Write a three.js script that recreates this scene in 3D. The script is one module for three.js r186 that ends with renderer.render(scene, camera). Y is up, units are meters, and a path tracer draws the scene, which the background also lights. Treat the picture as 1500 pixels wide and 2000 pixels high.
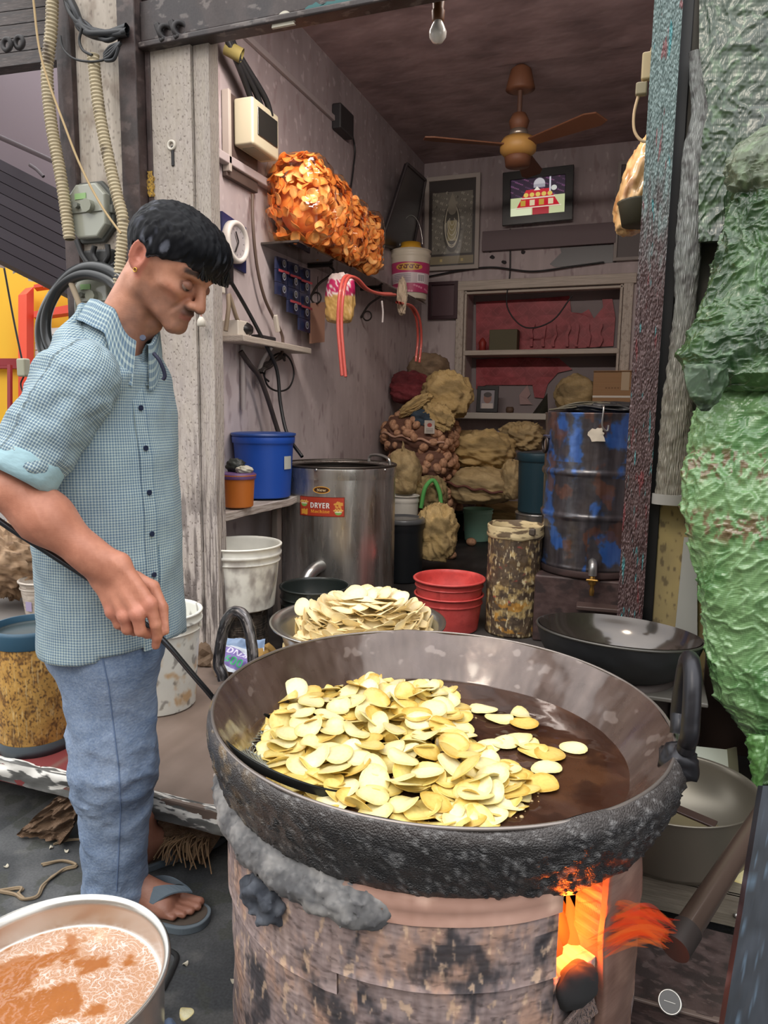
import * as THREE from 'three';
import { RoundedBoxGeometry } from 'three/addons/geometries/RoundedBoxGeometry.js';
import { mergeGeometries, mergeVertices } from 'three/addons/utils/BufferGeometryUtils.js';
import { ImprovedNoise } from 'three/addons/math/ImprovedNoise.js';
import { RectAreaLightUniformsLib } from 'three/addons/lights/RectAreaLightUniformsLib.js';

// ---------- camera, sky, exposure ----------
const scene = new THREE.Scene();
const FPX = 1400;
const camera = new THREE.PerspectiveCamera(2 * Math.atan(1000 / FPX) * 180 / Math.PI, 0.75, 0.03, 60);
camera.rotation.order = 'YXZ';
camera.position.set(0, 1.2, 0);
camera.rotation.set(-8.0 * Math.PI / 180, 20.1 * Math.PI / 180, 0.8 * Math.PI / 180);
camera.updateMatrixWorld(true);
const renderer = new THREE.WebGLRenderer({ antialias: true });
renderer.toneMapping = THREE.LinearToneMapping;
renderer.toneMappingExposure = 0.84;
renderer.shadowMap.enabled = true;
RectAreaLightUniformsLib.init();
{ // overcast sky with thin cloud
  const W = 256, H = 128, d = new Float32Array(W * H * 4), nz = new ImprovedNoise();
  for (let j = 0; j < H; j++) for (let i = 0; i < W; i++) {
    const el = ((j + 0.5) / H - 0.5) * Math.PI, az = (i + 0.5) / W * Math.PI * 2, s = Math.max(0, Math.sin(el));
    const x = Math.cos(az) * Math.cos(el), z = Math.sin(az) * Math.cos(el);
    const n = nz.noise(x * 3, s * 5, z * 3) * 0.5 + nz.noise(x * 7, s * 11, z * 7) * 0.25;
    const L = (0.75 + 1.5 * s) * (1 + 0.18 * n), b = Math.max(0, -n) * 0.35;
    d.set([L * (1 - b * 0.35), L * (1 - b * 0.1), L * (1 + b * 0.35), 1], (j * W + i) * 4);
  }
  const t = new THREE.DataTexture(d, W, H, THREE.RGBAFormat, THREE.FloatType);
  t.mapping = THREE.EquirectangularReflectionMapping; t.magFilter = t.minFilter = THREE.LinearFilter; t.needsUpdate = true;
  scene.background = t; scene.environment = t;
  scene.backgroundIntensity = 1.9; scene.environmentIntensity = 1.9;
}
{ // thin sun through the haze, from behind the viewer's left shoulder
  const s = new THREE.DirectionalLight(0xfff2de, 0.7); s.position.set(-2.2, 6.5, 4.2); s.target.position.set(-0.7, 0.6, -1.6);
  s.castShadow = true; s.shadow.radius = 22; s.shadow.mapSize.set(2048, 2048);
  Object.assign(s.shadow.camera, { left: -5, right: 5, top: 5, bottom: -5, near: 0.5, far: 20 });
  scene.add(s, s.target);
}

// ---------- helpers ----------
const V = (x, y, z) => new THREE.Vector3(x, y, z);
const ray = (x, y) => V((x - 750) / FPX, (1000 - y) / FPX, -1).applyQuaternion(camera.quaternion);
const at = (x, y, d) => camera.position.clone().addScaledVector(ray(x, y), d);
const atY = (x, y, Y) => { const r = ray(x, y); return camera.position.clone().addScaledVector(r, (Y - 1.2) / r.y); };
const atZ = (x, y, Z) => { const r = ray(x, y); return camera.position.clone().addScaledVector(r, Z / r.z); };
const atX = (x, y, X) => { const r = ray(x, y); return camera.position.clone().addScaledVector(r, X / r.x); };
const FH = V(-Math.sin(20.1 * Math.PI / 180), 0, -Math.cos(20.1 * Math.PI / 180));
const RH = V(Math.cos(20.1 * Math.PI / 180), 0, -Math.sin(20.1 * Math.PI / 180));
const atW = (x, y, w) => { const r = ray(x, y); return camera.position.clone().addScaledVector(r, w / r.dot(FH)); };   // vertical plane w metres ahead
const depthOf = (p) => -p.clone().applyMatrix4(camera.matrixWorldInverse).z;
const rng = (s) => () => { s |= 0; s = s + 0x6D2B79F5 | 0; let t = Math.imul(s ^ s >>> 15, 1 | s); t = t + Math.imul(t ^ t >>> 7, 61 | t) ^ t; return ((t ^ t >>> 14) >>> 0) / 4294967296; };
const NZ = new ImprovedNoise();
const ns = (x, y, z) => NZ.noise(x + 31.7, y + 11.3, z + 7.9);
const fbm = (x, y, z, o = 4) => { let a = 0.5, s = 0; for (let i = 0; i < o; i++) { s += a * ns(x, y, z); x = x * 2.03 + 5.1; y = y * 2.03 + 1.7; z = z * 2.03 + 3.3; a *= 0.5; } return s; };
const ridge = (x, y, z, o = 3) => { let a = 0.5, s = 0; for (let i = 0; i < o; i++) { s += a * (1 - Math.abs(ns(x, y, z)) * 2); x = x * 2.1 + 5.1; y = y * 2.1 + 1.7; z = z * 2.1 + 3.3; a *= 0.5; } return s; };
const cl = (x, a = 0, b = 1) => Math.min(b, Math.max(a, x));
const ss = (a, b, x) => { const t = cl((x - a) / (b - a)); return t * t * (3 - 2 * t); };
const mix = (a, b, t) => a + (b - a) * t;
const mix3 = (a, b, t) => [mix(a[0], b[0], t), mix(a[1], b[1], t), mix(a[2], b[2], t)];
const s2l = (c) => { c /= 255; return c <= 0.04045 ? c / 12.92 : ((c + 0.055) / 1.055) ** 2.4; };
const lin = (c) => [s2l(c[0]), s2l(c[1]), s2l(c[2])];
function tex(w, h, fn, srgb = true) {
  const d = new Uint8Array(w * h * 4);
  for (let j = 0; j < h; j++) for (let i = 0; i < w; i++) { const c = fn((i + 0.5) / w, (j + 0.5) / h); const k = (j * w + i) * 4; d[k] = cl(c[0], 0, 255); d[k + 1] = cl(c[1], 0, 255); d[k + 2] = cl(c[2], 0, 255); d[k + 3] = 255; }
  const t = new THREE.DataTexture(d, w, h); t.wrapS = t.wrapT = THREE.RepeatWrapping; t.magFilter = THREE.LinearFilter; t.minFilter = THREE.LinearMipmapLinearFilter; t.generateMipmaps = true;
  if (srgb) t.colorSpace = THREE.SRGBColorSpace; t.needsUpdate = true; return t;
}
// grime(base, layers): each layer [colour, freqU, freqV, threshold, softness, amount]
function grime(w, h, base, layers, seed = 1, grain = 6) {
  return tex(w, h, (u, v) => {
    let c = base.slice(); const g = fbm(u * 9 + seed, v * 9, seed * 3.1, 4) * 34; c = [c[0] + g, c[1] + g, c[2] + g];
    layers.forEach(([col, fu, fv, th, so, am], i) => { const n = fbm(u * fu + i * 17.3 + seed * 2.7, v * fv + i * 5.9, seed + i, 4) + 0.5; c = mix3(c, col, ss(th, th + so, n) * am); });
    const r = ns(u * w * 0.7, v * h * 0.7, seed) * grain; return [c[0] + r, c[1] + r, c[2] + r];
  });
}
function bump(w, h, fn) { return tex(w, h, (u, v) => { const b = fn(u, v) * 255; return [b, b, b]; }, false); }
function canvasTex(w, h, draw) {
  const c = document.createElement('canvas'); c.width = w; c.height = h; draw(c.getContext('2d'), w, h);
  const t = new THREE.CanvasTexture(c); t.colorSpace = THREE.SRGBColorSpace; t.wrapS = t.wrapT = THREE.RepeatWrapping; return t;
}
function M(c, r = 0.7, o = {}) { return new THREE.MeshPhysicalMaterial({ color: o.map && c === null ? 0xffffff : c, roughness: r, side: THREE.DoubleSide, ...o }); }
const used = {};
function numbered(n) { const k = used[n] = (used[n] ?? -1) + 1; return k ? n + '_' + String(k).padStart(3, '0') : n; }
function tag(o, label, category, group) { o.userData.label = label; o.userData.category = category; if (group) o.userData.group = group; return o; }
function shadow(o) { o.castShadow = o.receiveShadow = true; return o; }
function thing(name, label, category, p = V(0, 0, 0), group) { const g = new THREE.Group(); g.name = numbered(name); g.position.copy(p); scene.add(g); return tag(g, label, category, group); }
function part(name, geo, mat, parent, p, rot) {
  const m = shadow(new THREE.Mesh(geo, mat)); m.name = name; if (p) m.position.set(p[0], p[1], p[2]); if (rot) m.rotation.set(rot[0], rot[1], rot[2]); parent.add(m); return m;
}
function solo(name, geo, mat, label, category, group) { const m = shadow(new THREE.Mesh(geo, mat)); m.name = numbered(name); scene.add(m); return tag(m, label, category, group); }
function struct(name, geo, mat, parent = scene) { const m = shadow(new THREE.Mesh(geo, mat)); m.name = parent === scene ? numbered(name) : name; if (parent === scene) m.userData.kind = 'structure'; parent.add(m); return m; }
function copyOf(o, label, group) { const c = o.clone(); c.name = numbered(o.name.replace(/_\d\d\d$/, '')); if (label) c.userData.label = label; if (group) c.userData.group = group; scene.add(c); return c; }
const box = (x0, y0, z0, x1, y1, z1, sx = 1, sy = 1, sz = 1) => new THREE.BoxGeometry(x1 - x0, y1 - y0, z1 - z0, sx, sy, sz).translate((x0 + x1) / 2, (y0 + y1) / 2, (z0 + z1) / 2);
const rbox = (w, h, d, r = 0.006, s = 2) => new RoundedBoxGeometry(w, h, d, s, Math.min(r, w / 2.01, h / 2.01, d / 2.01));
const rbox2 = (x0, y0, z0, x1, y1, z1, r = 0.006) => rbox(x1 - x0, y1 - y0, z1 - z0, r).translate((x0 + x1) / 2, (y0 + y1) / 2, (z0 + z1) / 2);
const merge = (a) => mergeGeometries(a.map((g) => { const q = g.index ? g.toNonIndexed() : g; for (const k of Object.keys(q.attributes)) if (!['position', 'normal', 'uv'].includes(k)) q.deleteAttribute(k); return q; }));
function muv(g0, s = 1, off = 0) { // uv in metres from the dominant normal
  const g = g0.index ? g0.toNonIndexed() : g0, p = g.attributes.position, n = g.attributes.normal, uv = new Float32Array(p.count * 2);
  for (let i = 0; i < p.count; i++) { const a = Math.abs(n.getX(i)), b = Math.abs(n.getY(i)), c = Math.abs(n.getZ(i)), x = p.getX(i), y = p.getY(i), z = p.getZ(i); const q = b >= a && b >= c ? [x, z] : a >= c ? [z, y] : [x, y]; uv[2 * i] = q[0] * s + off; uv[2 * i + 1] = q[1] * s + off; }
  g.setAttribute('uv', new THREE.BufferAttribute(uv, 2)); return g;
}
function warp(g, fn) { const p = g.attributes.position, v = V(); for (let i = 0; i < p.count; i++) { v.fromBufferAttribute(p, i); fn(v, i); p.setXYZ(i, v.x, v.y, v.z); } g.computeVertexNormals(); return g; }
function weldWarp(g, fn) { g.deleteAttribute('normal'); g.deleteAttribute('uv'); const m = mergeVertices(g, 1e-5); return warp(m, fn); }
function vcol(g, fn) { const p = g.attributes.position, n = g.attributes.normal, c = new Float32Array(p.count * 3), v = V(), w = V(); for (let i = 0; i < p.count; i++) { v.fromBufferAttribute(p, i); w.fromBufferAttribute(n, i); c.set(fn(v, w), i * 3); } g.setAttribute('color', new THREE.BufferAttribute(c, 3)); return g; }
const lathe = (pts, seg = 48) => {
  const g = new THREE.LatheGeometry(pts.map((p) => new THREE.Vector2(Math.max(p[0], 1e-4), p[1])), seg), L = [0], uv = g.attributes.uv, n = pts.length;
  for (let i = 1; i < n; i++) L.push(L[i - 1] + Math.hypot(pts[i][0] - pts[i - 1][0], pts[i][1] - pts[i - 1][1]));
  for (let i = 0; i < uv.count; i++) uv.setY(i, L[i % n] / L[n - 1]); return g;   // v by arc length
};
const tube = (pts, r, seg = 40, rs = 8, closed = false) => new THREE.TubeGeometry(new THREE.CatmullRomCurve3(pts.map((p) => p.isVector3 ? p : V(...p)), closed, 'centripetal'), seg, r, rs, closed);
const rod = (a, b, r, r2 = r, seg = 14) => { const d = b.clone().sub(a), g = new THREE.CylinderGeometry(r2, r, d.length(), seg); g.translate(0, d.length() / 2, 0); g.applyQuaternion(new THREE.Quaternion().setFromUnitVectors(V(0, 1, 0), d.normalize())); return g.translate(a.x, a.y, a.z); };
const cyl = (r, h, seg = 32, r2 = r) => new THREE.CylinderGeometry(r, r2, h, seg);
const sph = (r, x = 0, y = 0, z = 0, a = 16, b = 12) => new THREE.SphereGeometry(r, a, b).translate(x, y, z);
// a slab whose front face has the four given corners (anticlockwise seen from the front)
function slab(a, b, c, d, th, n = 1, fn) {
  const nrm = b.clone().sub(a).cross(d.clone().sub(a)).normalize(), w = a.distanceTo(b), h = a.distanceTo(d);
  const g = new THREE.BoxGeometry(1, 1, 1, n, n, 1); const p = g.attributes.position, v = V();
  for (let i = 0; i < p.count; i++) {
    const u = p.getX(i) + 0.5, t = p.getY(i) + 0.5, z = p.getZ(i) - 0.5;
    v.copy(a).lerp(b, u).lerp(d.clone().lerp(c, u), t).addScaledVector(nrm, z * th + (fn && z > -0.5 ? fn(u, t) : 0)); p.setXYZ(i, v.x, v.y, v.z);
  }
  g.computeVertexNormals(); const uv = g.attributes.uv; for (let i = 0; i < uv.count; i++) uv.setXY(i, uv.getX(i), uv.getY(i)); return g;
}
// surface nets over a distance field
function nets(fn, mn, mx, c) {
  const n = [0, 1, 2].map((i) => Math.ceil((mx[i] - mn[i]) / c) + 1), [nx, ny, nz] = n, val = new Float32Array(nx * ny * nz), id = (i, j, k) => (k * ny + j) * nx + i, B = 4;
  for (let bk = 0; bk < nz; bk += B) for (let bj = 0; bj < ny; bj += B) for (let bi = 0; bi < nx; bi += B) {
    const d = fn(mn[0] + (bi + 1.5) * c, mn[1] + (bj + 1.5) * c, mn[2] + (bk + 1.5) * c), far = Math.abs(d) > B * c * 1.5 + 0.012;
    for (let k = bk; k < Math.min(nz, bk + B); k++) for (let j = bj; j < Math.min(ny, bj + B); j++) for (let i = bi; i < Math.min(nx, bi + B); i++) val[id(i, j, k)] = far ? d : fn(mn[0] + i * c, mn[1] + j * c, mn[2] + k * c);
  }
  const pos = [], idx = [], cell = new Int32Array(nx * ny * nz).fill(-1);
  for (let k = 0; k < nz - 1; k++) for (let j = 0; j < ny - 1; j++) for (let i = 0; i < nx - 1; i++) {
    let m = 0; for (let q = 0; q < 8; q++) if (val[id(i + (q & 1), j + (q >> 1 & 1), k + (q >> 2))] < 0) m |= 1 << q;
    if (m === 0 || m === 255) continue;
    let x = 0, y = 0, z = 0, s = 0;
    for (let q = 0; q < 8; q++) for (const ax of [1, 2, 4]) if (!(q & ax)) { const r = q | ax; if ((m >> q & 1) !== (m >> r & 1)) { const a = val[id(i + (q & 1), j + (q >> 1 & 1), k + (q >> 2))], b = val[id(i + (r & 1), j + (r >> 1 & 1), k + (r >> 2))], t = a / (a - b); x += (q & 1) + (ax === 1 ? t : 0); y += (q >> 1 & 1) + (ax === 2 ? t : 0); z += (q >> 2) + (ax === 4 ? t : 0); s++; } }
    cell[id(i, j, k)] = pos.length / 3; pos.push(mn[0] + (i + x / s) * c, mn[1] + (j + y / s) * c, mn[2] + (k + z / s) * c);
  }
  const quad = (a, b, e, d, fl) => { if (a < 0 || b < 0 || e < 0 || d < 0) return; if (fl) idx.push(a, e, b, a, d, e); else idx.push(a, b, e, a, e, d); };
  for (let k = 1; k < nz - 1; k++) for (let j = 1; j < ny - 1; j++) for (let i = 1; i < nx - 1; i++) {
    const v0 = val[id(i, j, k)] < 0;
    if (v0 !== val[id(i + 1, j, k)] < 0) quad(cell[id(i, j - 1, k - 1)], cell[id(i, j, k - 1)], cell[id(i, j, k)], cell[id(i, j - 1, k)], !v0);
    if (v0 !== val[id(i, j + 1, k)] < 0) quad(cell[id(i - 1, j, k - 1)], cell[id(i - 1, j, k)], cell[id(i, j, k)], cell[id(i, j, k - 1)], !v0);
    if (v0 !== val[id(i, j, k + 1)] < 0) quad(cell[id(i - 1, j - 1, k)], cell[id(i, j - 1, k)], cell[id(i, j, k)], cell[id(i - 1, j, k)], !v0);
  }
  const g = new THREE.BufferGeometry(); g.setAttribute('position', new THREE.BufferAttribute(new Float32Array(pos), 3)); g.setIndex(idx); g.computeVertexNormals(); return g;
}
const smin = (a, b, k) => { const h = Math.max(k - Math.abs(a - b), 0) / k; return Math.min(a, b) - h * h * k * 0.25; };
const smax = (a, b, k) => -smin(-a, -b, k);
const capS = (px, py, pz, a, b, ra, rb) => { const bx = b.x - a.x, by = b.y - a.y, bz = b.z - a.z, qx = px - a.x, qy = py - a.y, qz = pz - a.z, t = cl((qx * bx + qy * by + qz * bz) / (bx * bx + by * by + bz * bz + 1e-9)); return Math.hypot(qx - bx * t, qy - by * t, qz - bz * t) - (ra + (rb - ra) * t); };
const ellS = (x, y, z, a, b, c) => { const k = Math.hypot(x / a, y / b, z / c), m = Math.hypot(x / (a * a), y / (b * b), z / (c * c)); return m < 1e-9 ? -Math.min(a, b, c) : k * (k - 1) / m; };
// upright round vessel seen between columns x0 and x1, rim centre at row yt, front of its foot at row yb on the plane Y
function vessel(x0, x1, yt, yb, Y, k = 1) {
  const cx = (x0 + x1) / 2, f = atY(cx, yb, Y); let r = 0.15, c = f;
  for (let i = 0; i < 6; i++) { const away = V(f.x, 0, f.z).normalize(); c = f.clone().addScaledVector(away, r * k); r = (x1 - x0) / 2 * depthOf(c) / FPX; }
  const top = atW(cx, yt, V(c.x, 0, c.z).dot(FH)); return { p: V(c.x, Y, c.z), r, h: top.y - Y };
}
// lathe profile of an open pail: outer wall, rim bands, inner wall
function pail(r, rb, h, o = {}) {
  const t = o.t ?? 0.004, b = [[0.001, 0], [rb - 0.006, 0], [rb, 0.006]], bands = o.bands ?? [], R = (y) => rb + (r - rb) * y / h;
  for (const [y0, y1, d] of bands) b.push([R(y0), y0], [R(y0) + d, y0 + 0.003], [R(y1) + d, y1 - 0.003], [R(y1), y1]);
  const l = o.lip ?? 0.006; b.push([r, h - l * 1.6], [r + l, h - l * 1.3], [r + l * 1.1, h - l * 0.5], [r + l * 0.5, h], [r - t, h - 0.002], [r - t, h - l * 2], [rb - t, o.floor ?? 0.008], [0.001, o.floor ?? 0.008]);
  return lathe(b, o.seg ?? 48);
}

// ---------- the place: street, shop shell, neighbours ----------
const HP = 0.2, ZF = -2.3, XL = -1.85, ZB = -5.9, YC = 3.2;
const T = {};
T.street = grime(512, 512, [78, 79, 80], [[[52, 54, 56], 5, 5, 0.5, 0.2, 0.8], [[104, 102, 98], 9, 9, 0.6, 0.12, 0.5], [[60, 62, 56], 20, 20, 0.62, 0.05, 0.6]], 3, 16);
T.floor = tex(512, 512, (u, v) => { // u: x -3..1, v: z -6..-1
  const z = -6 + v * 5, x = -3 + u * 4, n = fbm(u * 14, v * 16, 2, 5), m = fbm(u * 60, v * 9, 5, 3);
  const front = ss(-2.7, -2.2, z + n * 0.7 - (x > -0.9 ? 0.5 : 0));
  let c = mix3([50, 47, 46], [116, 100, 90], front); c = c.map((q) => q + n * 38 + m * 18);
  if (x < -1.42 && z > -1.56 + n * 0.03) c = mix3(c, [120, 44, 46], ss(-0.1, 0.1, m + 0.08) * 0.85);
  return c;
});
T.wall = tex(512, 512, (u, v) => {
  const n = fbm(u * 8, v * 5, 1, 4), s = fbm(u * 46, v * 3.2, 8, 4), d = fbm(u * 70, v * 22, 4, 3), soot = ss(0.45, 0.95, v + n * 0.25);  // darker towards the top: soot plus the upper wall's shade painted into the colour
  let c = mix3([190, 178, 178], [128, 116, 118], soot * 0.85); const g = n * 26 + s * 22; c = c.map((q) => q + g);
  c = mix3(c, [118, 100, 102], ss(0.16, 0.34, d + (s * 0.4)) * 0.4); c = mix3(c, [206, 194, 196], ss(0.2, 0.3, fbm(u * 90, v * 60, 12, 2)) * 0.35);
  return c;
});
T.wallB = bump(256, 256, (u, v) => 0.5 + fbm(u * 30, v * 12, 2, 4) * 0.5);
T.plank = tex(256, 1024, (u, v) => {
  const n = fbm(u * 3, v * 20, 3, 4), st = fbm(u * 18, v * 14, 7, 4), hole = ss(0.2, 0.3, fbm(u * 20, v * 240, 9, 3));
  let c = mix3([184, 174, 168], [166, 156, 144], cl(v * 0.9 + n)); c = c.map((q) => q + n * 22 + st * 14); c = mix3(c, [126, 114, 108], hole * 0.5);
  c = mix3(c, [70, 62, 60], ss(0.5, 0.05, v) * ss(-0.05, 0.2, fbm(u * 6, v * 14, 5, 4)) * 0.7); return c;
});
T.plankB = bump(256, 1024, (u, v) => 0.6 + fbm(u * 10, v * 60, 7, 4) * 0.6 - ss(0.2, 0.3, fbm(u * 20, v * 240, 9, 3)) * 0.3);
T.ceil = tex(512, 512, (u, v) => { const n = fbm(u * 7, v * 9, 4, 5), r = ridge(u * 6, v * 14, 2, 3); const c = [140 + n * 60, 119 + n * 54, 120 + n * 54]; return mix3(c, [164, 144, 144], ss(0.62, 0.82, r) * 0.4); });
T.ceilB = bump(256, 256, (u, v) => 0.5 + fbm(u * 10, v * 14, 2, 4) * 0.6);
T.brown = grime(256, 256, [74, 60, 58], [[[46, 38, 37], 6, 6, 0.45, 0.2, 0.8], [[104, 90, 86], 14, 20, 0.66, 0.1, 0.5]], 6, 10);
T.shut = grime(256, 256, [64, 55, 54], [[[48, 44, 46], 6, 4, 0.45, 0.2, 0.8], [[140, 132, 126], 16, 30, 0.68, 0.06, 0.5]], 8, 10);
T.col = grime(256, 512, [190, 180, 168], [[[146, 132, 120], 3, 34, 0.5, 0.3, 0.6], [[112, 102, 94], 16, 260, 0.68, 0.1, 0.5]], 5, 6);
T.gran = bump(256, 256, (u, v) => 0.5 + ns(u * 60, v * 60, 1) * 0.3 + ns(u * 110, v * 110, 4) * 0.3);
const mStreet = M(null, 0.85, { map: T.street }), mFloor = M(null, 0.55, { map: T.floor, bumpMap: T.wallB, bumpScale: 0.004 });
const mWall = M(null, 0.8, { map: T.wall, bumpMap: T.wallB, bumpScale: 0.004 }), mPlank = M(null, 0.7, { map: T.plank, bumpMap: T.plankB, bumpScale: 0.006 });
const mCeil = M(null, 0.7, { map: T.ceil, bumpMap: T.ceilB, bumpScale: 0.012 }), mBrown = M(null, 0.5, { map: T.brown, bumpMap: T.wallB, bumpScale: 0.004 });
const mShut = M(null, 0.45, { map: T.shut, metalness: 0.1 }), mCol = M(null, 0.85, { map: T.col, bumpMap: T.wallB, bumpScale: 0.004 });
const mDark = M(0x2a2728, 0.6), mBlack = M(0x141416, 0.5), mOff = M(0xcfc8bb, 0.6), mSteel = M(0xb9b9b6, 0.28, { metalness: 0.9 });
struct('ground', muv(box(-7, -0.1, -7, 4, 0, 6.5), 0.6), mStreet);
{ // raised shop floor: a thin overhanging slab, notched round the stove
  const s = new THREE.Shape(), P = [[-6, 1.44], [-0.86, 1.44], [-0.82, 1.86], [1.6, 1.86], [1.6, 6.2], [-6, 6.2]];
  P.forEach(([x, y], i) => (i ? s.lineTo(x, y) : s.moveTo(x, y)));
  const g = new THREE.ExtrudeGeometry(s, { depth: 0.055, bevelEnabled: true, bevelSize: 0.006, bevelThickness: 0.006, bevelSegments: 2 });
  g.rotateX(-Math.PI / 2); g.translate(0, HP - 0.061, 0);
  const p = g.attributes.position, uv = g.attributes.uv; for (let i = 0; i < p.count; i++) uv.setXY(i, (p.getX(i) + 3) / 4, (p.getZ(i) + 6) / 5);
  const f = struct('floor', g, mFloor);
  const strip = box(-6, HP - 0.06, -1.452, -0.862, HP + 0.002, -1.43, 400, 6, 2);
  warp(strip, (v) => { const n = fbm(v.x * 9, v.y * 30, v.z * 20, 4); v.z += n * 0.03 * (v.z > -1.44 ? 1 : 0); v.y += n * 0.012; });
  const tS = tex(1024, 64, (u, v) => { const n = fbm(u * 60, v * 2.6, 3, 5), w = ss(0.02, 0.1, n + (v - 0.55) * 0.5); return mix3([96 + n * 40, 96 + n * 40, 94 + n * 40], [222, 220, 214], w); });
  struct('edge_paint', strip, M(null, 0.8, { map: tS }), f);
  struct('riser', muv(box(-6, 0, -1.9, 1.6, HP - 0.06, -1.75)), mDark, f);
}
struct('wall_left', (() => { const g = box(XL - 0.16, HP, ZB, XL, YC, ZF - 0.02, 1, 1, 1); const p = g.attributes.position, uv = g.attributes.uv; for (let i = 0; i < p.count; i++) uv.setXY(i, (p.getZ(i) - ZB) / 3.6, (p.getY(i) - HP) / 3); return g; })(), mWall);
const nA = atZ(912, 566, ZB), nB = atZ(1222, 545, ZB), nS = atZ(908, 806, ZB), NX0 = nA.x, NX1 = nB.x + 0.05, NY1 = 2.18, NY0 = 1.2;
{ // back wall with a recessed niche
  const s = new THREE.Shape([[XL - 0.1, HP], [0.6, HP], [0.6, YC], [XL - 0.1, YC]].map((q) => new THREE.Vector2(...q)));
  s.holes.push(new THREE.Path([[NX0, NY0], [NX0, NY1], [NX1, NY1], [NX1, NY0]].map((q) => new THREE.Vector2(...q))));
  const g = new THREE.ExtrudeGeometry(s, { depth: 0.26, bevelEnabled: false }); g.translate(0, 0, ZB - 0.26);
  const p = g.attributes.position, uv = g.attributes.uv; for (let i = 0; i < p.count; i++) uv.setXY(i, p.getX(i) / 3.1, (p.getY(i) - HP) / 3.6);
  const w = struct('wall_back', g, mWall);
  struct('niche_back', muv(box(NX0 - 0.05, NY0 - 0.05, ZB - 0.3, NX1 + 0.05, NY1 + 0.05, ZB - 0.255), 0.3), M(0x8d8384, 0.8), w);
}
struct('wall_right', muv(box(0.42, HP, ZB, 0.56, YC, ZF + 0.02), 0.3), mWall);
struct('ceiling', (() => { const g = muv(box(XL - 0.2, YC, ZB - 0.3, 0.7, YC + 0.12, ZF - 0.1), 0.45); return g; })(), mCeil);
// upper building front over the shutter, side jamb on the right
struct('wall_front', muv(box(-2.4, 2.9, ZF - 0.16, 1.9, 4.6, ZF), 0.4), mCol);
{ // left pillar of the shop: two painted boards, one to the street and one round the corner
  const x0 = atZ(297, 400, ZF).x, x1 = atZ(380, 500, ZF).x, w = struct('pillar', (() => { const g = box(x0, HP, ZF - 0.14, x1, 2.9, ZF); return g; })(), mPlank);
  const g2 = box(x1 + 0.004, HP, ZF - 0.07, atZ(419, 600, ZF - 0.02).x, 2.9, ZF - 0.012, 1, 30, 1); warp(g2, (v) => { v.x += ns(v.y * 3, v.z * 4, 1) * 0.004; });
  struct('pillar_board', g2, mPlank, w);
  struct('keyhole_plate', new THREE.TorusGeometry(0.014, 0.005, 8, 20).translate(atZ(336, 284, ZF).x, atZ(336, 284, ZF).y, ZF + 0.003), mOff, w);
  struct('hasp_slot', rbox(0.012, 0.07, 0.006).translate(atZ(338, 305, ZF).x, atZ(338, 305, ZF).y, ZF + 0.002), mBlack, w);
  const sp = grime(64, 64, [190, 150, 60], [[[90, 70, 50], 9, 9, 0.5, 0.1, 0.9]], 4, 10);
  const sg = box(x0 - 0.012, atZ(300, 385, ZF).y, ZF - 0.01, x0 + 0.012, atZ(300, 335, ZF).y, ZF + 0.008, 4, 12, 2); warp(sg, (v) => { v.x += fbm(v.x * 60, v.y * 60, 1) * 0.02; });
  struct('yellow_chip', sg, M(null, 0.8, { map: sp }), w);
}
{ // steel shutter guide, left
  const a = atZ(251, 200, ZF).x, b = atZ(287, 200, ZF).x;
  const g = struct('trim_1', muv(merge([rbox2(a, HP, ZF - 0.05, b - 0.005, 3.1, ZF + 0.05, 0.004), rbox2(b - 0.002, HP, ZF - 0.06, b + 0.02, 3.1, ZF + 0.005, 0.003)])), mBrown);
}
{ // rolled shutter above the opening: bottom rail with a lip, then slats
  const xl = atZ(281, 90, ZF).x, xr = 0.05, yb = 2.46;
  const r = struct('shutter', muv(merge([rbox2(xl, yb + 0.025, ZF - 0.02, xr, yb + 0.16, ZF + 0.02, 0.006), rbox2(xl, yb, ZF - 0.03, xr, yb + 0.022, ZF + 0.035, 0.006)])), mShut);
  for (let i = 0; i < 5; i++) { const y = yb + 0.168 + i * 0.075; const s = lathe([[0.001, 0], [0.01, 0.004], [0.022, 0.03], [0.022, 0.045], [0.01, 0.07], [0.001, 0.073]], 12); struct('slat', muv(rbox2(xl, y, ZF - 0.012, xr, y + 0.07, ZF + 0.018, 0.016)), mShut, r); }
  const peel = box(-0.16, 0, 0, 0.12, 0.05, 0.01, 20, 8, 1); warp(peel, (v) => { v.x += fbm(v.x * 30, v.y * 40, 2) * 0.05; v.y *= 0.3 + 0.7 * Math.abs(Math.cos(v.x * 11)); });
  const pp = atZ(556, 38, ZF + 0.02); struct('paint_peel', peel.scale(0.3, 0.9, 1).translate(pp.x, pp.y - 0.02, ZF + 0.013), M(0xc9c4b4, 0.8), r);
  const teal = box(-0.22, 0, 0, 0.3, 0.02, 0.012, 40, 4, 1); warp(teal, (v) => { v.y += fbm(v.x * 40, v.y * 40, 5) * 0.03; });
  const tp = atZ(720, 4, ZF + 0.02); struct('teal_paint', teal.translate(tp.x, tp.y, ZF + 0.012), M(0x3c6a6a, 0.7), r);
  for (const [x, y] of [[322, 62], [350, 56]]) { const p = atZ(x, y, ZF + 0.03); struct('lock_loop', new THREE.TorusGeometry(0.022, 0.009, 8, 18).rotateY(0.7).translate(p.x, p.y, ZF + 0.025), mDark, r); struct('lock_plate', rbox(0.02, 0.07, 0.03).rotateZ(0.4).translate(p.x - 0.02, p.y, ZF + 0.025), mDark, r); }
}
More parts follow.
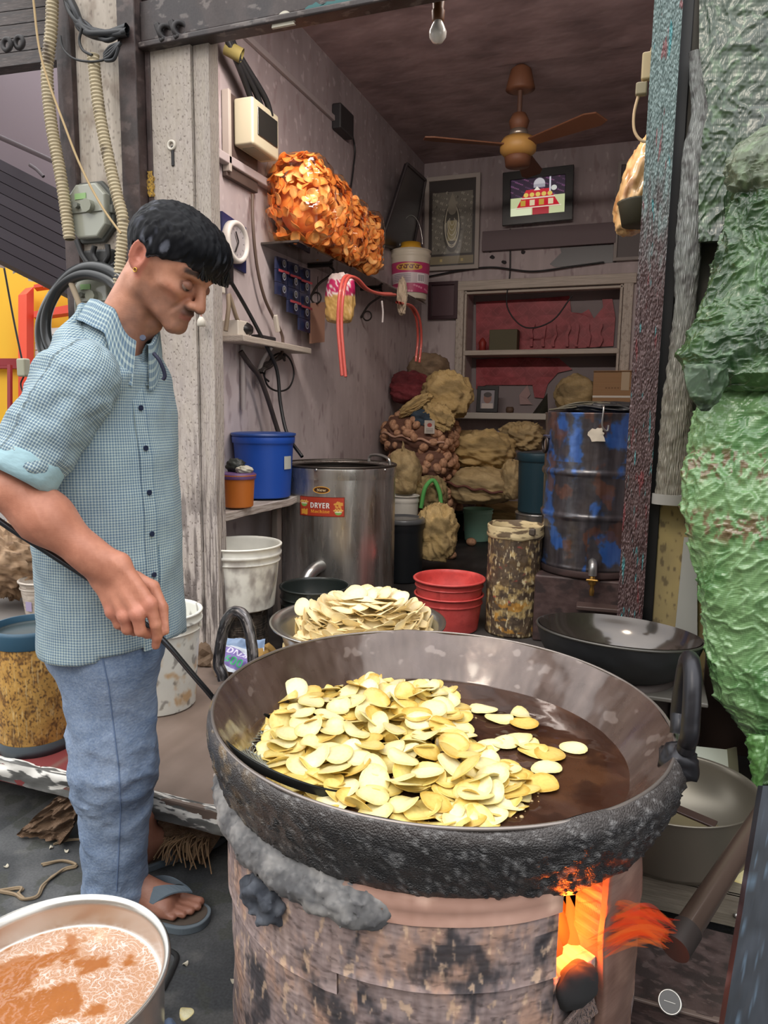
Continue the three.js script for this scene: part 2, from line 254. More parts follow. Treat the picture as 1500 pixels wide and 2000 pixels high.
{ // column between the two shops
  const a = atZ(140, 300, ZF).x, b = atZ(249, 300, ZF).x;
  struct('column', (() => { const g = box(a, HP, ZF - 0.3, b, 4, ZF - 0.005); return g; })(), mCol);
  struct('trim_2', muv(rbox2(a - 0.035, HP, ZF - 0.06, a + 0.035, 4, ZF + 0.02, 0.004)), mBrown);
}
{ // right shutter guide: thick old paint, brown below, teal above
  const w0 = ZF, xl = atZ(1236, 700, ZF).x, xr = atZ(1288, 700, ZF).x;
  const tp = tex(256, 1024, (u, v) => { const y = HP + v * 2.9, n = fbm(u * 7, v * 40, 2, 4), d = fbm(u * 16, v * 90, 6, 3), tl = ss(1.5, 2.0, y + n * 0.4); let c = mix3([94, 72, 72], [118, 138, 136], tl); c = c.map((q) => q + n * 44 + d * 34); c = mix3(c, [74, 150, 156], ss(0.2, 0.27, fbm(u * 6, v * 26, 9, 3) + (y < 1.4 ? 0 : -0.1)) * 0.85); c = mix3(c, [140, 54, 58], ss(0.24, 0.3, fbm(u * 5, v * 22, 19, 3)) * 0.6); return c; });
  const tb = bump(256, 1024, (u, v) => 0.5 + ns(u * 22, v * 240, 3) * 0.3 + ns(u * 44, v * 420, 7) * 0.2);
  const g = box(xl, HP, ZF - 0.09, xr, 3.1, ZF + 0.03);
  struct('trim_3', g, M(null, 0.36, { map: tp, bumpMap: tb, bumpScale: 0.016 }));
  struct('trim_4', muv(rbox2(xr - 0.004, HP, ZF - 0.1, xr + 0.03, 3.1, ZF - 0.02, 0.003)), mBlack);
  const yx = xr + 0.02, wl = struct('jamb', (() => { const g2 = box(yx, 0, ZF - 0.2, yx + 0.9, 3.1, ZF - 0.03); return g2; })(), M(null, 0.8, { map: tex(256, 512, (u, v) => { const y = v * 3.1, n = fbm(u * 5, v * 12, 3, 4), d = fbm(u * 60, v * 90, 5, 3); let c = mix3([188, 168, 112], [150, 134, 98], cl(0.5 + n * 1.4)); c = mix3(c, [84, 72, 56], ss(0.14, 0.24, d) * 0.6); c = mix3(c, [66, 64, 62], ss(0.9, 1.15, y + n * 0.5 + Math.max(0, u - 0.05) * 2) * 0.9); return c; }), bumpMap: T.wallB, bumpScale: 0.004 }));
}
// neighbour's shop to the left, seen past the column
{
  const q = (pts) => pts.map(([x, y, d]) => at(x, y, d));
  let [a, b, c, d] = q([[-160, 330, 2.9], [170, 400, 3.7], [170, 60, 3.7], [-160, 60, 2.9]]);
  struct('wall_far_left', slab(a, b, c, d, 0.05), M(0xa5989f, 0.85));
  struct('trim_5', merge([tube([at(-120, 215, 2.85), at(0, 268, 3.1), at(170, 345, 3.6)], 0.012, 20), tube([at(58, 322, 3.2), at(70, 330, 3.2), at(85, 345, 3.2)], 0.008, 10)]), M(0x7d7478, 0.6));
  for (let i = 0; i < 9; i++) { const y0 = 300 + i * 22; [a, b, c, d] = q([[-160, y0 - 70 + 20, 2.7], [150, y0 + 108, 3.5], [150, y0 + 88, 3.5], [-160, y0 - 93 + 22, 2.7]]); struct('shutter_slat', slab(a, b, c, d, 0.04 + (i % 2) * 0.02), M(i % 3 ? 0x3f3a42 : 0x4b464e, 0.5)); }
  for (let i = 0; i < 6; i++) { const y0 = -40 + i * 27; [a, b, c, d] = q([[-120, y0 + 52, 2.85], [139, y0 + 18, 2.92], [139, y0 - 7, 2.92], [-120, y0 + 26, 2.85]]); struct('shutter_slat', slab(a, b, c, d, 0.05), mShut); }
  const lr = q([[22, 92, 2.78], [46, 88, 2.78]]); lr.forEach((p) => struct('shutter_loop', new THREE.TorusGeometry(0.02, 0.009, 8, 16).translate(p.x, p.y, p.z + 0.02), mDark));
  [a, b, c, d] = q([[-250, 900, 4.6], [170, 900, 5.0], [170, 515, 5.0], [-250, 515, 4.6]]);
  const yw = struct('wall_yellow', slab(a, b, c, d, 0.06), M(0xe6b422, 0.6));
  [[-240, 700, 140, 712], [-240, 714, 100, 718]].forEach(([x0, y0, x1, y1], i) => { [a, b, c, d] = q([[x0, y1, 4.55], [i ? 100 : 66, y1 + 2, 4.9], [i ? 100 : 66, y0, 4.9], [x0, y0, 4.55]]); struct('red_rail', slab(a, b, c, d, 0.03), M(0x8c2a30, 0.5), yw); });
  [[14, 20]].forEach(([x0, x1]) => { [a, b, c, d] = q([[x0, 900, 4.7], [x1, 900, 4.7], [x1, 712, 4.7], [x0, 712, 4.7]]); struct('red_rail', slab(a, b, c, d, 0.03), M(0x8c2a30, 0.5), yw); });
  const fr = [[52, 566, 66, 830], [66, 600, 140, 620], [66, 548, 140, 562]].map(([x0, y0, x1, y1]) => { [a, b, c, d] = q([[x0, y1, 4.75], [x1, y1 - 10, 4.8], [x1, y0 - 6, 4.8], [x0, y0 + 8, 4.75]]); return slab(a, b, c, d, 0.08); });
  struct('door_1', merge(fr), M(0xd8452c, 0.5));
  for (let i = 0; i < 5; i++) { [a, b, c, d] = q([[68, 655 + i * 14, 4.82], [140, 650 + i * 14, 4.84], [140, 638 + i * 14, 4.84], [68, 643 + i * 14, 4.82]]); struct('white_slat', slab(a, b, c, d, 0.03), M(0xd8d4cf, 0.6)); }
  [a, b, c, d] = q([[-150, 1240, 3.6], [170, 1200, 3.8], [170, 870, 4.3], [-150, 870, 4.1]]);
  struct('wall_low_left', slab(a, b, c, d, 0.05), M(0x8a8684, 0.8));
  // ragged lower fringe of a pale awning
  const aw = []; for (let i = 0; i < 14; i++) { const x = i * 10 - 5, y = 488 + i * 4.4; [a, b, c, d] = q([[x, y + 34 - (i % 3) * 6, 4.1], [x + 13, y + 36 - (i % 2) * 8, 4.1], [x + 13, y + 10, 4.05], [x, y, 4.05]]); aw.push(slab(a, b, c, d, 0.01)); }
  const af = struct('awning_fringe', aw[0], M(0xb9a79c, 0.8)); aw.slice(1).forEach((g, i) => struct('fringe_strip', g, M([0xb9a79c, 0x8c4a4c, 0xd6cfc9][i % 3], 0.8), af));
}
// across the street, behind the viewer: plain house fronts, and this row's eaves slab overhead
struct('house_front_far', muv(box(-8, 0, 5.2, 6, 4.6, 5.6), 0.3), M(0x8f8378, 0.9));
struct('house_side_right', muv(box(1.9, 0, -7, 2.2, 4.2, -1.2), 0.3), M(0x6a625c, 0.9));

// ---------- stove, frying pan, potato slices ----------
const KC = V(-0.368, 0.62, -1.345), KQ = new THREE.Quaternion().setFromUnitVectors(V(0, 1, 0), V(0.026, 1, -0.002).normalize());
const OILY = 0.517, mOil = M(null, 0.06, { map: grime(512, 512, [62, 40, 30], [[[88, 58, 38], 5, 5, 0.5, 0.25, 0.6], [[44, 28, 22], 9, 9, 0.55, 0.2, 0.6]], 5, 4), ior: 1.47, bumpMap: bump(256, 256, (u, v) => 0.5 + fbm(u * 9, v * 9, 3, 3) * 0.5), bumpScale: 0.004 });
{
  // the stove: a clay-plastered drum
  const st = thing('clay_stove', 'round stove of a clay-daubed iron drum with a fire hole glowing on its right side', 'stove', V(-0.37, 0, -1.325));
  const tS = tex(1024, 512, (u, v) => {
    const n = fbm(u * 46, v * 7, 2, 5), f = fbm(u * 200, v * 16, 4, 4), k = fbm(u * 34, v * 5, 9, 5), p = fbm(u * 150, v * 14, 14, 4);
    let c = mix3([156, 136, 130], [124, 110, 110], cl(n + 0.5)); c = c.map((q) => q + f * 46);
    c = mix3(c, [172, 134, 112], ss(0.0, 0.3, k + f * 0.3) * 0.7); c = mix3(c, [44, 43, 48], ss(0.02, 0.26, fbm(u * 26, v * 4.5, 21, 5) + f * 0.25 - (v > 0.7 ? 0.12 : 0)) * 0.85);
    c = mix3(c, [202, 172, 144], ss(0.17, 0.26, p) * 0.7); c = mix3(c, [56, 44, 42], ss(0.16, 0.3, fbm(u * 130, v * 60, 3, 4)) * 0.35); return c;
  });
  const bS = bump(512, 256, (u, v) => 0.5 + fbm(u * 50, v * 14, 4, 4) * 0.5 + fbm(u * 120, v * 60, 7, 2) * 0.3);
  const mClay = M(null, 0.85, { map: tS, bumpMap: bS, bumpScale: 0.008 });
  // wall as an open shell; the fire hole is a gap in it. angle a: 0 = +z (towards the viewer), positive to the right
  const shell = (a0, a1, y0, y1, r0, r1, rough = 0.005, n = 120) => {
    const m = Math.max(8, Math.round(n * (a1 - a0) / 6.28)), k = Math.max(2, Math.round((y1 - y0) / 0.02)), pos = [], uv = [], idx = [];
    for (const side of [0, 1]) for (let j = 0; j <= k; j++) for (let i = 0; i <= m; i++) {
      const a = mix(a0, a1, i / m), y = mix(y0, y1, j / k), rr = (side ? r1 : r0) + fbm(Math.cos(a) * 5, y * 9, Math.sin(a) * 5, 4) * rough * (side ? 0 : 2);
      pos.push(Math.sin(a) * rr, y, Math.cos(a) * rr); uv.push(a / 6.283, y / 0.6);
    }
    const w = m + 1, N = w * (k + 1); for (let s = 0; s < 2; s++) for (let j = 0; j < k; j++) for (let i = 0; i < m; i++) { const q = s * N + j * w + i; idx.push(q, q + 1, q + w + 1, q, q + w + 1, q + w); }
    for (let j = 0; j < k; j++) for (const i of [0, m]) { const q = j * w + i; idx.push(q, q + w, q + N, q + w, q + w + N, q + N); }
    for (let i = 0; i < m; i++) for (const j of [0, k]) { const q = j * w + i; idx.push(q, q + 1, q + N, q + 1, q + 1 + N, q + N); }
    const g = new THREE.BufferGeometry(); g.setAttribute('position', new THREE.Float32BufferAttribute(pos, 3)); g.setAttribute('uv', new THREE.Float32BufferAttribute(uv, 2)); g.setIndex(idx); g.computeVertexNormals(); return g;
  };
  const H0 = 0.77, H1 = 1.02, R = 0.405;  // the hole spans these angles
  part('drum_wall', shell(H1, Math.PI * 2 + H0, 0, 0.47, R, R - 0.05), mClay, st);
  part('wall_below_hole', shell(H0 + 0.003, H1 - 0.003, 0, 0.325, R - 0.004, R - 0.05), mClay, st);
  part('band', shell(-0.05, H0 + 0.005, 0.452, 0.497, R + 0.012, R - 0.05, 0.002), M(null, 0.8, { map: grime(256, 64, [156, 122, 108], [[[90, 74, 72], 9, 4, 0.5, 0.15, 0.7], [[196, 164, 146], 30, 6, 0.6, 0.1, 0.6]], 4, 10) }), st);
  part('iron_sheet', shell(-0.1, H0, 0.34, 0.451, R + 0.007, R - 0.01, 0.003), mClay, st);
  part('iron_sheet', shell(-1.6, -0.08, 0.3, 0.45, R + 0.005, R - 0.01, 0.003), mClay, st);
  part('post', shell(H1, H1 + 0.32, 0.0, 0.5, R + 0.01, R - 0.05, 0.006), M(null, 0.85, { map: grime(128, 256, [112, 86, 76], [[[70, 54, 50], 8, 4, 0.5, 0.2, 0.8], [[150, 122, 108], 20, 4, 0.6, 0.1, 0.5]], 2, 10) }), st);
  // lumpy mud collar under the left of the pan
  const mMud = M(0xffffff, 0.95, { vertexColors: true });
  const mud = nets((x, y, z) => {
    const a = Math.atan2(x, z), r = Math.hypot(x, z), t = cl((-a + 0.18) / 1.75), yy = 0.462 + 0.04 * ss(0.1, 1, t), th = 0.027 * ss(-0.02, 0.08, t) * ss(1.25, 0.9, (-a + 0.18) / 1.75);
    if (th < 0.003) return 0.05; return Math.hypot(r - 0.408, (y - yy) * 0.8) - th - fbm(x * 26, y * 26, z * 26, 3) * 0.013 - fbm(x * 110, y * 110, z * 110, 3) * 0.012;
  }, [-0.54, 0.4, -0.3], [0.16, 0.62, 0.54], 0.006);
  vcol(mud, (p) => { const a = Math.atan2(p.x, p.z), n = fbm(p.x * 20, p.y * 20, p.z * 20, 4); return lin(mix3(mix3([142, 140, 138], [84, 84, 86], cl(0.5 + n * 1.8 + fbm(p.x * 130, p.y * 130, p.z * 130, 2))), [186, 156, 132], ss(-1.05, -1.3, a + n * 0.5) )); });
  part('mud_collar', mud, mMud, st);
  const lump = nets((x, y, z) => ellS(x, y, z, 0.05, 0.034, 0.03) - fbm(x * 40, y * 40, z * 40, 4) * 0.03 + Math.max(0, 0.014 - Math.hypot(x - 0.01, y)) * (z > 0 ? 1 : 0), [-0.08, -0.07, -0.06], [0.08, 0.07, 0.06], 0.005);
  vcol(lump, (p) => { const n = fbm(p.x * 60, p.y * 60, p.z * 60, 3); return lin([66 + n * 70, 70 + n * 70, 78 + n * 70]); });
  part('clay_lump', lump, mMud, st, [Math.sin(-0.45) * 0.415, 0.405, Math.cos(-0.45) * 0.415], [0, -0.45, 0]);
  const plug = new THREE.SphereGeometry(0.042, 24, 16).scale(1, 0.9, 0.55); warp(plug, (v) => v.multiplyScalar(1 + fbm(v.x * 40, v.y * 40, v.z * 40) * 0.25));
  part('soot_plug', plug, M(0x1b1b1d, 0.95), st, [Math.sin(0.89) * 0.405, 0.3, Math.cos(0.89) * 0.405], [0, 0.89, 0]);
  const fl = (w, h) => { const g = new THREE.PlaneGeometry(w, h, 6, 10); warp(g, (v) => { v.z += fbm(v.x * 14, v.y * 12, 4) * 0.03; v.x *= 1 - 0.25 * ss(0, h / 2, v.y); }); return g; };
  const flap = rbox(0.07, 0.05, 0.006); part('tin_flap', warp(flap, (v) => { v.z += fbm(v.x * 20, v.y * 20, 3) * 0.02; }), mClay, st, [Math.sin(0.9) * 0.412, 0.25, Math.cos(0.9) * 0.412], [0.2, 0.9, 0.2]);
  part('ash_bed', cyl(0.35, 0.06, 40).translate(0, 0.1, 0), M(0x3a2a24, 0.95), st);
  // glowing embers and flames inside the hole
  const mEm = (c, k) => new THREE.MeshStandardMaterial({ color: 0x2a1008, emissive: c, emissiveIntensity: k, roughness: 1, side: THREE.DoubleSide });
  const r0 = rng(5), em = [];
  const fire = thing('fire', 'orange flames burning inside the stove hole and licking under the pan edge', 'fire', V(-0.37, 0.28, -1.325));
  const mf = [mEm(0xff6414, 0.95), mEm(0xff3a0a, 0.8), mEm(0xff8c30, 1.15)];
  for (let i = 0; i < 30; i++) {
    const a = 0.74 + (i % 8) / 8 * 0.3 + r0() * 0.03, rr = 0.26 + r0() * 0.09, h = 0.08 + r0() * 0.05, w = 0.02 + r0() * 0.016, ph = r0() * 6;
    const pts = []; for (let k = 0; k <= 8; k++) { const t = k / 8; pts.push([w * Math.sin(Math.PI * Math.pow(t, 0.6)) * (1 - t * 0.6) + 0.0005, t * h]); }
    const g = lathe(pts, 10); warp(g, (v) => { v.x += Math.sin(v.y * 26 + ph) * 0.012; v.z += Math.cos(v.y * 22 + ph) * 0.01; });
    part('flame', g, mf[i % 3], fire, [Math.sin(a) * rr, 0.0 + r0() * 0.03, Math.cos(a) * rr]);
  }
  const bed = new THREE.SphereGeometry(0.1, 20, 12).scale(1.2, 0.5, 0.8); warp(bed, (v) => v.multiplyScalar(1 + fbm(v.x * 30, v.y * 30, v.z * 30) * 0.4)); part('embers', bed, mf[1], fire, [Math.sin(0.9) * 0.28, 0, Math.cos(0.9) * 0.28]);
  const pl = new THREE.PointLight(0xff6a1c, 0.75, 0, 2); pl.position.set(-0.37 + Math.sin(0.9) * 0.37, 0.37, -1.325 + Math.cos(0.9) * 0.37); pl.castShadow = true; pl.shadow.radius = 2; scene.add(pl);
}
// the iron frying pan (karahi)
{
  const k = thing('frying_pan', 'huge black iron wok of hot oil on the clay stove, crusted with soot outside', 'pan', KC); k.quaternion.copy(KQ);
  const RR = 0.449, th = -1.0;
  const inside = (y) => { const t = cl(-y / 0.17); return RR * Math.sqrt(Math.max(0, 1 - Math.pow(t, 1.35) * 0.97)) ; };
  const ip = []; for (let i = 0; i <= 26; i++) { const y = -0.17 * (1 - i / 26); const R = RR - 0.004 - (RR - 0.372) * Math.min(1, -y / 0.105) * 1.0; ip.push([y < -0.105 ? 0.372 * Math.sqrt(Math.max(0, 1 - ((-y - 0.105) / 0.065) ** 2)) : R, y]); }
  const gi = lathe(ip, 160); warp(gi, (v) => { const a = Math.atan2(v.x, v.z), e = ss(-0.04, 0, v.y); v.y += e * (Math.sin(a * 9 + 1) * 0.0016 + ns(Math.cos(a) * 4, Math.sin(a) * 4, 2) * 0.006); const q = 1 + ns(a * 8, v.y * 20, 3) * 0.004; v.x *= q; v.z *= q; });
  const tI = tex(1024, 256, (u, v) => { const n = fbm(u * 22, v * 5, 3, 4), d = fbm(u * 90, v * 5, 8, 4), e = ss(0.2, 0.27, fbm(u * 40, v * 9, 31, 3)); let c = mix3([98, 82, 74], [76, 58, 50], cl(0.5 + n)); c = c.map((q) => q + d * 30 + n * 14); return mix3(c, [150, 138, 132], e * 0.5); });
  const rI = bump(512, 128, (u, v) => 0.3 + fbm(u * 40, v * 10, 5, 4) * 0.3);
  part('bowl', gi, M(null, 0.34, { map: tI, roughnessMap: rI, roughness: 0.95, metalness: 0.3, clearcoat: 0.8, clearcoatRoughness: 0.1, bumpMap: bump(512, 128, (u, v) => 0.5 + fbm(u * 60, v * 8, 2, 4) * 0.5), bumpScale: 0.003 }), k);
  // crusted outer shell
  const op = [[0.3, -0.19], [0.36, -0.178], [0.398, -0.158], [0.428, -0.125], [0.444, -0.085], [0.455, -0.045], [0.458, -0.018], [0.453, -0.002], [0.446, 0.0]];
  const cr = new THREE.CatmullRomCurve3(op.map(([a, b]) => V(a, b, 0))), go = lathe(cr.getPoints(46).map((p) => [p.x, p.y]), 420);
  warp(go, (v) => {
    const a = Math.atan2(v.x, v.z), low = ss(-0.008, -0.06, v.y), r = Math.hypot(v.x, v.z), right = ss(0.2, 1.2, a) * ss(2.6, 1.8, a);
    const n = fbm(v.x * 34, v.y * 34, v.z * 34, 4), m = Math.max(0, fbm(v.x * 90 + 4, v.y * 90, v.z * 90, 3));
    const q = 1 + low * (n * 0.022 + m * 0.034) + right * ss(0.0, -0.03, v.y) * (0.026 + n * 0.035);
    v.x *= q; v.z *= q; v.y += low * n * 0.012 + ss(-0.02, 0, v.y) * (Math.sin(a * 9 + 1) * 0.0016 + ns(Math.cos(a) * 4, Math.sin(a) * 4, 2) * 0.006);
  });
  vcol(go, (p, nn) => { const a = Math.atan2(p.x, p.z), n = fbm(p.x * 30, p.y * 30, p.z * 30, 4), m = fbm(p.x * 120, p.y * 120, p.z * 120, 2), left = ss(-0.1, -0.8, a); let c = mix3([44, 42, 42], [26, 26, 29], cl(0.5 + n * 1.5)); c = mix3(c, [74, 68, 66], ss(-0.03, -0.005, p.y) * 0.8); c = mix3(c, [140, 112, 72], left * ss(0.0, 0.25, n + 0.35 * m) * 0.75); c = mix3(c, [150, 150, 150], ss(0.12, 0.3, m + n * 0.3) * 0.6); return lin(c); });
  part('soot_crust', go, M(0xffffff, 0.5, { vertexColors: true, clearcoat: 0.3, clearcoatRoughness: 0.3, bumpMap: (() => { const b = T.gran.clone(); b.repeat.set(16, 1.6); return b; })(), bumpScale: 0.005 }), k);
  part('rim', new THREE.TorusGeometry(RR - 0.001, 0.0032, 8, 160).rotateX(Math.PI / 2), M(0x8d8580, 0.35, { metalness: 0.7 }), k);
  // handles: upright forged loops
  const hm = M(null, 0.32, { map: grime(128, 128, [120, 116, 116], [[[60, 58, 60], 8, 8, 0.45, 0.2, 0.8], [[196, 192, 190], 20, 20, 0.64, 0.1, 0.6]], 3, 14), metalness: 0.75 }), hd = M(0x2e2e32, 0.36, { metalness: 0.6 });
  const loop = (w, h, r) => { const c = []; for (let i = 0; i <= 22; i++) { const a = -0.42 + i / 22 * (Math.PI + 0.84); const k2 = Math.sin(a); c.push(V(Math.cos(a) * w * (k2 < 0 ? 0.75 : 1) * (k2 > 0 ? Math.pow(Math.abs(Math.cos(a)) + 0.001, -0.12) : 1), k2 > 0 ? k2 * h : k2 * 0.04, 0)); } return warp(new THREE.TubeGeometry(new THREE.CatmullRomCurve3(c), 60, r, 14), (v) => v.multiplyScalar(1 + fbm(v.x * 40, v.y * 40, v.z * 40) * 0.03)); };
  const inv = KQ.clone().invert(), loc = (p) => p.sub(KC).applyQuaternion(inv);
  const setH = (base, yaw, g, m) => { const h = part('handle', g, m, k); h.position.copy(loc(base)); h.rotation.set(0, yaw, 0); return h; };
  const hl = setH(atW(460, 1318, 1.62), 0.05, loop(0.046, 0.15, 0.0135), hm); hl.rotation.z = 0.04; hl.rotation.x = -0.1;
  const hr2 = setH(atW(1334, 1432, 1.22), -1.46, loop(0.056, 0.135, 0.0155), hd); hr2.rotation.x = -0.05;
  const foot = (p, m) => part('handle_foot', warp(new THREE.SphereGeometry(0.035, 20, 14), (v) => v.multiplyScalar(1 + fbm(v.x * 40, v.y * 40, v.z * 40) * 0.5)), m, k).position.copy(loc(p));
  foot(atW(1325, 1490, 1.2), hd);
  // oil
  const oil = solo('frying_oil', warp(new THREE.CircleGeometry(0.39, 96), () => 0).rotateX(-Math.PI / 2), mOil, 'dark brown hot oil filling the big iron wok, bubbling round the potato slices', 'oil');
  oil.position.set(KC.x, OILY, KC.z);
}
// potato slices
function chipGeo(seed, rx, rz, warpA, rim = 0.0) {
  const r = rng(seed), n = 18, top = [], pos = [], idx = [], rings = [0, 0.4, 0.75, 0.96, 1], a1 = r() * 6, a2 = r() * 6, lob = 0.05 + r() * 0.06, th = 0.0011;
  const P = (q, i, s) => { const a = i / n * Math.PI * 2, k = q * (1 + lob * Math.cos(2 * a + a1) + 0.03 * Math.cos(3 * a + a2)), x = Math.cos(a) * rx * k, z = Math.sin(a) * rz * k; const y = warpA * (Math.cos(2 * a + a2) * q * q * 0.010 + Math.cos(3 * a + a1) * q * q * 0.004) + rim * q * q * 0.012 + ns(x * 60, z * 60, seed) * 0.0025 * warpA; return [x, y + s * th * (q > 0.99 ? 0.35 : 1), z]; };
  const vi = []; for (const s of [1, -1]) rings.forEach((q, k) => { const row = []; for (let i = 0; i < (k ? n : 1); i++) { row.push(pos.length / 3); pos.push(...P(q, i, s)); } vi.push(row); });
  const strip = (A, B, f) => { for (let i = 0; i < n; i++) { const j = (i + 1) % n; if (A.length === 1) f ? idx.push(A[0], B[j], B[i]) : idx.push(A[0], B[i], B[j]); else f ? idx.push(A[i], A[j], B[j], A[i], B[j], B[i]) : idx.push(A[i], B[j], A[j], A[i], B[i], B[j]); } };
  for (let k = 0; k < 4; k++) { strip(vi[k], vi[k + 1], true); strip(vi[k + 5], vi[k + 6], false); } strip(vi[4], vi[9], true);
  const g = new THREE.BufferGeometry(); g.setAttribute('position', new THREE.Float32BufferAttribute(pos, 3)); g.setIndex(idx); g.computeVertexNormals();
  const uv = []; for (let i = 0; i < pos.length / 3; i++) uv.push(pos[3 * i] / rx * 0.48 + 0.5, pos[3 * i + 2] / rz * 0.48 + 0.5); g.setAttribute('uv', new THREE.Float32BufferAttribute(uv, 2)); return g;
}
const chipTex = (mid, edge, seed) => tex(96, 96, (u, v) => { const r = Math.hypot(u - 0.5, v - 0.5) * 2, n = fbm(u * 9 + seed, v * 9, seed, 4); let c = mix3(mid, edge, ss(0.55, 1.0, r + n * 0.5) * 0.8); return c.map((q) => q + n * 20); });
const fryM = [[[246, 236, 182], [236, 214, 130]], [[242, 222, 140], [224, 186, 86]], [[248, 240, 196], [238, 220, 146]], [[234, 206, 114], [206, 160, 62]], [[240, 230, 178], [228, 206, 128]]].map(([a, b], i) => M(null, 0.32, { map: chipTex(a, b, i + 1), clearcoat: 0.4, clearcoatRoughness: 0.2, transmission: 0.12, thickness: 0 }));
const fryG = []; for (let i = 0; i < 12; i++) fryG.push(chipGeo(i + 3, 0.0285 + (i % 4) * 0.0026, 0.0245 + (i % 3) * 0.0026, 0.08 + (i % 5) * 0.1));
{
  const r = rng(77), C = V(KC.x, OILY, KC.z), placed = [], label = 'thin pale yellow potato slice frying in the heap in the oil';
  // heap outline on the oil, from its outline in the photograph
  const poly = [[505, 1362], [560, 1334], [640, 1338], [735, 1322], [800, 1332], [868, 1330], [905, 1380], [915, 1440], [955, 1475], [1010, 1500], [1035, 1545], [985, 1590], [930, 1600], [850, 1608], [700, 1585], [640, 1558], [560, 1520], [505, 1470], [500, 1410]].map(([x, y]) => { const p = atY(x, y, OILY + 0.012); return [p.x, p.z]; });
  const inP = (x, z) => { let c = false; for (let i = 0, j = poly.length - 1; i < poly.length; j = i++) { const [xi, zi] = poly[i], [xj, zj] = poly[j]; if ((zi > z) !== (zj > z) && x < (xj - xi) * (z - zi) / (zj - zi) + xi) c = !c; } return c; };
  const xs = poly.map((p) => p[0]), zs = poly.map((p) => p[1]), x0 = Math.min(...xs), x1 = Math.max(...xs), z0 = Math.min(...zs), z1 = Math.max(...zs);
  const edge = (x, z) => { let m = 9; for (let i = 0, j = poly.length - 1; i < poly.length; j = i++) { const [ax, az] = poly[j], [bx, bz] = poly[i], t = cl(((x - ax) * (bx - ax) + (z - az) * (bz - az)) / ((bx - ax) ** 2 + (bz - az) ** 2)); m = Math.min(m, Math.hypot(x - ax - (bx - ax) * t, z - az - (bz - az) * t)); } return m; };
  const e = new THREE.Euler(), q = new THREE.Quaternion(), low = [];
  const place = (x, y, z, tilt, i) => { const o = solo('potato_slice', fryG[i % 12], fryM[Math.floor(r() * 5)], label, 'potato slice', 'potato slices heaped in the frying oil'); o.position.set(x, y, z); o.rotation.set((r() - 0.5) * tilt, r() * 6.28, (r() - 0.5) * tilt, 'YXZ'); o.rotation.order = 'XZY'; return o; };
  let n = 0, tries = 0; const minD = 0.0228;
  // submerged lower layer joined as one
  while (low.length < 230 && tries++ < 9000) { const x = mix(x0, x1, r()), z = mix(z0, z1, r()); if (!inP(x, z)) continue; const g = fryG[low.length % 12].clone(); e.set((r() - 0.5) * 1.1, r() * 6.28, (r() - 0.5) * 1.1); g.applyQuaternion(q.setFromEuler(e)); g.translate(x, OILY + 0.002 + r() * 0.012 * ss(0, 0.05, edge(x, z)), z); low.push(g); }
  const lowM = solo('potato_slices_lower', merge(low), fryM[1], 'lower layer of frying potato slices half sunk in the oil under the heap', 'potato slices'); lowM.userData.kind = 'stuff';
  tries = 0;
  while (n < 158 && tries++ < 60000) {
    const x = mix(x0, x1, r()), z = mix(z0, z1, r()); if (!inP(x, z)) continue; const d = minD * (tries > 30000 ? 0.8 : 1);
    if (placed.some((p) => Math.hypot(p[0] - x, p[1] - z) < d)) continue;
    placed.push([x, z]); const h = ss(0, 0.09, edge(x, z)); place(x, OILY + 0.007 + h * (0.012 + r() * 0.02), z, 0.3 + h * 1.05 * r() + r() * 0.3, n++);
  }
  // strays to the right
  const st = [[945, 1383], [975, 1400], [1018, 1392], [1024, 1410], [955, 1455], [985, 1448], [1010, 1440], [1030, 1452], [1048, 1465], [1075, 1470], [1120, 1458], [1068, 1497], [1060, 1528], [1000, 1505], [1012, 1550], [960, 1588], [880, 1385], [900, 1420], [1040, 1462], [500, 1395], [520, 1380], [572, 1345]];
  st.forEach(([x, y], i) => { const p = atY(x, y, OILY + 0.008); const o = place(p.x, OILY + 0.006 + (i > 18 ? 0.015 : 0), p.z, i > 18 ? 1.1 : 0.22, n++); if (i < 18) { o.userData.label = 'potato slice floating on open dark oil right of the heap'; o.userData.group = 'potato slices floating apart from the heap'; } });
  // bubbles along the heap
  const bub = new THREE.InstancedMesh(new THREE.SphereGeometry(1, 8, 6), M(0xe2c48c, 0.12, { transmission: 0.5, thickness: 0, clearcoat: 1 }), 900), m4 = new THREE.Matrix4(); let b = 0;
  while (b < 900) { const x = mix(x0 - 0.03, x1 + 0.05, r()), z = mix(z0 - 0.03, z1 + 0.03, r()), ed = edge(x, z); if ((!inP(x, z) && ed > 0.03 * r()) || Math.hypot(x - C.x, z - C.z) > 0.365) continue; const s = 0.0012 + r() * r() * 0.0035; m4.makeScale(s, s * 0.7, s).setPosition(x, OILY + 0.001, z); bub.setMatrixAt(b++, m4); }
  bub.name = 'oil_bubbles'; scene.add(bub); tag(bub, 'froth of small bubbles on the oil among the frying slices', 'bubbles'); bub.userData.kind = 'stuff';
}
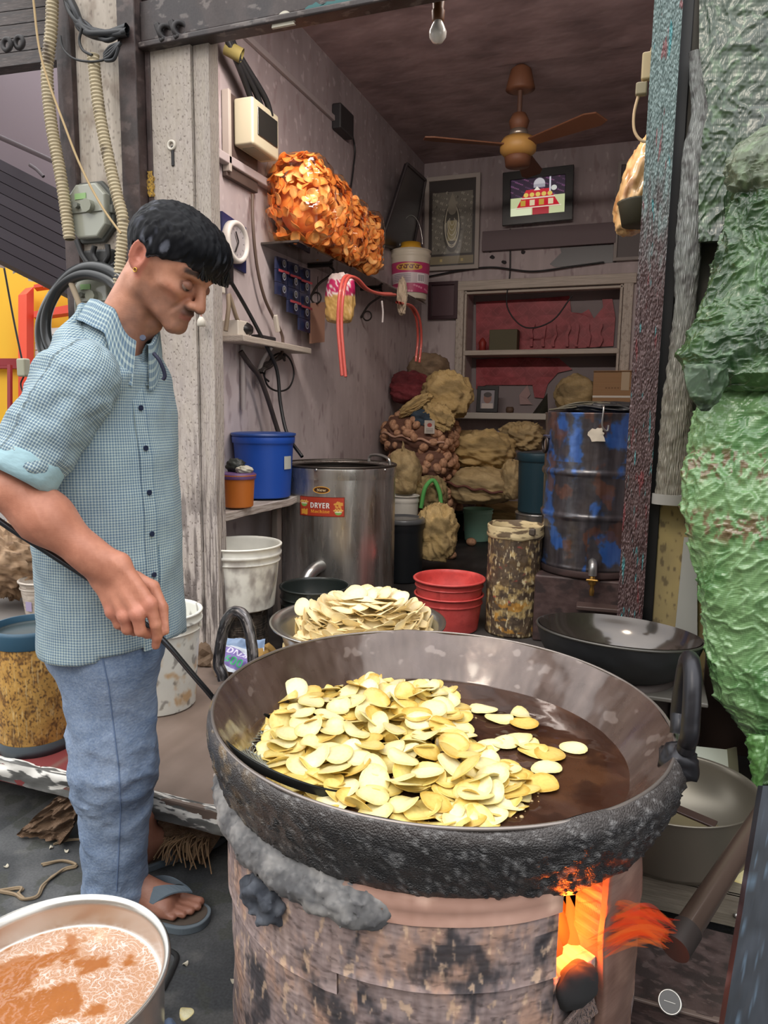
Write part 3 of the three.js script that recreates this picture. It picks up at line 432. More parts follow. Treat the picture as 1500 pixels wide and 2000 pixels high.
// wide wire skimmer held into the oil
{
  const c = atY(578, 1468, 0.53), s = thing('skimmer', 'large round wire-mesh skimmer with a long steel rod, dipped in the left of the oil', 'skimmer', c), R = 0.17;
  const m = M(0x5b5d5e, 0.3, { metalness: 0.85 }), md = M(0x2b2d2c, 0.35, { metalness: 0.7 }), n = V(0.3, 1, -0.32).normalize(), Q = new THREE.Quaternion().setFromUnitVectors(V(0, 1, 0), n);
  const wires = [];
  for (let i = 1; i <= 21; i++) { const rr = R * i / 21.5; wires.push(new THREE.TorusGeometry(rr, 0.0014, 6, 72).rotateX(Math.PI / 2).translate(0, -0.035 * (1 - (rr / R) ** 2), 0)); }
  for (let i = 0; i < 6; i++) { const a = i * Math.PI / 6, pts = []; for (let k = -8; k <= 8; k++) { const rr = R * k / 8; pts.push(V(Math.cos(a) * rr, -0.035 * (1 - (rr / R) ** 2) - 0.002, Math.sin(a) * rr)); } wires.push(tube(pts, 0.002, 24, 6)); }
  const w = part('wire_mesh', merge(wires), M(0xb4b8b0, 0.3, { metalness: 0.7 }), s); w.quaternion.copy(Q); w.userData.kind = 'stuff';
  const rim = part('rim', lathe([[R - 0.002, -0.006], [R + 0.004, -0.008], [R + 0.006, 0.006], [R + 0.003, 0.008], [R - 0.002, 0.006], [R - 0.002, -0.006]], 96), md, s); rim.quaternion.copy(Q);
  const P = [[-60, 972, 1.36], [0, 1018, 1.37], [100, 1083, 1.39], [196, 1146, 1.425], [255, 1196, 1.412], [318, 1250, 1.415], [372, 1312, 1.44], [424, 1374, 1.47], [440, 1402, 1.48]].map((q) => atW(...q).sub(c));
  part('rod', tube(P, 0.0062, 80, 10), M(0x4a4c50, 0.3, { metalness: 0.85 }), s);
  part('ferrule', tube([P[7], P[8], P[8].clone().lerp(V(-R * 0.93, 0.06, 0.02), 0.6), V(-R * 0.93, 0.06, 0.02)], 0.008, 14, 8), m, s);
}

// ---------- the man ----------
const man = thing('person', 'man in blue checked shirt and faded jeans, head bowed, stirring the wok with a skimmer', 'person', V(-1.15, 0, -1.3));
{
  const MO = man.position.clone(), toMan = (g) => g.translate(-MO.x, -MO.y, -MO.z);
  const Fd = V(0.985, 0, 0.172), Rd = V(-0.172, 0, 0.985);
  const bl = (f, s, u) => V(-1.15 + Fd.x * f + Rd.x * s, u, -1.305 + Fd.z * f + Rd.z * s);
  const tb = (x, y, z) => { const a = x + 1.15, c = z + 1.305; return [a * Fd.x + c * Fd.z, a * Rd.x + c * Rd.z, y]; };
  const lerpT = (tab, u) => { let i = 0; while (i < tab.length - 2 && u > tab[i + 1][0]) i++; const t = cl((u - tab[i][0]) / (tab[i + 1][0] - tab[i][0])), s = t * t * (3 - 2 * t); return tab[i].map((v, k) => mix(v, tab[i + 1][k], k ? s : t)); };
  // ---- head frame
  const psi = 0.36, pit = 0.58, h0 = RH.clone().multiplyScalar(Math.cos(psi)).addScaledVector(FH, -Math.sin(psi));
  const hf = h0.clone().multiplyScalar(Math.cos(pit)).add(V(0, -Math.sin(pit), 0)), hu = h0.clone().multiplyScalar(Math.sin(pit)).add(V(0, Math.cos(pit), 0)), hs = hf.clone().cross(hu);
  const HO = atW(272, 502, 1.535).addScaledVector(hs, -0.074);
  const hl = (x, y, z) => { x -= HO.x; y -= HO.y; z -= HO.z; return [x * hf.x + y * hf.y + z * hf.z, x * hu.x + y * hu.y + z * hu.z, x * hs.x + y * hs.y + z * hs.z]; };
  const hw = (f, u, s) => HO.clone().addScaledVector(hf, f).addScaledVector(hu, u).addScaledVector(hs, s);
  const neckB = bl(0.03, 0, 1.325), neckT = hw(-0.018, -0.03, 0), chest = bl(0.02, 0, 1.2);
  const c3 = (f, u, s, a, b, ra, rb) => { const bx = b[0] - a[0], by = b[1] - a[1], bz = b[2] - a[2], qx = f - a[0], qy = u - a[1], qz = s - a[2], t = cl((qx * bx + qy * by + qz * bz) / (bx * bx + by * by + bz * bz + 1e-9)); return Math.hypot(qx - bx * t, qy - by * t, qz - bz * t) - (ra + (rb - ra) * t); };
  const cran = (f, u, s) => ellS(f - 0.012, u - 0.042, s, 0.096, 0.079, 0.074);
  const headS = (f, u, s0) => {
    const s = Math.abs(s0); let d = cran(f, u, s);
    d = smin(d, ellS(f - 0.062, u + 0.012, s, 0.052, 0.082, 0.058), 0.03);                        // face
    d = smin(d, ellS(f - 0.082, u - 0.05, s, 0.036, 0.04, 0.056), 0.03);                           // forehead
    d = smin(d, c3(f, u, s, [0.012, -0.052, 0.05], [0.1, -0.094, 0.012], 0.015, 0.015), 0.022);   // jaw line
    d = smin(d, c3(f, u, s, [0.006, -0.01, 0.058], [0.012, -0.055, 0.05], 0.015, 0.015), 0.02);
    d = smin(d, ellS(f - 0.106, u + 0.089, s, 0.018, 0.016, 0.022), 0.018);                       // chin
    d = smin(d, ellS(f - 0.083, u + 0.018, s - 0.042, 0.024, 0.016, 0.018), 0.02);                 // cheekbone
    d = smin(d, ellS(f - 0.096, u + 0.056, s, 0.024, 0.026, 0.03), 0.02);                          // muzzle
    d = smax(d, -ellS(f - 0.084, u + 0.052, s - 0.058, 0.03, 0.022, 0.014), 0.02);                 // hollow cheek
    d = smin(d, c3(f, u, s, [0.114, 0.024, 0.01], [0.097, 0.028, 0.045], 0.0125, 0.01), 0.012);    // brow
    d = smax(d, -ellS(f - 0.117, u - 0.004, s - 0.031, 0.018, 0.011, 0.017), 0.012);               // eye socket
    d = smin(d, ellS(f - 0.094, u - 0.002, s - 0.031, 0.0145, 0.0125, 0.0145), 0.004);              // lids
    d = smin(d, c3(f, u, s, [0.114, 0.018, 0], [0.139, -0.03, 0], 0.009, 0.013), 0.011);        // nose
    d = smin(d, ellS(f - 0.123, u + 0.034, s - 0.0135, 0.0145, 0.0105, 0.0095), 0.006);              // wing
    d = smax(d, -ellS(f - 0.124, u + 0.041, s - 0.0075, 0.006, 0.004, 0.004), 0.003);
    d = smin(d, ellS(f - 0.117, u + 0.055, s, 0.0085, 0.0062, 0.021), 0.005);                      // lips
    d = smin(d, ellS(f - 0.1145, u + 0.066, s, 0.0085, 0.0066, 0.018), 0.005);
    d = smax(d, -ellS(f - 0.126, u + 0.0605, s, 0.009, 0.0014, 0.024), 0.002);
    d = smax(d, -c3(f, u, s, [0.112, -0.028, 0.022], [0.098, -0.062, 0.037], 0.003, 0.0025), 0.008);    // smile fold
    // ear
    const e0 = f + 0.002, e1 = u - 0.006, es = s - 0.07 - Math.max(0, -e0) * 0.45; let e = ellS(e0, e1, es, 0.0185, 0.032, 0.0062);
    e = smin(e, ellS(e0 - 0.006, e1 + 0.026, es, 0.009, 0.011, 0.006), 0.006);
    const er = Math.hypot(e0 / 0.0165, (e1) / 0.029); e = smin(e, Math.hypot((er - 1) * 0.018, es - 0.003) - 0.0036, 0.004);
    e = smax(e, -ellS(e0 - 0.002, e1 + 0.001, es - 0.0055, 0.009, 0.017, 0.006), 0.005);
    e = smin(e, Math.hypot(Math.hypot(e0 / 0.009, (e1 - 0.002) / 0.017) * 0.011 - 0.011, es - 0.0035) - 0.0022, 0.003);
    e = smax(e, -ellS(e0 - 0.007, e1 + 0.008, es - 0.003, 0.0055, 0.006, 0.008), 0.003);
    return smin(d, e, 0.006);
  };
  const skinHead = (x, y, z) => {
    const [f, u, s] = hl(x, y, z); let d = headS(f * (1 + 0.06 * ss(0.02, 0.1, f)), u, s);
    let n = capS(x, y, z, neckT, neckB, 0.05, 0.056); n = smin(n, capS(x, y, z, neckB, chest, 0.06, 0.09), 0.03);
    n = smin(n, c3(f, u, Math.abs(s), [-0.02, -0.05, 0.05], [0.02, -0.16, 0.012], 0.012, 0.012), 0.015);
    n = smin(n, c3(f, u, s, [0.05, -0.12, 0], [0.045, -0.14, 0], 0.016, 0.014), 0.02);
    return smin(d, n, 0.022);
  };
  const bb = (pts, m) => { const a = [9, 9, 9], b = [-9, -9, -9]; pts.forEach((p) => [p.x, p.y, p.z].forEach((v, i) => { a[i] = Math.min(a[i], v - m); b[i] = Math.max(b[i], v + m); })); return [a, b]; };
  let [mn, mx] = bb([hw(0, 0.05, 0), hw(0.06, -0.06, 0), neckB], 0.125);
  const gHead = nets(skinHead, mn, mx, 0.0034);
  const skinC = (p) => { const n = fbm(p.x * 30, p.y * 30, p.z * 30, 3), m = fbm(p.x * 160, p.y * 160, p.z * 160, 2); return [184 + n * 28 + m * 10, 128 + n * 26 + m * 10, 102 + n * 24 + m * 9]; };
  vcol(gHead, (p) => {
    const [f, u, s0] = hl(p.x, p.y, p.z), s = Math.abs(s0), n = fbm(p.x * 60, p.y * 60, p.z * 60, 3); let c = skinC(p);
    const lip = Math.max(ss(0.011, 0.007, Math.abs(u + 0.0605)) * ss(0.105, 0.111, f) * ss(0.026, 0.019, s)); c = mix3(c, [142, 82, 76], lip * 0.75);
    const stub = ss(-0.03, -0.05, u) * ss(0.0, 0.03, f) + 0; c = mix3(c, [112, 82, 70], stub * (0.42 + n * 0.4) * (1 - lip));
    const must = ss(0.014, 0.006, Math.abs(u + 0.047)) * ss(0.1, 0.112, f) * ss(0.034, 0.02, s); c = mix3(c, [78, 58, 52], must * 0.6);
    const bl2 = 0.033 - s * 0.06, brow = ss(0.0075, 0.003, Math.abs(u - bl2 - 0.0015)) * ss(0.006, 0.012, s) * ss(0.06, 0.052, s) * ss(0.075, 0.085, f); c = mix3(c, [44, 34, 32], brow * 0.85);
    const eye = ss(0.0125, 0.006, Math.abs(u + 0.001)) * ss(0.019, 0.013, Math.abs(s - 0.031)) * ss(0.088, 0.095, f); c = mix3(c, [112, 74, 62], eye * 0.7);
    const ear = ss(0.066, 0.072, s) * ss(0.03, 0.02, Math.abs(f)) * ss(0.045, 0.036, Math.abs(u)); c = mix3(c, [192, 112, 94], ear * 0.7);
    const cheek = ss(0.03, 0.0, Math.hypot(f - 0.09, u + 0.025)) ; c = mix3(c, [184, 112, 88], cheek * 0.4);
    return lin(c);
  });
  const parts = [gHead];
  for (const sg of [1, -1]) { // eyes, looking down at the pan
    const g = new THREE.SphereGeometry(0.0118, 24, 18), c = hw(0.0985, 0.0005, 0.031 * sg), look = hw(0.22, -0.045, 0.036 * sg).sub(c).normalize(); g.translate(c.x, c.y, c.z);
    vcol(g, (p) => { const t = p.clone().sub(c).normalize().dot(look); return lin(t > 0.95 ? [12, 9, 8] : t > 0.8 ? [46, 30, 22] : [150, 128, 116]); }); parts.push(g);
    // upper lid, half lowered
    const lid = new THREE.SphereGeometry(0.0131, 24, 10, 0, Math.PI * 2, 0, 1.45), q = new THREE.Quaternion().setFromUnitVectors(V(0, 1, 0), hu.clone().multiplyScalar(0.85).addScaledVector(hf, 0.42).normalize()); lid.applyQuaternion(q); lid.translate(c.x, c.y, c.z);
    vcol(lid, () => lin([138, 92, 74])); parts.push(lid);
  }
  // ---- right forearm and hand closed on the rod
  const EL = atW(26, 957, 1.37), WR = atW(212, 1116, 1.4), J = (a) => a.map((q) => atW(...q));
  const fing = [
    [J([[293, 1180, 1.386], [304, 1220, 1.388], [307, 1244, 1.398], [304, 1261, 1.404]]), [0.0125, 0.0112, 0.0098, 0.0085]],
    [J([[268, 1199, 1.376], [274, 1232, 1.38], [288, 1238, 1.404], [284, 1222, 1.425]]), [0.0128, 0.0112, 0.0098, 0.0085]],
    [J([[243, 1203, 1.384], [249, 1229, 1.39], [263, 1232, 1.412], [264, 1214, 1.43]]), [0.0122, 0.0106, 0.0092, 0.008]],
    [J([[220, 1194, 1.398], [231, 1220, 1.402], [243, 1226, 1.42], [246, 1210, 1.434]]), [0.0108, 0.0092, 0.0082, 0.0074]],
    [J([[240, 1118, 1.42], [298, 1146, 1.428], [316, 1186, 1.42], [321, 1232, 1.412]]), [0.016, 0.0135, 0.0118, 0.0095]]];
  const wI = atW(234, 1100, 1.4), wP = atW(198, 1134, 1.412), kn = fing.slice(0, 4).map((q) => q[0][0]);
  const armS = (x, y, z) => {
    const m1 = EL.clone().lerp(WR, 0.32); let d = capS(x, y, z, EL, m1, 0.046, 0.049); d = smin(d, capS(x, y, z, m1, WR, 0.047, 0.027), 0.03);
    d = smin(d, capS(x, y, z, EL.clone().lerp(WR, 0.75), wI, 0.028, 0.02), 0.02); d = smin(d, capS(x, y, z, EL.clone().lerp(WR, 0.75), wP, 0.027, 0.019), 0.02);
    kn.forEach((k, i) => { d = smin(d, capS(x, y, z, wI.clone().lerp(wP, i / 3), k, 0.018, 0.0125), 0.014); d = smin(d, capS(x, y, z, k, k, 0.0138, 0.0138), 0.006); });
    d = smin(d, capS(x, y, z, atW(225, 1135, 1.42), atW(262, 1170, 1.415), 0.02, 0.018), 0.02);
    fing.forEach(([p, r]) => { let e = 1; for (let i = 0; i < 3; i++) e = smin(e, capS(x, y, z, p[i], p[i + 1], r[i], r[i + 1]), 0.004); d = smin(d, e, 0.006); });
    // veins and tendons
    d -= Math.max(0, ridge(x * 16 + y * 9, y * 5 - x * 3, z * 16, 2) - 0.52) * 0.006;
    return d;
  };
  [mn, mx] = bb([WR, ...fing.flatMap((q) => q[0])], 0.03); [EL].forEach((p) => { mn[0] = Math.min(mn[0], p.x - 0.07); mx[1] = Math.max(mx[1], p.y + 0.07); mx[2] = Math.max(mx[2], p.z + 0.07); mn[2] = Math.min(mn[2], p.z - 0.07); });
  parts.push(vcol(nets(armS, mn, mx, 0.0036), (p) => { const c = skinC(p), k = Math.min(...kn.map((q) => q.distanceTo(p))); return lin(mix3([c[0] + 4, c[1] - 2, c[2]], [188, 118, 100], ss(0.03, 0.01, k) * 0.5)); }));
  fing.forEach(([p], i) => { if (i !== 3 && i !== 0) return; });
  // left arm hanging behind the body
  const LS = atW(205, 690, 1.8), LE = atW(225, 930, 1.84), LW = atW(262, 1120, 1.8);
  const larm = (x, y, z) => { let d = smin(capS(x, y, z, LE, LW, 0.042, 0.027), capS(x, y, z, LW, LW.clone().add(V(0.03, -0.07, 0)), 0.026, 0.024), 0.02); for (let i = 0; i < 4; i++) { const a = LW.clone().add(V(0.03 + i * 0.004, -0.07, -0.025 + i * 0.017)), b = a.clone().add(V(0.022, -0.05 - (i % 3) * 0.006, 0)); d = smin(d, capS(x, y, z, a, b, 0.009, 0.0075), 0.006); } return smin(d, capS(x, y, z, LW.clone().add(V(0.02, -0.02, 0.02)), LW.clone().add(V(0.06, -0.07, 0.035)), 0.012, 0.009), 0.008); };
  [mn, mx] = bb([LE, LW, LW.clone().add(V(0.05, -0.13, 0))], 0.06); parts.push(vcol(nets(larm, mn, mx, 0.006), (p) => lin(skinC(p))));
  // feet in slippers
  const footAt = (heel, dir, side) => { // heel on the sole, dir unit, side +1 = big toe on the viewer's far side
    const r = V(-dir.z, 0, dir.x), P = (a, b, h) => heel.clone().addScaledVector(dir, a).addScaledVector(r, b * side).add(V(0, h, 0));
    const toes = [[0.236, -0.03, 0.011], [0.24, -0.012, 0.009], [0.232, 0.006, 0.0085], [0.22, 0.022, 0.008], [0.202, 0.036, 0.0075]];
    return [(x, y, z) => { let d = capS(x, y, z, P(0.02, 0, 0.03), P(0.035, 0, 0.13), 0.032, 0.034); d = smin(d, capS(x, y, z, P(0.05, 0, 0.055), P(0.15, -0.006, 0.032), 0.036, 0.026), 0.03); d = smin(d, capS(x, y, z, P(0.16, -0.024, 0.024), P(0.17, 0.024, 0.02), 0.02, 0.016), 0.02); d = smin(d, capS(x, y, z, P(0.03, 0, 0.024), P(0.15, 0.02, 0.022), 0.026, 0.02), 0.02); toes.forEach(([a, b, q]) => { d = smin(d, capS(x, y, z, P(a - 0.062, b * 0.9, 0.02), P(a - 0.008, b, 0.015), q * 1.05, q), 0.005); }); return smax(d, 0.012 - y + heel.y * 0, 0.004); }, P];
  };
  const HEEL = V(-1.165, 0.014, -1.272), DIR = V(0.993, 0, -0.12).normalize(), [ftS, FP] = footAt(HEEL, DIR, 1), HEEL2 = V(-1.2, 0.014, -1.4), [ft2, FP2] = footAt(HEEL2, V(0.5, 0, -0.86).normalize(), -1);
  for (const [S, P] of [[ftS, FP], [ft2, FP2]]) { [mn, mx] = bb([P(0, 0, 0), P(0.25, 0, 0), P(0.05, 0, 0.12)], 0.055); parts.push(vcol(nets(S, mn, mx, 0.0045), (p) => { const c = skinC(p); return lin([c[0] * 0.76, c[1] * 0.74, c[2] * 0.76]); })); }
  const body = merge2(parts); toMan(body);
  part('body', body, M(0xffffff, 0.5, { vertexColors: true, sheen: 0.2, bumpMap: T.skinB = bump(256, 256, (u, v) => 0.5 + ns(u * 120, v * 120, 1) * 0.4), bumpScale: 0.0004 }), man);
  // ---- hair
  const hairS = (x, y, z) => {
    const [f, u, s] = hl(x, y, z), as = Math.abs(s), st = ns(f * 50 + u * 20, u * 26 - f * 16, s * 150) * 0.6 + ns(f * 110, u * 50, s * 260) * 0.4;
    let d = ellS(f - 0.012, u - 0.046, s, 0.103, 0.084, 0.079) - 0.006;
    d = smin(d, ellS(f - 0.07, u - 0.08, s, 0.062, 0.042, 0.066), 0.03);
    d = smin(d, ellS(f - 0.103, u - 0.066, s + 0.012, 0.02, 0.03, 0.045), 0.02);              // fringe over the brow
    d = smin(d, c3(f, u, s, [0.104, 0.07, 0.0], [0.12, 0.036, -0.025], 0.014, 0.004), 0.012);
    d = smin(d, c3(f, u, s, [0.1, 0.06, 0.03], [0.108, 0.042, 0.022], 0.012, 0.004), 0.012);
    const line = f > 0.0 ? 0.0 + f * 0.36 : 0.0 + f * 1.3;                                // lower edge: temple, then over the ear to the nape
    let cut = line + (f > 0.02 && f < 0.1 ? 0.008 : 0) - u; if (f > -0.03 && f < 0.03 && as > 0.05) cut = Math.max(cut, 0.03 - Math.abs(f + 0.004) * 0.5 - u + (f > 0.014 ? -0.024 : 0));
    cut += st * 0.008; if (f > 0.095) cut = Math.max(-1, 0.036 - u + st * 0.012);
    d -= st * 0.0055; return smax(d, cut, 0.006);
  };
  [mn, mx] = bb([hw(0, 0.05, 0), hw(0.06, 0.05, 0)], 0.125);
  const gHair = nets(hairS, mn, mx, 0.0032);
  vcol(gHair, (p) => { const [f, u, s] = hl(p.x, p.y, p.z), k = ns(f * 40 + u * 20, u * 26 - f * 14, s * 210), g = ss(0.12, 0.42, k) * ss(-0.35, 0.25, ns(f * 9, u * 9, 4)); const low = ss(0.03, -0.02, u - 0.4 * f) * 20; return lin([17 + g * 72 + low, 18 + g * 74 + low * 0.8, 22 + g * 80 + low * 0.6]); });
  part('hair', toMan(gHair), M(0xffffff, 0.55, { vertexColors: true, specularIntensity: 0.22 }), man);
  { // loose locks at the fringe and crown
    const r = rng(9), L = []; for (let i = 0; i < 60; i++) { const s = (r() - 0.6) * 0.1, a = [0.092 + r() * 0.01, 0.085 + r() * 0.015, s], b = [0.112 + r() * 0.008, 0.062, s - 0.004 + r() * 0.006], c = [0.114 + r() * 0.01, 0.038 - r() * 0.012, s - 0.012 + (r() - 0.5) * 0.02]; const g = tube([hw(...a), hw(...b), hw(...c)], 0.0016 + r() * 0.0012, 8, 5); L.push(g); }
    const m = part('fringe', toMan(merge(L)), M(0x15161a, 0.4), man); m.userData.kind = 'stuff';
  }
  const ear = hw(0.007, -0.026, 0.078); part('earring', new THREE.TorusGeometry(0.004, 0.0012, 8, 16).translate(ear.x - MO.x, ear.y, ear.z - MO.z), M(0xc8a24a, 0.3, { metalness: 1 }), man);
  // ---- shirt
  const SEC = [[0.6, 0.006, 0.15, 0.172], [0.66, 0.004, 0.148, 0.172], [0.8, 0.004, 0.146, 0.165], [0.95, 0.004, 0.146, 0.166], [1.08, 0.0, 0.142, 0.176], [1.18, 0.0, 0.13, 0.182], [1.26, 0.008, 0.112, 0.165], [1.34, 0.024, 0.088, 0.12], [1.41, 0.032, 0.062, 0.066]];
  const SH = atW(152, 742, 1.455), CU = atW(40, 922, 1.375), SHL = atW(215, 690, 1.77), CUL = LE.clone().lerp(LS, 0.1);
  const fold = (f, s, u) => { // drag lines falling from the shoulder and creases at the waist
    const a = ridge(f * 4 + u * 1.2, u * 2.2 + s, s * 5, 3) - 0.25, b = fbm(f * 9, u * 5, s * 9, 3), c = Math.sin((u * 1.0 + f * 0.9) * 60 + fbm(f * 6, u * 6, s * 6) * 9) * ss(0.72, 0.78, u) * ss(0.98, 0.86, u) * 0.5; return a * 0.010 + b * 0.009 + c * 0.0018; };
  const shirtS = (x, y, z) => {
    const [f, s, u] = tb(x, y, z), [, c, af, as] = lerpT(SEC, u); let d = ellS(f - c, s, 0, af, as, 99);
    d = smin(d, capS(x, y, z, neckB, SH, 0.066, 0.072), 0.05); d = smin(d, capS(x, y, z, neckB, SHL, 0.055, 0.07), 0.05);
    d -= fold(f, s, u) * ss(1.34, 1.2, u);
    const hem = 0.664 - 0.018 * Math.cos(f * 12) * (1 - Math.abs(s) * 2) + (f > 0.1 ? 0.01 : 0);
    d = smax(d, hem - u, 0.004);
    d = smax(d, u - (1.37 + (f < 0.02 ? 0.05 : 0) - Math.max(0, f - 0.03) * 0.9), 0.01);
    const g = Math.abs(s + 0.006) - 0.0025 - 0.012 * ss(0.86, 0.66, u); if (f > 0) d = smax(d, -Math.max(g, u - 0.9, 0.1 - f), 0.004);
    return d;
  };
  [mn, mx] = bb([bl(0, 0, 0.64), bl(0, 0, 1.38)], 0.24); mn[1] = 0.62; mx[1] = 1.42;
  const gSh = nets(shirtS, mn, mx, 0.0062);
  const check = tex(512, 512, (u, v) => { // small woven check: 40 repeats a side
    const k = 40, a = (u * k) % 1, b = (v * k) % 1, X = a < 0.62, Y = b < 0.62, n = ns(u * 90, v * 90, 3) * 8 + fbm(u * 4, v * 4, 2) * 14;
    const c = X && Y ? [98, 122, 142] : X || Y ? [148, 166, 172] : [186, 200, 196]; return [c[0] + n, c[1] + n, c[2] + n * 0.7]; });
  const mShirt = M(null, 0.9, { map: check, sheen: 0.3, bumpMap: bump(256, 256, (u, v) => { const a = (u * 40) % 1, b = (v * 40) % 1; return 0.5 + 0.25 * Math.sin(a * 6.283) + 0.25 * Math.sin(b * 6.283); }), bumpScale: 0.0006 }), mInner = M(0xa9c3cf, 0.9), mBtn = M(0x1d2440, 0.35);
  const uvBody = (g) => { const p = g.attributes.position, uv = new Float32Array(p.count * 2); for (let i = 0; i < p.count; i++) { const [f, s, u] = tb(p.getX(i), p.getY(i), p.getZ(i)); uv[2 * i] = (Math.atan2(f, s + 1e-6) * 0.155) / 0.235 ; uv[2 * i + 1] = u / 0.235; } g.setAttribute('uv', new THREE.BufferAttribute(uv, 2)); return g; };
  const shirt = part('shirt', toMan(uvBody(gSh)), mShirt, man);
  const uvLimb = (g, a, b, R) => { const d = b.clone().sub(a).normalize(), e1 = d.clone().cross(V(0, 0, 1)).normalize(), e2 = d.clone().cross(e1), p = g.attributes.position, uv = new Float32Array(p.count * 2), q = V(); for (let i = 0; i < p.count; i++) { q.fromBufferAttribute(p, i).sub(a); uv[2 * i] = Math.atan2(q.dot(e1), q.dot(e2)) * R / 0.235; uv[2 * i + 1] = q.dot(d) / 0.235; } g.setAttribute('uv', new THREE.BufferAttribute(uv, 2)); return g; };
  const sleeve = (A, B, r0, r1) => {
    const D = B.clone().sub(A).normalize(), len = A.distanceTo(B);
    const S = (x, y, z) => { const t = (x - A.x) * D.x + (y - A.y) * D.y + (z - A.z) * D.z; let d = capS(x, y, z, A, B.clone().addScaledVector(D, 0.05), r0, r1); d -= (Math.sin(t * 60 + fbm(x * 14, y * 14, z * 14) * 8) * 0.0022 + fbm(x * 16, y * 16, z * 16, 3) * 0.014 + (ridge(x * 7, y * 7, z * 7, 2) - 0.3) * 0.008); return smax(d, t - len, 0.004); };
    const [a, b] = bb([A, B], 0.12); return uvLimb(nets(S, a, b, 0.006), A, B, r0);
  };
  part('sleeve', toMan(sleeve(SH, CU, 0.08, 0.066)), mShirt, shirt); part('sleeve', toMan(sleeve(SHL, CUL, 0.078, 0.06)), mShirt, shirt);
  const cuff = (A, B, r) => { const D = B.clone().sub(A).normalize(), g = lathe([[r - 0.008, 0.018], [r + 0.002, 0.012], [r + 0.005, 0], [r + 0.004, -0.03], [r - 0.002, -0.04], [r - 0.012, -0.036], [r - 0.014, 0], [r - 0.008, 0.018]], 48); warp(g, (v) => v.multiplyScalar(1 + fbm(v.x * 20, v.y * 30, v.z * 20) * 0.1)); g.applyQuaternion(new THREE.Quaternion().setFromUnitVectors(V(0, 1, 0), D)); const e = B.clone(); return g.translate(e.x, e.y, e.z); };
  part('cuff', toMan(cuff(SH, CU, 0.068)), M(0x9dbdc6, 0.9, { bumpMap: T.wallB, bumpScale: 0.002 }), shirt).userData.label = 'rolled plain cuff'; part('cuff', toMan(cuff(SHL, CUL, 0.063)), mInner, shirt);
  { // collar: two folded leaves round the neck
    const N = 56, pos = [], uv = [], idx = [], cA = neckB.clone().lerp(neckT, 0.1), ax = neckT.clone().sub(neckB).normalize().lerp(V(0, 1, 0), 0.4).normalize(), fx = Fd.clone().addScaledVector(ax, -Fd.dot(ax)).normalize(), sx = fx.clone().cross(ax);
    const rows = [[0.092, -0.045, 0], [0.066, -0.004, 0], [0.06, 0.024, 0], [0.064, 0.04, 0], [0.07, 0.038, 0], [0.077, 0.02, 0.4], [0.088, -0.008, 1], [0.09, -0.014, 1]];
    rows.forEach(([r, h, w], k) => { for (let i = 0; i <= N; i++) { const a = 0.2 + i / N * (6.283 - 0.4), fr = Math.cos(a), tip = ss(0.55, 1, fr); const rr = r + 0.012 * Math.max(0, fr) + w * tip * 0.012, hh = h - tip * 0.045 - w * tip * 0.04 - Math.max(0, fr) * 0.012; const p = cA.clone().addScaledVector(fx, Math.cos(a) * rr * 1.05 + 0.004).addScaledVector(sx, Math.sin(a) * rr).addScaledVector(ax, hh + 0.034); pos.push(p.x, p.y, p.z); uv.push(a * 0.08 / 0.235, (h + k * 0.01) / 0.235); } });
    for (let k = 0; k < rows.length - 1; k++) for (let i = 0; i < N; i++) { const q = k * (N + 1) + i; idx.push(q, q + 1, q + N + 2, q, q + N + 2, q + N + 1); }
    const g = new THREE.BufferGeometry(); g.setAttribute('position', new THREE.Float32BufferAttribute(pos, 3)); g.setAttribute('uv', new THREE.Float32BufferAttribute(uv, 2)); g.setIndex(idx); g.computeVertexNormals(); part('collar', toMan(g), mShirt, shirt);
    const fronts = []; for (let k = 0; k <= 24; k++) { const u = mix(1.27, 0.672, k / 24), [, c, af] = lerpT(SEC, u); fronts.push([u, c + af + fold(c + af, 0, u) * ss(1.34, 1.2, u) + 0.0005]); }
    const pg = new THREE.BoxGeometry(0.03, 1, 0.005, 2, 24, 1); const pp = pg.attributes.position; for (let i = 0; i < pp.count; i++) { const k = Math.round((0.5 - pp.getY(i)) * 24), [u, f] = fronts[k], s = 0.014 + pp.getX(i) * 1.0 + (u < 0.85 ? (0.85 - u) * 0.06 : 0), q = bl(f + pp.getZ(i) - Math.abs(s) * 0.06, s, u); pp.setXYZ(i, q.x, q.y, q.z); } pg.computeVertexNormals(); uvBody(pg); part('placket', toMan(pg), mShirt, shirt);
    [1.2, 1.115, 1.02, 0.93, 0.84].forEach((u) => { const [, c, af] = lerpT(SEC, u), q = bl(c + af + fold(c + af, 0, u) + 0.005, 0.014, u); const b = cyl(0.0058, 0.003, 16).rotateZ(Math.PI / 2).rotateY(-0.17); part('button', b.translate(q.x - MO.x, q.y, q.z - MO.z), mBtn, shirt); });
    const cb = atW(279, 660, 1.512); part('button', cyl(0.0062, 0.004, 16).rotateX(1.2).rotateY(0.6).translate(cb.x - MO.x, cb.y, cb.z - MO.z), mBtn, shirt);
    part('neck_cord', tube([[300, 690, 1.53], [312, 705, 1.525], [322, 735, 1.53], [318, 742, 1.53]].map((q) => atW(...q).sub(MO)), 0.004, 20, 6), M(0x20223a, 0.7), shirt);
  }
  // ---- jeans
  const HR = atW(214, 1270, 1.575), KR = atW(222, 1500, 1.56), AR = atW(228, 1748, 1.57), HLp = atW(206, 1270, 1.7), KL = atW(222, 1500, 1.7), AL = atW(224, 1735, 1.7);
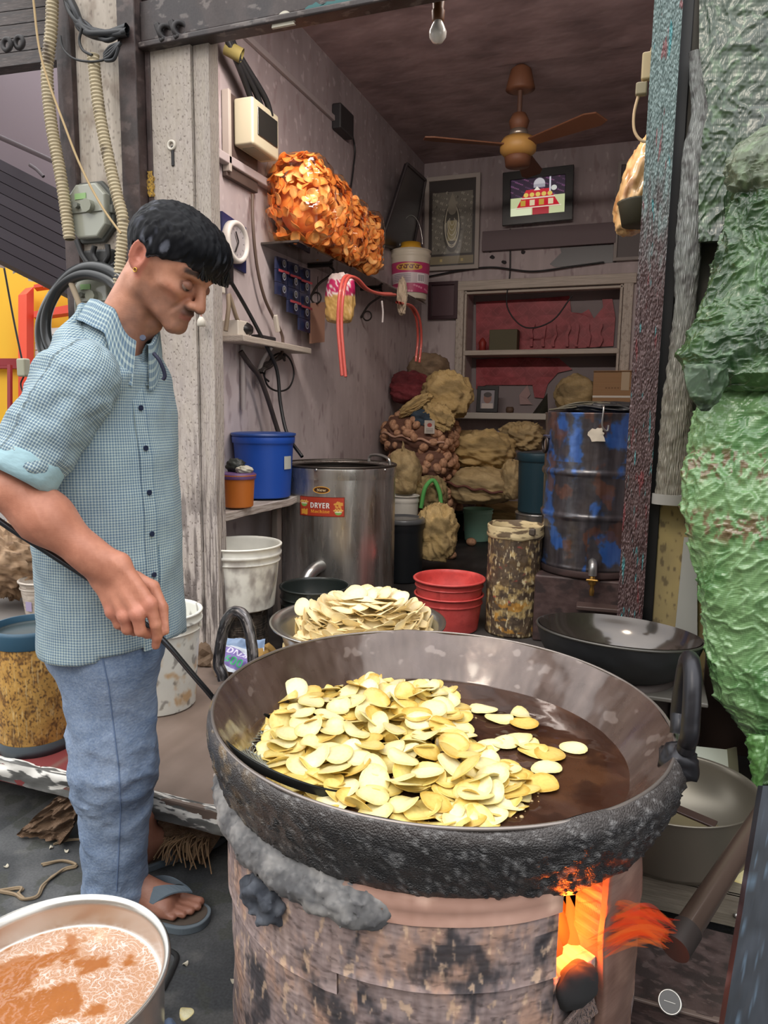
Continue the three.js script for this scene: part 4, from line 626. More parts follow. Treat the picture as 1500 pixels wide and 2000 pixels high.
  const legS = (x, y, z) => {
    const leg = (H, K, A) => { let d = capS(x, y, z, H, K, 0.108, 0.084); d = smin(d, capS(x, y, z, K, A, 0.083, 0.066), 0.04); return smax(d, A.y - y, 0.004); };
    let d = smin(leg(HR, KR, AR), leg(HLp, KL, AL), 0.03); const p = HR.clone().lerp(HLp, 0.5); d = smin(d, ellS(x - p.x, y - p.y - 0.04, z - p.z, 0.135, 0.12, 0.15), 0.04);
    const kn = ss(0.25, 0.0, Math.abs(y - 0.36)), an = ss(0.2, 0.05, y);
    const dg = Math.sin((y * 1.0 + (x + 1.1) * 0.55) * 70 + fbm(x * 9, y * 9, z * 9) * 10) * 0.5 + 0.5;
    d -= (ridge(x * 5 + y * 4, y * 6, z * 6, 3) - 0.3) * (0.008 + kn * 0.008) + fbm(x * 11, y * 8, z * 11, 3) * 0.012 + dg * dg * (kn * 0.006 + an * 0.006);
    return d;
  };
  [mn, mx] = bb([HR, HLp, AR, AL], 0.17); mn[1] = 0.03; mx[1] = 0.86;
  const gJ = nets(legS, mn, mx, 0.0062); { const p = gJ.attributes.position, uv = new Float32Array(p.count * 2); for (let i = 0; i < p.count; i++) { uv[2 * i] = (p.getX(i) * RH.x + p.getZ(i) * RH.z) * 2; uv[2 * i + 1] = p.getY(i) * 2; } gJ.setAttribute('uv', new THREE.BufferAttribute(uv, 2)); }
  const denim = tex(512, 512, (u, v) => { const n = ns(u * 160, v * 160, 2), m = fbm(u * 70, v * 70, 5, 3), f = fbm(u * 5, v * 4, 9, 4); return [118 + f * 44 + n * 18 + m * 24, 135 + f * 40 + n * 17 + m * 22, 160 + f * 34 + n * 12 + m * 18]; });
  const jeans = part('jeans', toMan(gJ), M(null, 0.9, { map: denim, bumpMap: bump(256, 256, (u, v) => 0.5 + ns(u * 120, v * 120, 3) * 0.5), bumpScale: 0.0012 }), man);
  const seam = [[195, 1262], [212, 1340], [222, 1420], [232, 1500], [236, 1580], [232, 1660], [228, 1740]].map(([x, y]) => atW(x, y, 1.5)), sp = []; // outer seam laid on the cloth
  for (let i = 0; i < 60; i++) { const t = i / 59 * 6, k = Math.min(5, Math.floor(t)), p = seam[k].clone().lerp(seam[k + 1], t - k), dir = p.clone().sub(camera.position).normalize(); let q = p.clone().addScaledVector(dir, -0.1); for (let j = 0; j < 40; j++) { const d = legS(q.x, q.y, q.z); if (d < 0.0008) break; q.addScaledVector(dir, d * 0.7); } sp.push(q.sub(MO)); }
  part('seam', tube(sp, 0.0016, 120, 6), M(0x5d708f, 0.9), jeans);
  // ---- slippers
  const slipper = (P, m) => {
    const o = [[-0.022, 0], [-0.012, 0.03], [0.04, 0.036], [0.11, 0.036], [0.18, 0.048], [0.225, 0.046], [0.255, 0.025], [0.262, -0.005], [0.25, -0.032], [0.2, -0.046], [0.12, -0.04], [0.04, -0.034], [-0.012, -0.03]];
    const cv = new THREE.CatmullRomCurve3(o.map(([a, b]) => V(a, b, 0)), true).getPoints(60), s = new THREE.Shape(cv.map((p) => new THREE.Vector2(p.x, p.y))), g = new THREE.ExtrudeGeometry(s, { depth: 0.018, bevelEnabled: true, bevelSize: 0.003, bevelThickness: 0.003, bevelSegments: 2 }); g.rotateX(-Math.PI / 2);
    const q = g.attributes.position; for (let i = 0; i < q.count; i++) { const p = P(q.getX(i), -q.getZ(i), 0); q.setXYZ(i, p.x - MO.x, Math.max(0.001, q.getY(i) * 0.8 - 0.001 + 0.002), p.z - MO.z); } g.computeVertexNormals();
    const sl = part('slipper', g, m, man), st = (b) => { const gg = new THREE.SphereGeometry(1, 18, 10); return gg; };
    const band = (a) => { const L = []; for (let i = 0; i <= 12; i++) { const t = i / 12; L.push(t); } const g2 = new THREE.BufferGeometry(), pos = [], idx = []; L.forEach((t, i) => { a(t).forEach((p) => pos.push(p.x - MO.x, p.y, p.z - MO.z)); if (i) { const k = (i - 1) * 4; for (let e = 0; e < 4; e++) { const f = (e + 1) % 4; idx.push(k + e, k + f, k + 4 + f, k + e, k + 4 + f, k + 4 + e); } } }); g2.setAttribute('position', new THREE.Float32BufferAttribute(pos, 3)); g2.setIndex(idx); const g3 = g2.toNonIndexed(); g3.computeVertexNormals(); return g3; };
    for (const sd of [1, -1]) part('strap', band((t) => { const a0 = mix(0.205, 0.085, t), b0 = mix(-0.02, 0.042 * sd, Math.pow(t, 0.8)), h = 0.012 + Math.sin(Math.PI * (0.25 + t * 0.7)) * 0.052 * (1 - t * 0.25) - (t > 0.8 ? (t - 0.8) * 0.12 : 0), w = mix(0.011, 0.034, t); return [P(a0 + w, b0 + 0.004, h), P(a0 - w, b0 - 0.004, h + 0.006), P(a0 - w, b0 - 0.004, h + 0.002), P(a0 + w, b0 + 0.004, h - 0.004)]; }), M(0x56636e, 0.8), sl);
    part('footbed', (() => { const s2 = new THREE.Shape(cv.map((p) => new THREE.Vector2(p.x * 0.965 + 0.004, p.y * 0.9))); const g4 = new THREE.ShapeGeometry(s2); g4.rotateX(-Math.PI / 2); const w = g4.attributes.position; for (let i = 0; i < w.count; i++) { const p = P(w.getX(i), -w.getZ(i), 0); w.setXYZ(i, p.x - MO.x, 0.0188, p.z - MO.z); } g4.computeVertexNormals(); return g4; })(), M(0x4a4038, 0.9), sl);
  };
  slipper(FP, M(0x5a646c, 0.8)); slipper(FP2, M(0x5a646c, 0.8));
}
function merge2(a) { return mergeGeometries(a.map((g) => { const q = g.index ? g.toNonIndexed() : g.clone(); for (const k of Object.keys(q.attributes)) if (!['position', 'normal', 'color'].includes(k)) q.deleteAttribute(k); const n = q.attributes.position.count, uv = new Float32Array(n * 2); for (let i = 0; i < n; i++) { uv[2 * i] = q.attributes.position.getX(i) * 4 + q.attributes.position.getZ(i) * 3; uv[2 * i + 1] = q.attributes.position.getY(i) * 4; } q.setAttribute('uv', new THREE.BufferAttribute(uv, 2)); return q; })); }

// ---------- inside the shop ----------
function onCyl(v, px, py, r) { const o = camera.position, d = ray(px, py), ox = o.x - v.p.x, oz = o.z - v.p.z, a = d.x * d.x + d.z * d.z, b = ox * d.x + oz * d.z, c = ox * ox + oz * oz - r * r, t = (-b - Math.sqrt(Math.max(0, b * b - a * c))) / a; const p = o.clone().addScaledVector(d, t); return { a: Math.atan2(p.x - v.p.x, p.z - v.p.z), y: p.y - v.p.y }; }
const patch = (r, a0, a1, y0, y1, seg = 16) => new THREE.CylinderGeometry(r, r, y1 - y0, seg, 1, true, a0, a1 - a0).translate(0, (y0 + y1) / 2, 0);
const rivet = (r) => new THREE.SphereGeometry(r, 10, 6);
const bail = (r, drop, wire = 0.0025) => { const p = []; for (let i = 0; i <= 20; i++) { const a = Math.PI * i / 20; p.push(V(Math.cos(a) * r, -Math.sin(a) * drop, Math.sin(a) * 0.02)); } return tube(p, wire, 40, 6); };
const plastic = (c, o = {}) => M(c, 0.42, o);
const smudge = (base, dark, seed, k = 0.8) => grime(256, 256, base, [[dark, 4, 5, 0.52, 0.2, k], [dark, 20, 16, 0.62, 0.1, k * 0.7]], seed, 6);
{ // spin dryer
  const v = vessel(552, 768, 906, 1208, HP), r = v.r, h = v.h, t = thing('spin_dryer', 'tall stainless steel drum-shaped dryer with a red printed label and an outlet pipe', 'machine', v.p);
  const map = tex(512, 256, (u, w) => { const n = fbm(u * 60, w * 3, 2, 4), m = fbm(u * 14, w * 4, 5, 4), d = fbm(u * 120, w * 12, 8, 3); let c = [196 + n * 50, 192 + n * 50, 186 + n * 50]; c = mix3(c, [140, 122, 108], ss(0.05, 0.35, m + n * 0.4) * 0.6); return mix3(c, [232, 228, 220], ss(0.2, 0.3, d) * 0.6); });
  const mS = M(null, 0.26, { map, metalness: 0.88, roughnessMap: bump(256, 128, (u, w) => 0.55 + fbm(u * 40, w * 6, 4, 4) * 0.5), roughness: 0.55 });
  part('drum', lathe([[0.001, 0], [r - 0.004, 0], [r, 0.005], [r, h - 0.06], [r + 0.004, h - 0.055], [r + 0.004, h - 0.02], [r + 0.006, h - 0.008], [r + 0.002, h], [r - 0.03, h - 0.002], [r - 0.034, h - 0.012], [r - 0.034, h - 0.3], [0.001, h - 0.32]], 72), mS, t);
  part('rim', new THREE.TorusGeometry(r + 0.001, 0.007, 8, 72).rotateX(Math.PI / 2), M(0x4a443f, 0.4, { metalness: 0.7 }), t, [0, h, 0]);
  part('basket', lathe([[r - 0.06, h - 0.012], [r - 0.05, h - 0.006], [r - 0.045, h - 0.02], [r - 0.06, h - 0.28]], 48), M(0x3a3430, 0.5, { metalness: 0.5 }), t);
  for (const x of [618, 752]) { const q = onCyl(v, x, 918, r + 0.004); part('rivet', rivet(0.008), mSteel, t, [Math.sin(q.a) * (r + 0.004), q.y, Math.cos(q.a) * (r + 0.004)]); }
  let q = onCyl(v, 586, 968, r + 0.002), q2 = onCyl(v, 673, 1010, r + 0.002);
  const lab = canvasTex(512, 240, (g, W, H) => {
    g.fillStyle = '#b8402c'; g.fillRect(0, 0, W, H); g.strokeStyle = '#7a2418'; g.lineWidth = 8; g.strokeRect(4, 4, W - 8, H - 8);
    g.textAlign = 'center'; g.textBaseline = 'middle'; g.fillStyle = '#fdf6ee'; g.strokeStyle = '#3a1810'; g.lineWidth = 6; g.font = 'bold 92px sans-serif'; g.save(); g.translate(242, 104); g.scale(0.78, 1); g.strokeText('DRYER', 0, 0); g.fillText('DRYER', 0, 0); g.restore();
    g.fillStyle = '#f0b03a'; g.font = 'bold 50px serif'; g.fillText('Machine', 246, 178);
    const bowl = (x, y, s) => { g.fillStyle = '#e8b860'; for (let i = 0; i < 7; i++) { g.beginPath(); g.ellipse(x + (i - 3) * s * 0.24, y - s * 0.3 - (i % 2) * s * 0.2, s * 0.26, s * 0.16, i, 0, 7); g.fill(); } g.fillStyle = '#7fb25a'; g.beginPath(); g.arc(x, y, s * 0.7, 0, Math.PI); g.fill(); g.fillStyle = '#f2e4c8'; g.beginPath(); g.ellipse(x, y, s * 0.72, s * 0.14, 0, 0, 7); g.fill(); };
    bowl(58, 84, 58); g.fillStyle = '#e8a840'; for (let i = 0; i < 9; i++) { g.beginPath(); g.ellipse(38 + (i % 3) * 26, 168 + Math.floor(i / 3) * 20, 20, 11, i, 0, 7); g.fill(); } bowl(445, 180, 56); for (let i = 0; i < 7; i++) { g.fillStyle = '#dca048'; g.beginPath(); g.ellipse(445 + Math.cos(i) * 28, 92 + Math.sin(i * 2) * 28, 24, 13, i, 0, 7); g.fill(); }
  });
  part('label', patch(r + 0.002, q.a, q2.a, Math.min(q.y, q2.y), Math.max(q.y, q2.y)), M(null, 0.35, { map: lab }), t).userData.label = 'red printed label';
  q = onCyl(v, 611, 949, r + 0.002); q2 = onCyl(v, 645, 965, r + 0.002);
  const ov = canvasTex(256, 128, (g, W, H) => { g.fillStyle = '#c9b898'; g.fillRect(0, 0, W, H); g.fillStyle = '#d9962e'; g.beginPath(); g.ellipse(128, 64, 124, 60, 0, 0, 7); g.fill(); g.fillStyle = '#4a2c18'; g.beginPath(); g.ellipse(128, 64, 108, 48, 0, 0, 7); g.fill(); g.fillStyle = '#f6e2b0'; g.font = 'bold 62px serif'; g.textAlign = 'center'; g.textBaseline = 'middle'; g.fillText('New', 128, 66); });
  part('badge', (() => { const e = new THREE.CircleGeometry(1, 40); const w = (q2.a - q.a) / 2, hh = Math.abs(q.y - q2.y) / 2, ca = (q.a + q2.a) / 2, cy = (q.y + q2.y) / 2; return warp(e, (p) => { const a = ca + p.x * w, y = cy + p.y * hh; p.set(Math.sin(a) * (r + 0.0025), y, Math.cos(a) * (r + 0.0025)); }); })(), M(null, 0.35, { map: ov }), t).userData.label = 'small oval badge';
  q = onCyl(v, 628, 1106, r); const o = V(Math.sin(q.a), 0, Math.cos(q.a)), b = V(o.x * r, q.y, o.z * r);
  part('outlet_pipe', tube([b.clone().addScaledVector(o, -0.03), b.clone().addScaledVector(o, 0.05).add(V(-0.02, -0.005, 0)), b.clone().addScaledVector(o, 0.11).add(V(-0.045, -0.045, 0)), b.clone().addScaledVector(o, 0.125).add(V(-0.05, -0.12, 0))], 0.03, 30, 18), mSteel, t);
  const hh = atW(735, 890, depthOf(v.p) * 1.01 + 0.1); part('lid_handle', tube([V(r * 0.35, h + 0.005, -r * 0.55), V(r * 0.38, h + 0.035, -r * 0.55), V(r * 0.9, h + 0.03, -r * 0.1), V(r * 0.93, h, -r * 0.1)], 0.008, 30, 8), mSteel, t);
}
{ // black pail under the outlet
  const v = vessel(549, 680, 1142, 1280, HP), t = thing('bucket', 'black plastic bucket catching the dryer outlet', 'bucket', v.p);
  const m = plastic(0x202725, { clearcoat: 0.3 }); part('pail', pail(v.r, v.r * 0.88, v.h, { bands: [[v.h * 0.7, v.h * 0.74, 0.006], [v.h * 0.8, v.h * 0.84, 0.006]], floor: v.h * 0.3 }), m, t);
  for (let i = 0; i < 26; i++) { const a = i / 26 * 6.283; part('rib', rbox(0.006, 0.03, 0.008, 0.002), m, t, [Math.sin(a) * v.r * 0.97, v.h * 0.66, Math.cos(a) * v.r * 0.97], [0, a, 0]); }
}
// wooden wall shelf with the blue and the orange pails
const SHP = atX(432, 1003, -1.6), SHY = SHP.y;
{
  const t = thing('wall_shelf', 'rough white-edged wooden shelf on the left wall holding a blue bucket', 'shelf', V(XL, SHY, 0));
  const w = grime(256, 256, [176, 166, 158], [[[130, 118, 108], 9, 3, 0.5, 0.2, 0.6]], 3, 10);
  part('board', warp(box(0.002, -0.03, -3.35, 0.27, 0, -2.46, 4, 1, 20), (v) => { v.y += fbm(v.x * 8, v.z * 8, 2) * 0.012; v.x += ns(v.z * 6, 1, 2) * 0.012; }), M(null, 0.8, { map: w }), t);
  part('leg', rbox2(0.2, -0.6, -3.0, 0.235, -0.03, -2.96), M(0x6a5f58, 0.8), t); part('bracket', rbox2(0.002, -0.22, -2.62, 0.03, -0.03, -2.58), M(0x6a5f58, 0.8), t);
  const put = (x0, x1, yt, yb) => vessel(x0, x1, yt, yb, SHY + 0.004);
  let v = put(458, 574, 850, 978), b = thing('bucket', 'tall blue plastic bucket with a lid rim, on the wall shelf', 'bucket', V(-1.85 + v.r + 0.02, SHY + 0.006, v.p.z)); b.position.copy(v.p); b.position.y += 0.004;
  part('pail', pail(v.r, v.r * 0.88, v.h, { bands: [[v.h * 0.86, v.h * 0.97, 0.007]] }), plastic(0x1d4fae), b); part('lid', lathe([[v.r + 0.01, v.h - 0.004], [v.r + 0.011, v.h + 0.006], [v.r - 0.01, v.h + 0.01], [0.001, v.h + 0.006]], 48), plastic(0x1b3f80), b);
  let q = onCyl(v, 565, 905, v.r * 0.97); part('paper_label', patch(v.r * 0.975, q.a - 0.28, q.a + 0.12, q.y - 0.03, q.y + 0.03), M(0xb9bdb4, 0.7), b);
  v = put(434, 499, 927, 996); b = thing('jar', 'orange plastic jar with a purple lid beside the blue bucket', 'jar', v.p); b.position.y += 0.004;
  part('body', pail(v.r * 0.97, v.r * 0.86, v.h), plastic(0xc9712a, { transmission: 0.15, thickness: 0 }), b); part('lid', lathe([[v.r * 0.99, v.h - 0.02], [v.r * 1.05, v.h - 0.02], [v.r * 1.06, v.h], [v.r * 0.9, v.h + 0.006], [0.001, v.h + 0.004]], 40), plastic(0x5e4270), b);
  const cp = (seed, w, h, d) => warp(new THREE.SphereGeometry(1, 24, 16), (p) => { const n = 1 + ridge(p.x * 2, p.y * 2 + seed, p.z * 2, 3) * 0.5 - 0.3; p.multiplyScalar(n); p.x *= w; p.y *= h; p.z *= d; });
  const pr = solo('crumpled_packet', cp(2, 0.04, 0.02, 0.03), M(0xb7b3a2, 0.6), 'crumpled pale packet lying on the orange jar', 'packet'); pr.position.set(v.p.x + 0.03, SHY + v.h + 0.024, v.p.z); const pr2 = solo('crumpled_bag', cp(7, 0.045, 0.035, 0.035), M(0x2c302c, 0.5), 'crumpled dark plastic bag behind the packet on the orange jar', 'bag'); pr2.position.set(v.p.x - 0.03, SHY + v.h + 0.036, v.p.z - 0.03);
}
{ // stump, white pails
  const v = vessel(424, 523, 1184, 1290, HP), t = thing('wooden_stump', 'dark weathered wooden stump under the white bucket', 'stump', v.p);
  const m = M(null, 0.9, { map: grime(256, 256, [84, 72, 62], [[[44, 38, 34], 30, 3, 0.45, 0.2, 0.9], [[130, 116, 100], 30, 4, 0.62, 0.1, 0.6]], 8, 12), bumpMap: T.plankB, bumpScale: 0.02 });
  part('trunk', warp(cyl(v.r, v.h, 60, v.r * 1.05).translate(0, v.h / 2, 0), (p) => { const n = 1 + fbm(p.x * 14, p.y * 3, p.z * 14) * 0.12; p.x *= n; p.z *= n; }), m, t); part('end_grain', cyl(v.r * 0.96, 0.004, 40).translate(0, v.h + 0.001, 0), M(0x6d6152, 0.9), t);
  const b = vessel(392, 536, 1045, 1180, HP + v.h + 0.004), w = thing('bucket', 'empty white plastic bucket with grey smears standing on the stump', 'bucket', V(v.p.x, HP + v.h + 0.004, v.p.z));
  const mw = plastic(null, { map: tex(256, 256, (u, k) => { const n = fbm(u * 9, k * 9, 2, 4), s = fbm(u * 16, k * 10, 6, 4), z = ss(0.22, 0.08, Math.abs(k - 0.3)); return mix3([226 + n * 20, 224 + n * 20, 214 + n * 20], [150, 142, 136], ss(-0.2, 0.35, s) * z * 0.9); }) });
  part('pail', pail(b.r, b.r * 0.84, b.h, { bands: [[b.h * 0.72, b.h * 0.76, 0.006], [b.h * 0.82, b.h * 0.88, 0.008]] }), mw, w); part('handle', bail(b.r + 0.004, 0.27), mSteel, w, [0, b.h * 0.74, 0]);
  const c = vessel(226, 395, 1190, 1408, HP), w2 = thing('bucket', 'tall white plastic bucket with rusty stains behind the man\'s leg', 'bucket', c.p);
  part('pail', pail(c.r, c.r * 0.84, c.h, { bands: [[c.h * 0.8, c.h * 0.83, 0.006], [c.h * 0.88, c.h * 0.92, 0.008]] }), plastic(null, { map: tex(256, 256, (u, k) => { const n = fbm(u * 9, k * 9, 12, 4), s = fbm(u * 14, k * 12, 16, 4); let q = mix3([222 + n * 22, 222 + n * 22, 214 + n * 20], [196, 156, 110], ss(0.08, 0.34, s) * ss(0.5, 0.25, k) * 0.8); return mix3(q, [112, 108, 102], ss(0.16, 0.3, fbm(u * 22, k * 20, 3, 3)) * 0.6); }) }), w2);
}
{ // printed bag among the rubbish by the pan handle
  const P = (x, y) => atY(x, y, HP + 0.03), bagT = canvasTex(256, 256, (g) => { g.fillStyle = '#c3cad4'; g.fillRect(0, 0, 256, 256); g.fillStyle = '#7f95b4'; g.fillRect(0, 0, 256, 60); g.fillStyle = '#7a6aa8'; g.beginPath(); g.ellipse(90, 150, 110, 70, 0.5, 0, 7); g.fill(); g.save(); g.translate(100, 130); g.rotate(0.35); g.fillStyle = '#d9d4ea'; g.font = 'bold 58px sans-serif'; g.textAlign = 'center'; g.fillText('DNA', 0, 0); g.fillStyle = '#3fae74'; g.font = 'bold 70px sans-serif'; g.fillText('500', 14, 70); g.restore(); });
  const g = new THREE.PlaneGeometry(0.17, 0.14, 30, 24); warp(g, (v) => { v.z += ridge(v.x * 9, v.y * 9, 2, 3) * 0.05 + Math.abs(v.x) * 0.05; }); g.rotateX(-0.9); g.rotateY(0.3);
  const o = solo('printed_bag', g, M(null, 0.45, { map: bagT }), 'crumpled plastic bag with purple and green print seen through the left pan handle', 'bag'); const p = atY(472, 1288, HP + 0.07); o.position.copy(p);
  const rr = rng(12); for (let i = 0; i < 4; i++) { const q = warp(new THREE.IcosahedronGeometry(0.06 + rr() * 0.04, 3), (v) => v.multiplyScalar(0.8 + fbm(v.x * 16 + i * 9, v.y * 16, v.z * 16) * 0.6)); const s = solo('rubble_lump', q, M([0x6e5a48, 0x8a7562, 0x575250, 0x99773f][i], 0.9), 'brown lump of rubble beside the printed bag, ' + ['largest', 'tan one', 'grey one', 'ochre one'][i], 'rubble', 'rubble by the pan handle'); const c = atY(405 + i * 36, 1285 + (i % 2) * 22, HP + 0.02); s.position.set(c.x, HP + 0.03, c.z); }
}
{ // steel basin heaped with dried slices
  const c = V(-0.975, HP, -2.4), R = 0.326, h = 0.225, t = thing('steel_basin', 'wide stainless steel basin heaped with pale potato slices behind the wok', 'basin', c);
  part('bowl', lathe([[0.001, 0.002], [R * 0.66, 0.002], [R * 0.72, 0.02], [R * 0.88, h - 0.03], [R * 0.9, h - 0.008], [R, h], [R + 0.001, h + 0.006], [R * 0.98, h + 0.006], [R * 0.89, h - 0.002], [R * 0.86, h - 0.03], [R * 0.7, 0.03], [0.001, 0.012]], 90), M(0xc4c2bc, 0.25, { metalness: 0.92 }), t);
  const r = rng(31), mats = [[[252, 240, 204], [244, 224, 172]], [[248, 232, 190], [238, 214, 156]], [[250, 236, 196], [228, 198, 136]]].map(([a, b], i) => M(null, 0.6, { map: chipTex(a, b, i + 21) })), geos = []; for (let i = 0; i < 8; i++) geos.push(chipGeo(i + 40, 0.04 + (i % 3) * 0.004, 0.033 + (i % 4) * 0.003, 0.2 + (i % 4) * 0.12));
  const H = (x, z) => { x -= 0.03; z += 0.01; const q = Math.hypot(x, z) / (R * 0.8); return h - 0.06 + 0.15 * Math.pow(Math.max(0, 1 - Math.pow(q, 2.2)), 0.8) + ns(x * 9, z * 9, 3) * 0.018; };
  const low = []; for (let i = 0; i < 150; i++) { const a = r() * 6.28, q = Math.sqrt(r()) * R * 0.74, x = Math.cos(a) * q + 0.03, z = Math.sin(a) * q, g = geos[i % 8].clone(); g.rotateX((r() - 0.5) * 0.8); g.rotateY(r() * 6); g.rotateZ((r() - 0.5) * 0.8); g.translate(x + c.x, c.y + H(x, z) - 0.015 - r() * 0.01, z + c.z); low.push(g); }
  const dome = new THREE.CircleGeometry(R * 0.86, 48).rotateX(-Math.PI / 2); const dm = warp(new THREE.RingGeometry(0.001, R * 0.86, 48, 8).rotateX(-Math.PI / 2), (v) => { v.y = H(v.x, v.z) - 0.035; }); dm.translate(c.x, c.y, c.z); low.push(dm);
  const st = solo('raw_slices_lower', merge(low), mats[1], 'lower slices of the heap in the steel basin', 'potato slices'); st.userData.kind = 'stuff';
  let n = 0, tr = 0; const pl = []; while (n < 105 && tr++ < 20000) { const a = r() * 6.28, q = Math.sqrt(r()) * R * 0.8, x = Math.cos(a) * q + 0.03, z = Math.sin(a) * q; if (pl.some((p) => Math.hypot(p[0] - x, p[1] - z) < 0.038)) continue; pl.push([x, z]); const dx = (H(x + 0.02, z) - H(x - 0.02, z)) / 0.04, dz = (H(x, z + 0.02) - H(x, z - 0.02)) / 0.04; const o = solo('raw_potato_slice', geos[n % 8], mats[n % 3], 'pale dry potato slice on the heap in the steel basin', 'potato slice', 'potato slices heaped in the steel basin'); o.position.set(c.x + x, c.y + H(x, z) + r() * 0.01, c.z + z); o.rotation.order = 'XZY'; o.rotation.set(dz + (r() - 0.3) * 0.7, r() * 6, -dx + (r() - 0.5) * 0.6); n++; }
  { const o = copyOf(scene.getObjectByName('raw_potato_slice'), 'single potato slice standing upright at the left edge of the basin heap'); const p = atY(590, 1185, c.y + h + 0.045); o.position.copy(p); o.rotation.set(1.2, 0.4, 0.3); }
}
{ // nested red pails
  const v = vessel(808, 941, 1186, 1246, HP), m = plastic(null, { map: smudge([214, 84, 80], [168, 60, 58], 3, 0.4) });
  const t = thing('bucket', 'red plastic bucket at the bottom of the nested pair on the shop floor', 'bucket', v.p), r = v.r, h = 0.2;
  part('pail', pail(r * 0.98, r * 0.86, h - 0.03, { bands: [[h * 0.62, h * 0.68, 0.005]] }), m, t);
  const t2 = thing('bucket', 'red plastic bucket nested inside another red bucket', 'bucket', V(v.p.x, HP + 0.055, v.p.z)); part('pail', pail(r * 1.0, r * 0.84, h - 0.012, { bands: [[h * 0.74, h * 0.78, 0.005]], lip: 0.008 }), m, t2);
}
{ // spattered yellow tin
  const v = vessel(945, 1052, 1024, 1248, HP), r = v.r, h = v.h, t = thing('oil_tin', 'tall round tin with flaking yellow paint and a dented rim, by the blue drum', 'tin', v.p);
  const map = tex(512, 512, (u, w) => { const n = fbm(u * 14, w * 8, 2, 5), s = fbm(u * 60, w * 14, 6, 5), f = fbm(u * 17, w * 15, 12, 6); let c = mix3([104, 86, 66], [62, 52, 46], cl(0.5 + n)); c = mix3(c, [200, 174, 116], ss(-0.05, 0.3, s * 0.4 + n * 0.6 + f * 0.8 + (Math.abs(w - 0.5) < 0.12 ? 0.1 : -0.02)) * 0.85); c = mix3(c, [196, 136, 50], ss(0.1, 0.2, fbm(u * 8, w * 9, 22, 4)) * (w < 0.55 && w > 0.25 ? 0.7 : 0.1)); c = mix3(c, [224, 212, 178], ss(0.18, 0.24, s) * 0.7); return mix3(c, [176, 70, 60], ss(0.26, 0.34, fbm(u * 9, w * 12, 31, 3)) * (w > 0.4 ? 0.7 : 0)); });
  part('body', warp(lathe([[0.001, 0], [r * 0.95, 0], [r * 0.98, 0.01], [r * 0.96, 0.02], [r * 0.96, h * 0.48], [r * 0.985, h * 0.5], [r * 0.96, h * 0.52], [r * 0.95, h * 0.68], [r * 0.975, h * 0.7], [r * 0.95, h * 0.72], [r * 0.96, h * 0.9]], 72), (p) => { const n = 1 + fbm(p.x * 9, p.y * 9, p.z * 9) * 0.05; p.x *= n; p.z *= n; }), M(null, 0.6, { map, bumpMap: T.wallB, bumpScale: 0.01 }), t);
  part('rim', warp(lathe([[r * 0.96, h * 0.89], [r * 1.01, h * 0.9], [r * 1.02, h * 0.93], [r * 0.99, h * 0.95], [r * 1.0, h], [r * 0.96, h * 1.005], [r * 0.93, h * 0.96], [r * 0.9, h * 0.93], [r * 0.88, h * 0.6]], 60), (p) => { p.y += ns(p.x * 12, p.z * 12, 2) * 0.01; }), M(null, 0.6, { map: grime(128, 128, [206, 188, 146], [[[80, 64, 48], 12, 12, 0.55, 0.1, 0.8]], 5, 8) }), t);
  const q = onCyl(v, 1040, 1035, r * 1.02); part('spout', rbox(0.03, 0.03, 0.02, 0.006), M(0x4b4138, 0.6), t, [Math.sin(q.a) * r, h * 0.97, Math.cos(q.a) * r]);
  part('contents', cyl(r * 0.9, 0.01, 40).translate(0, h * 0.93, 0), M(0x5d4a35, 0.4), t);
}
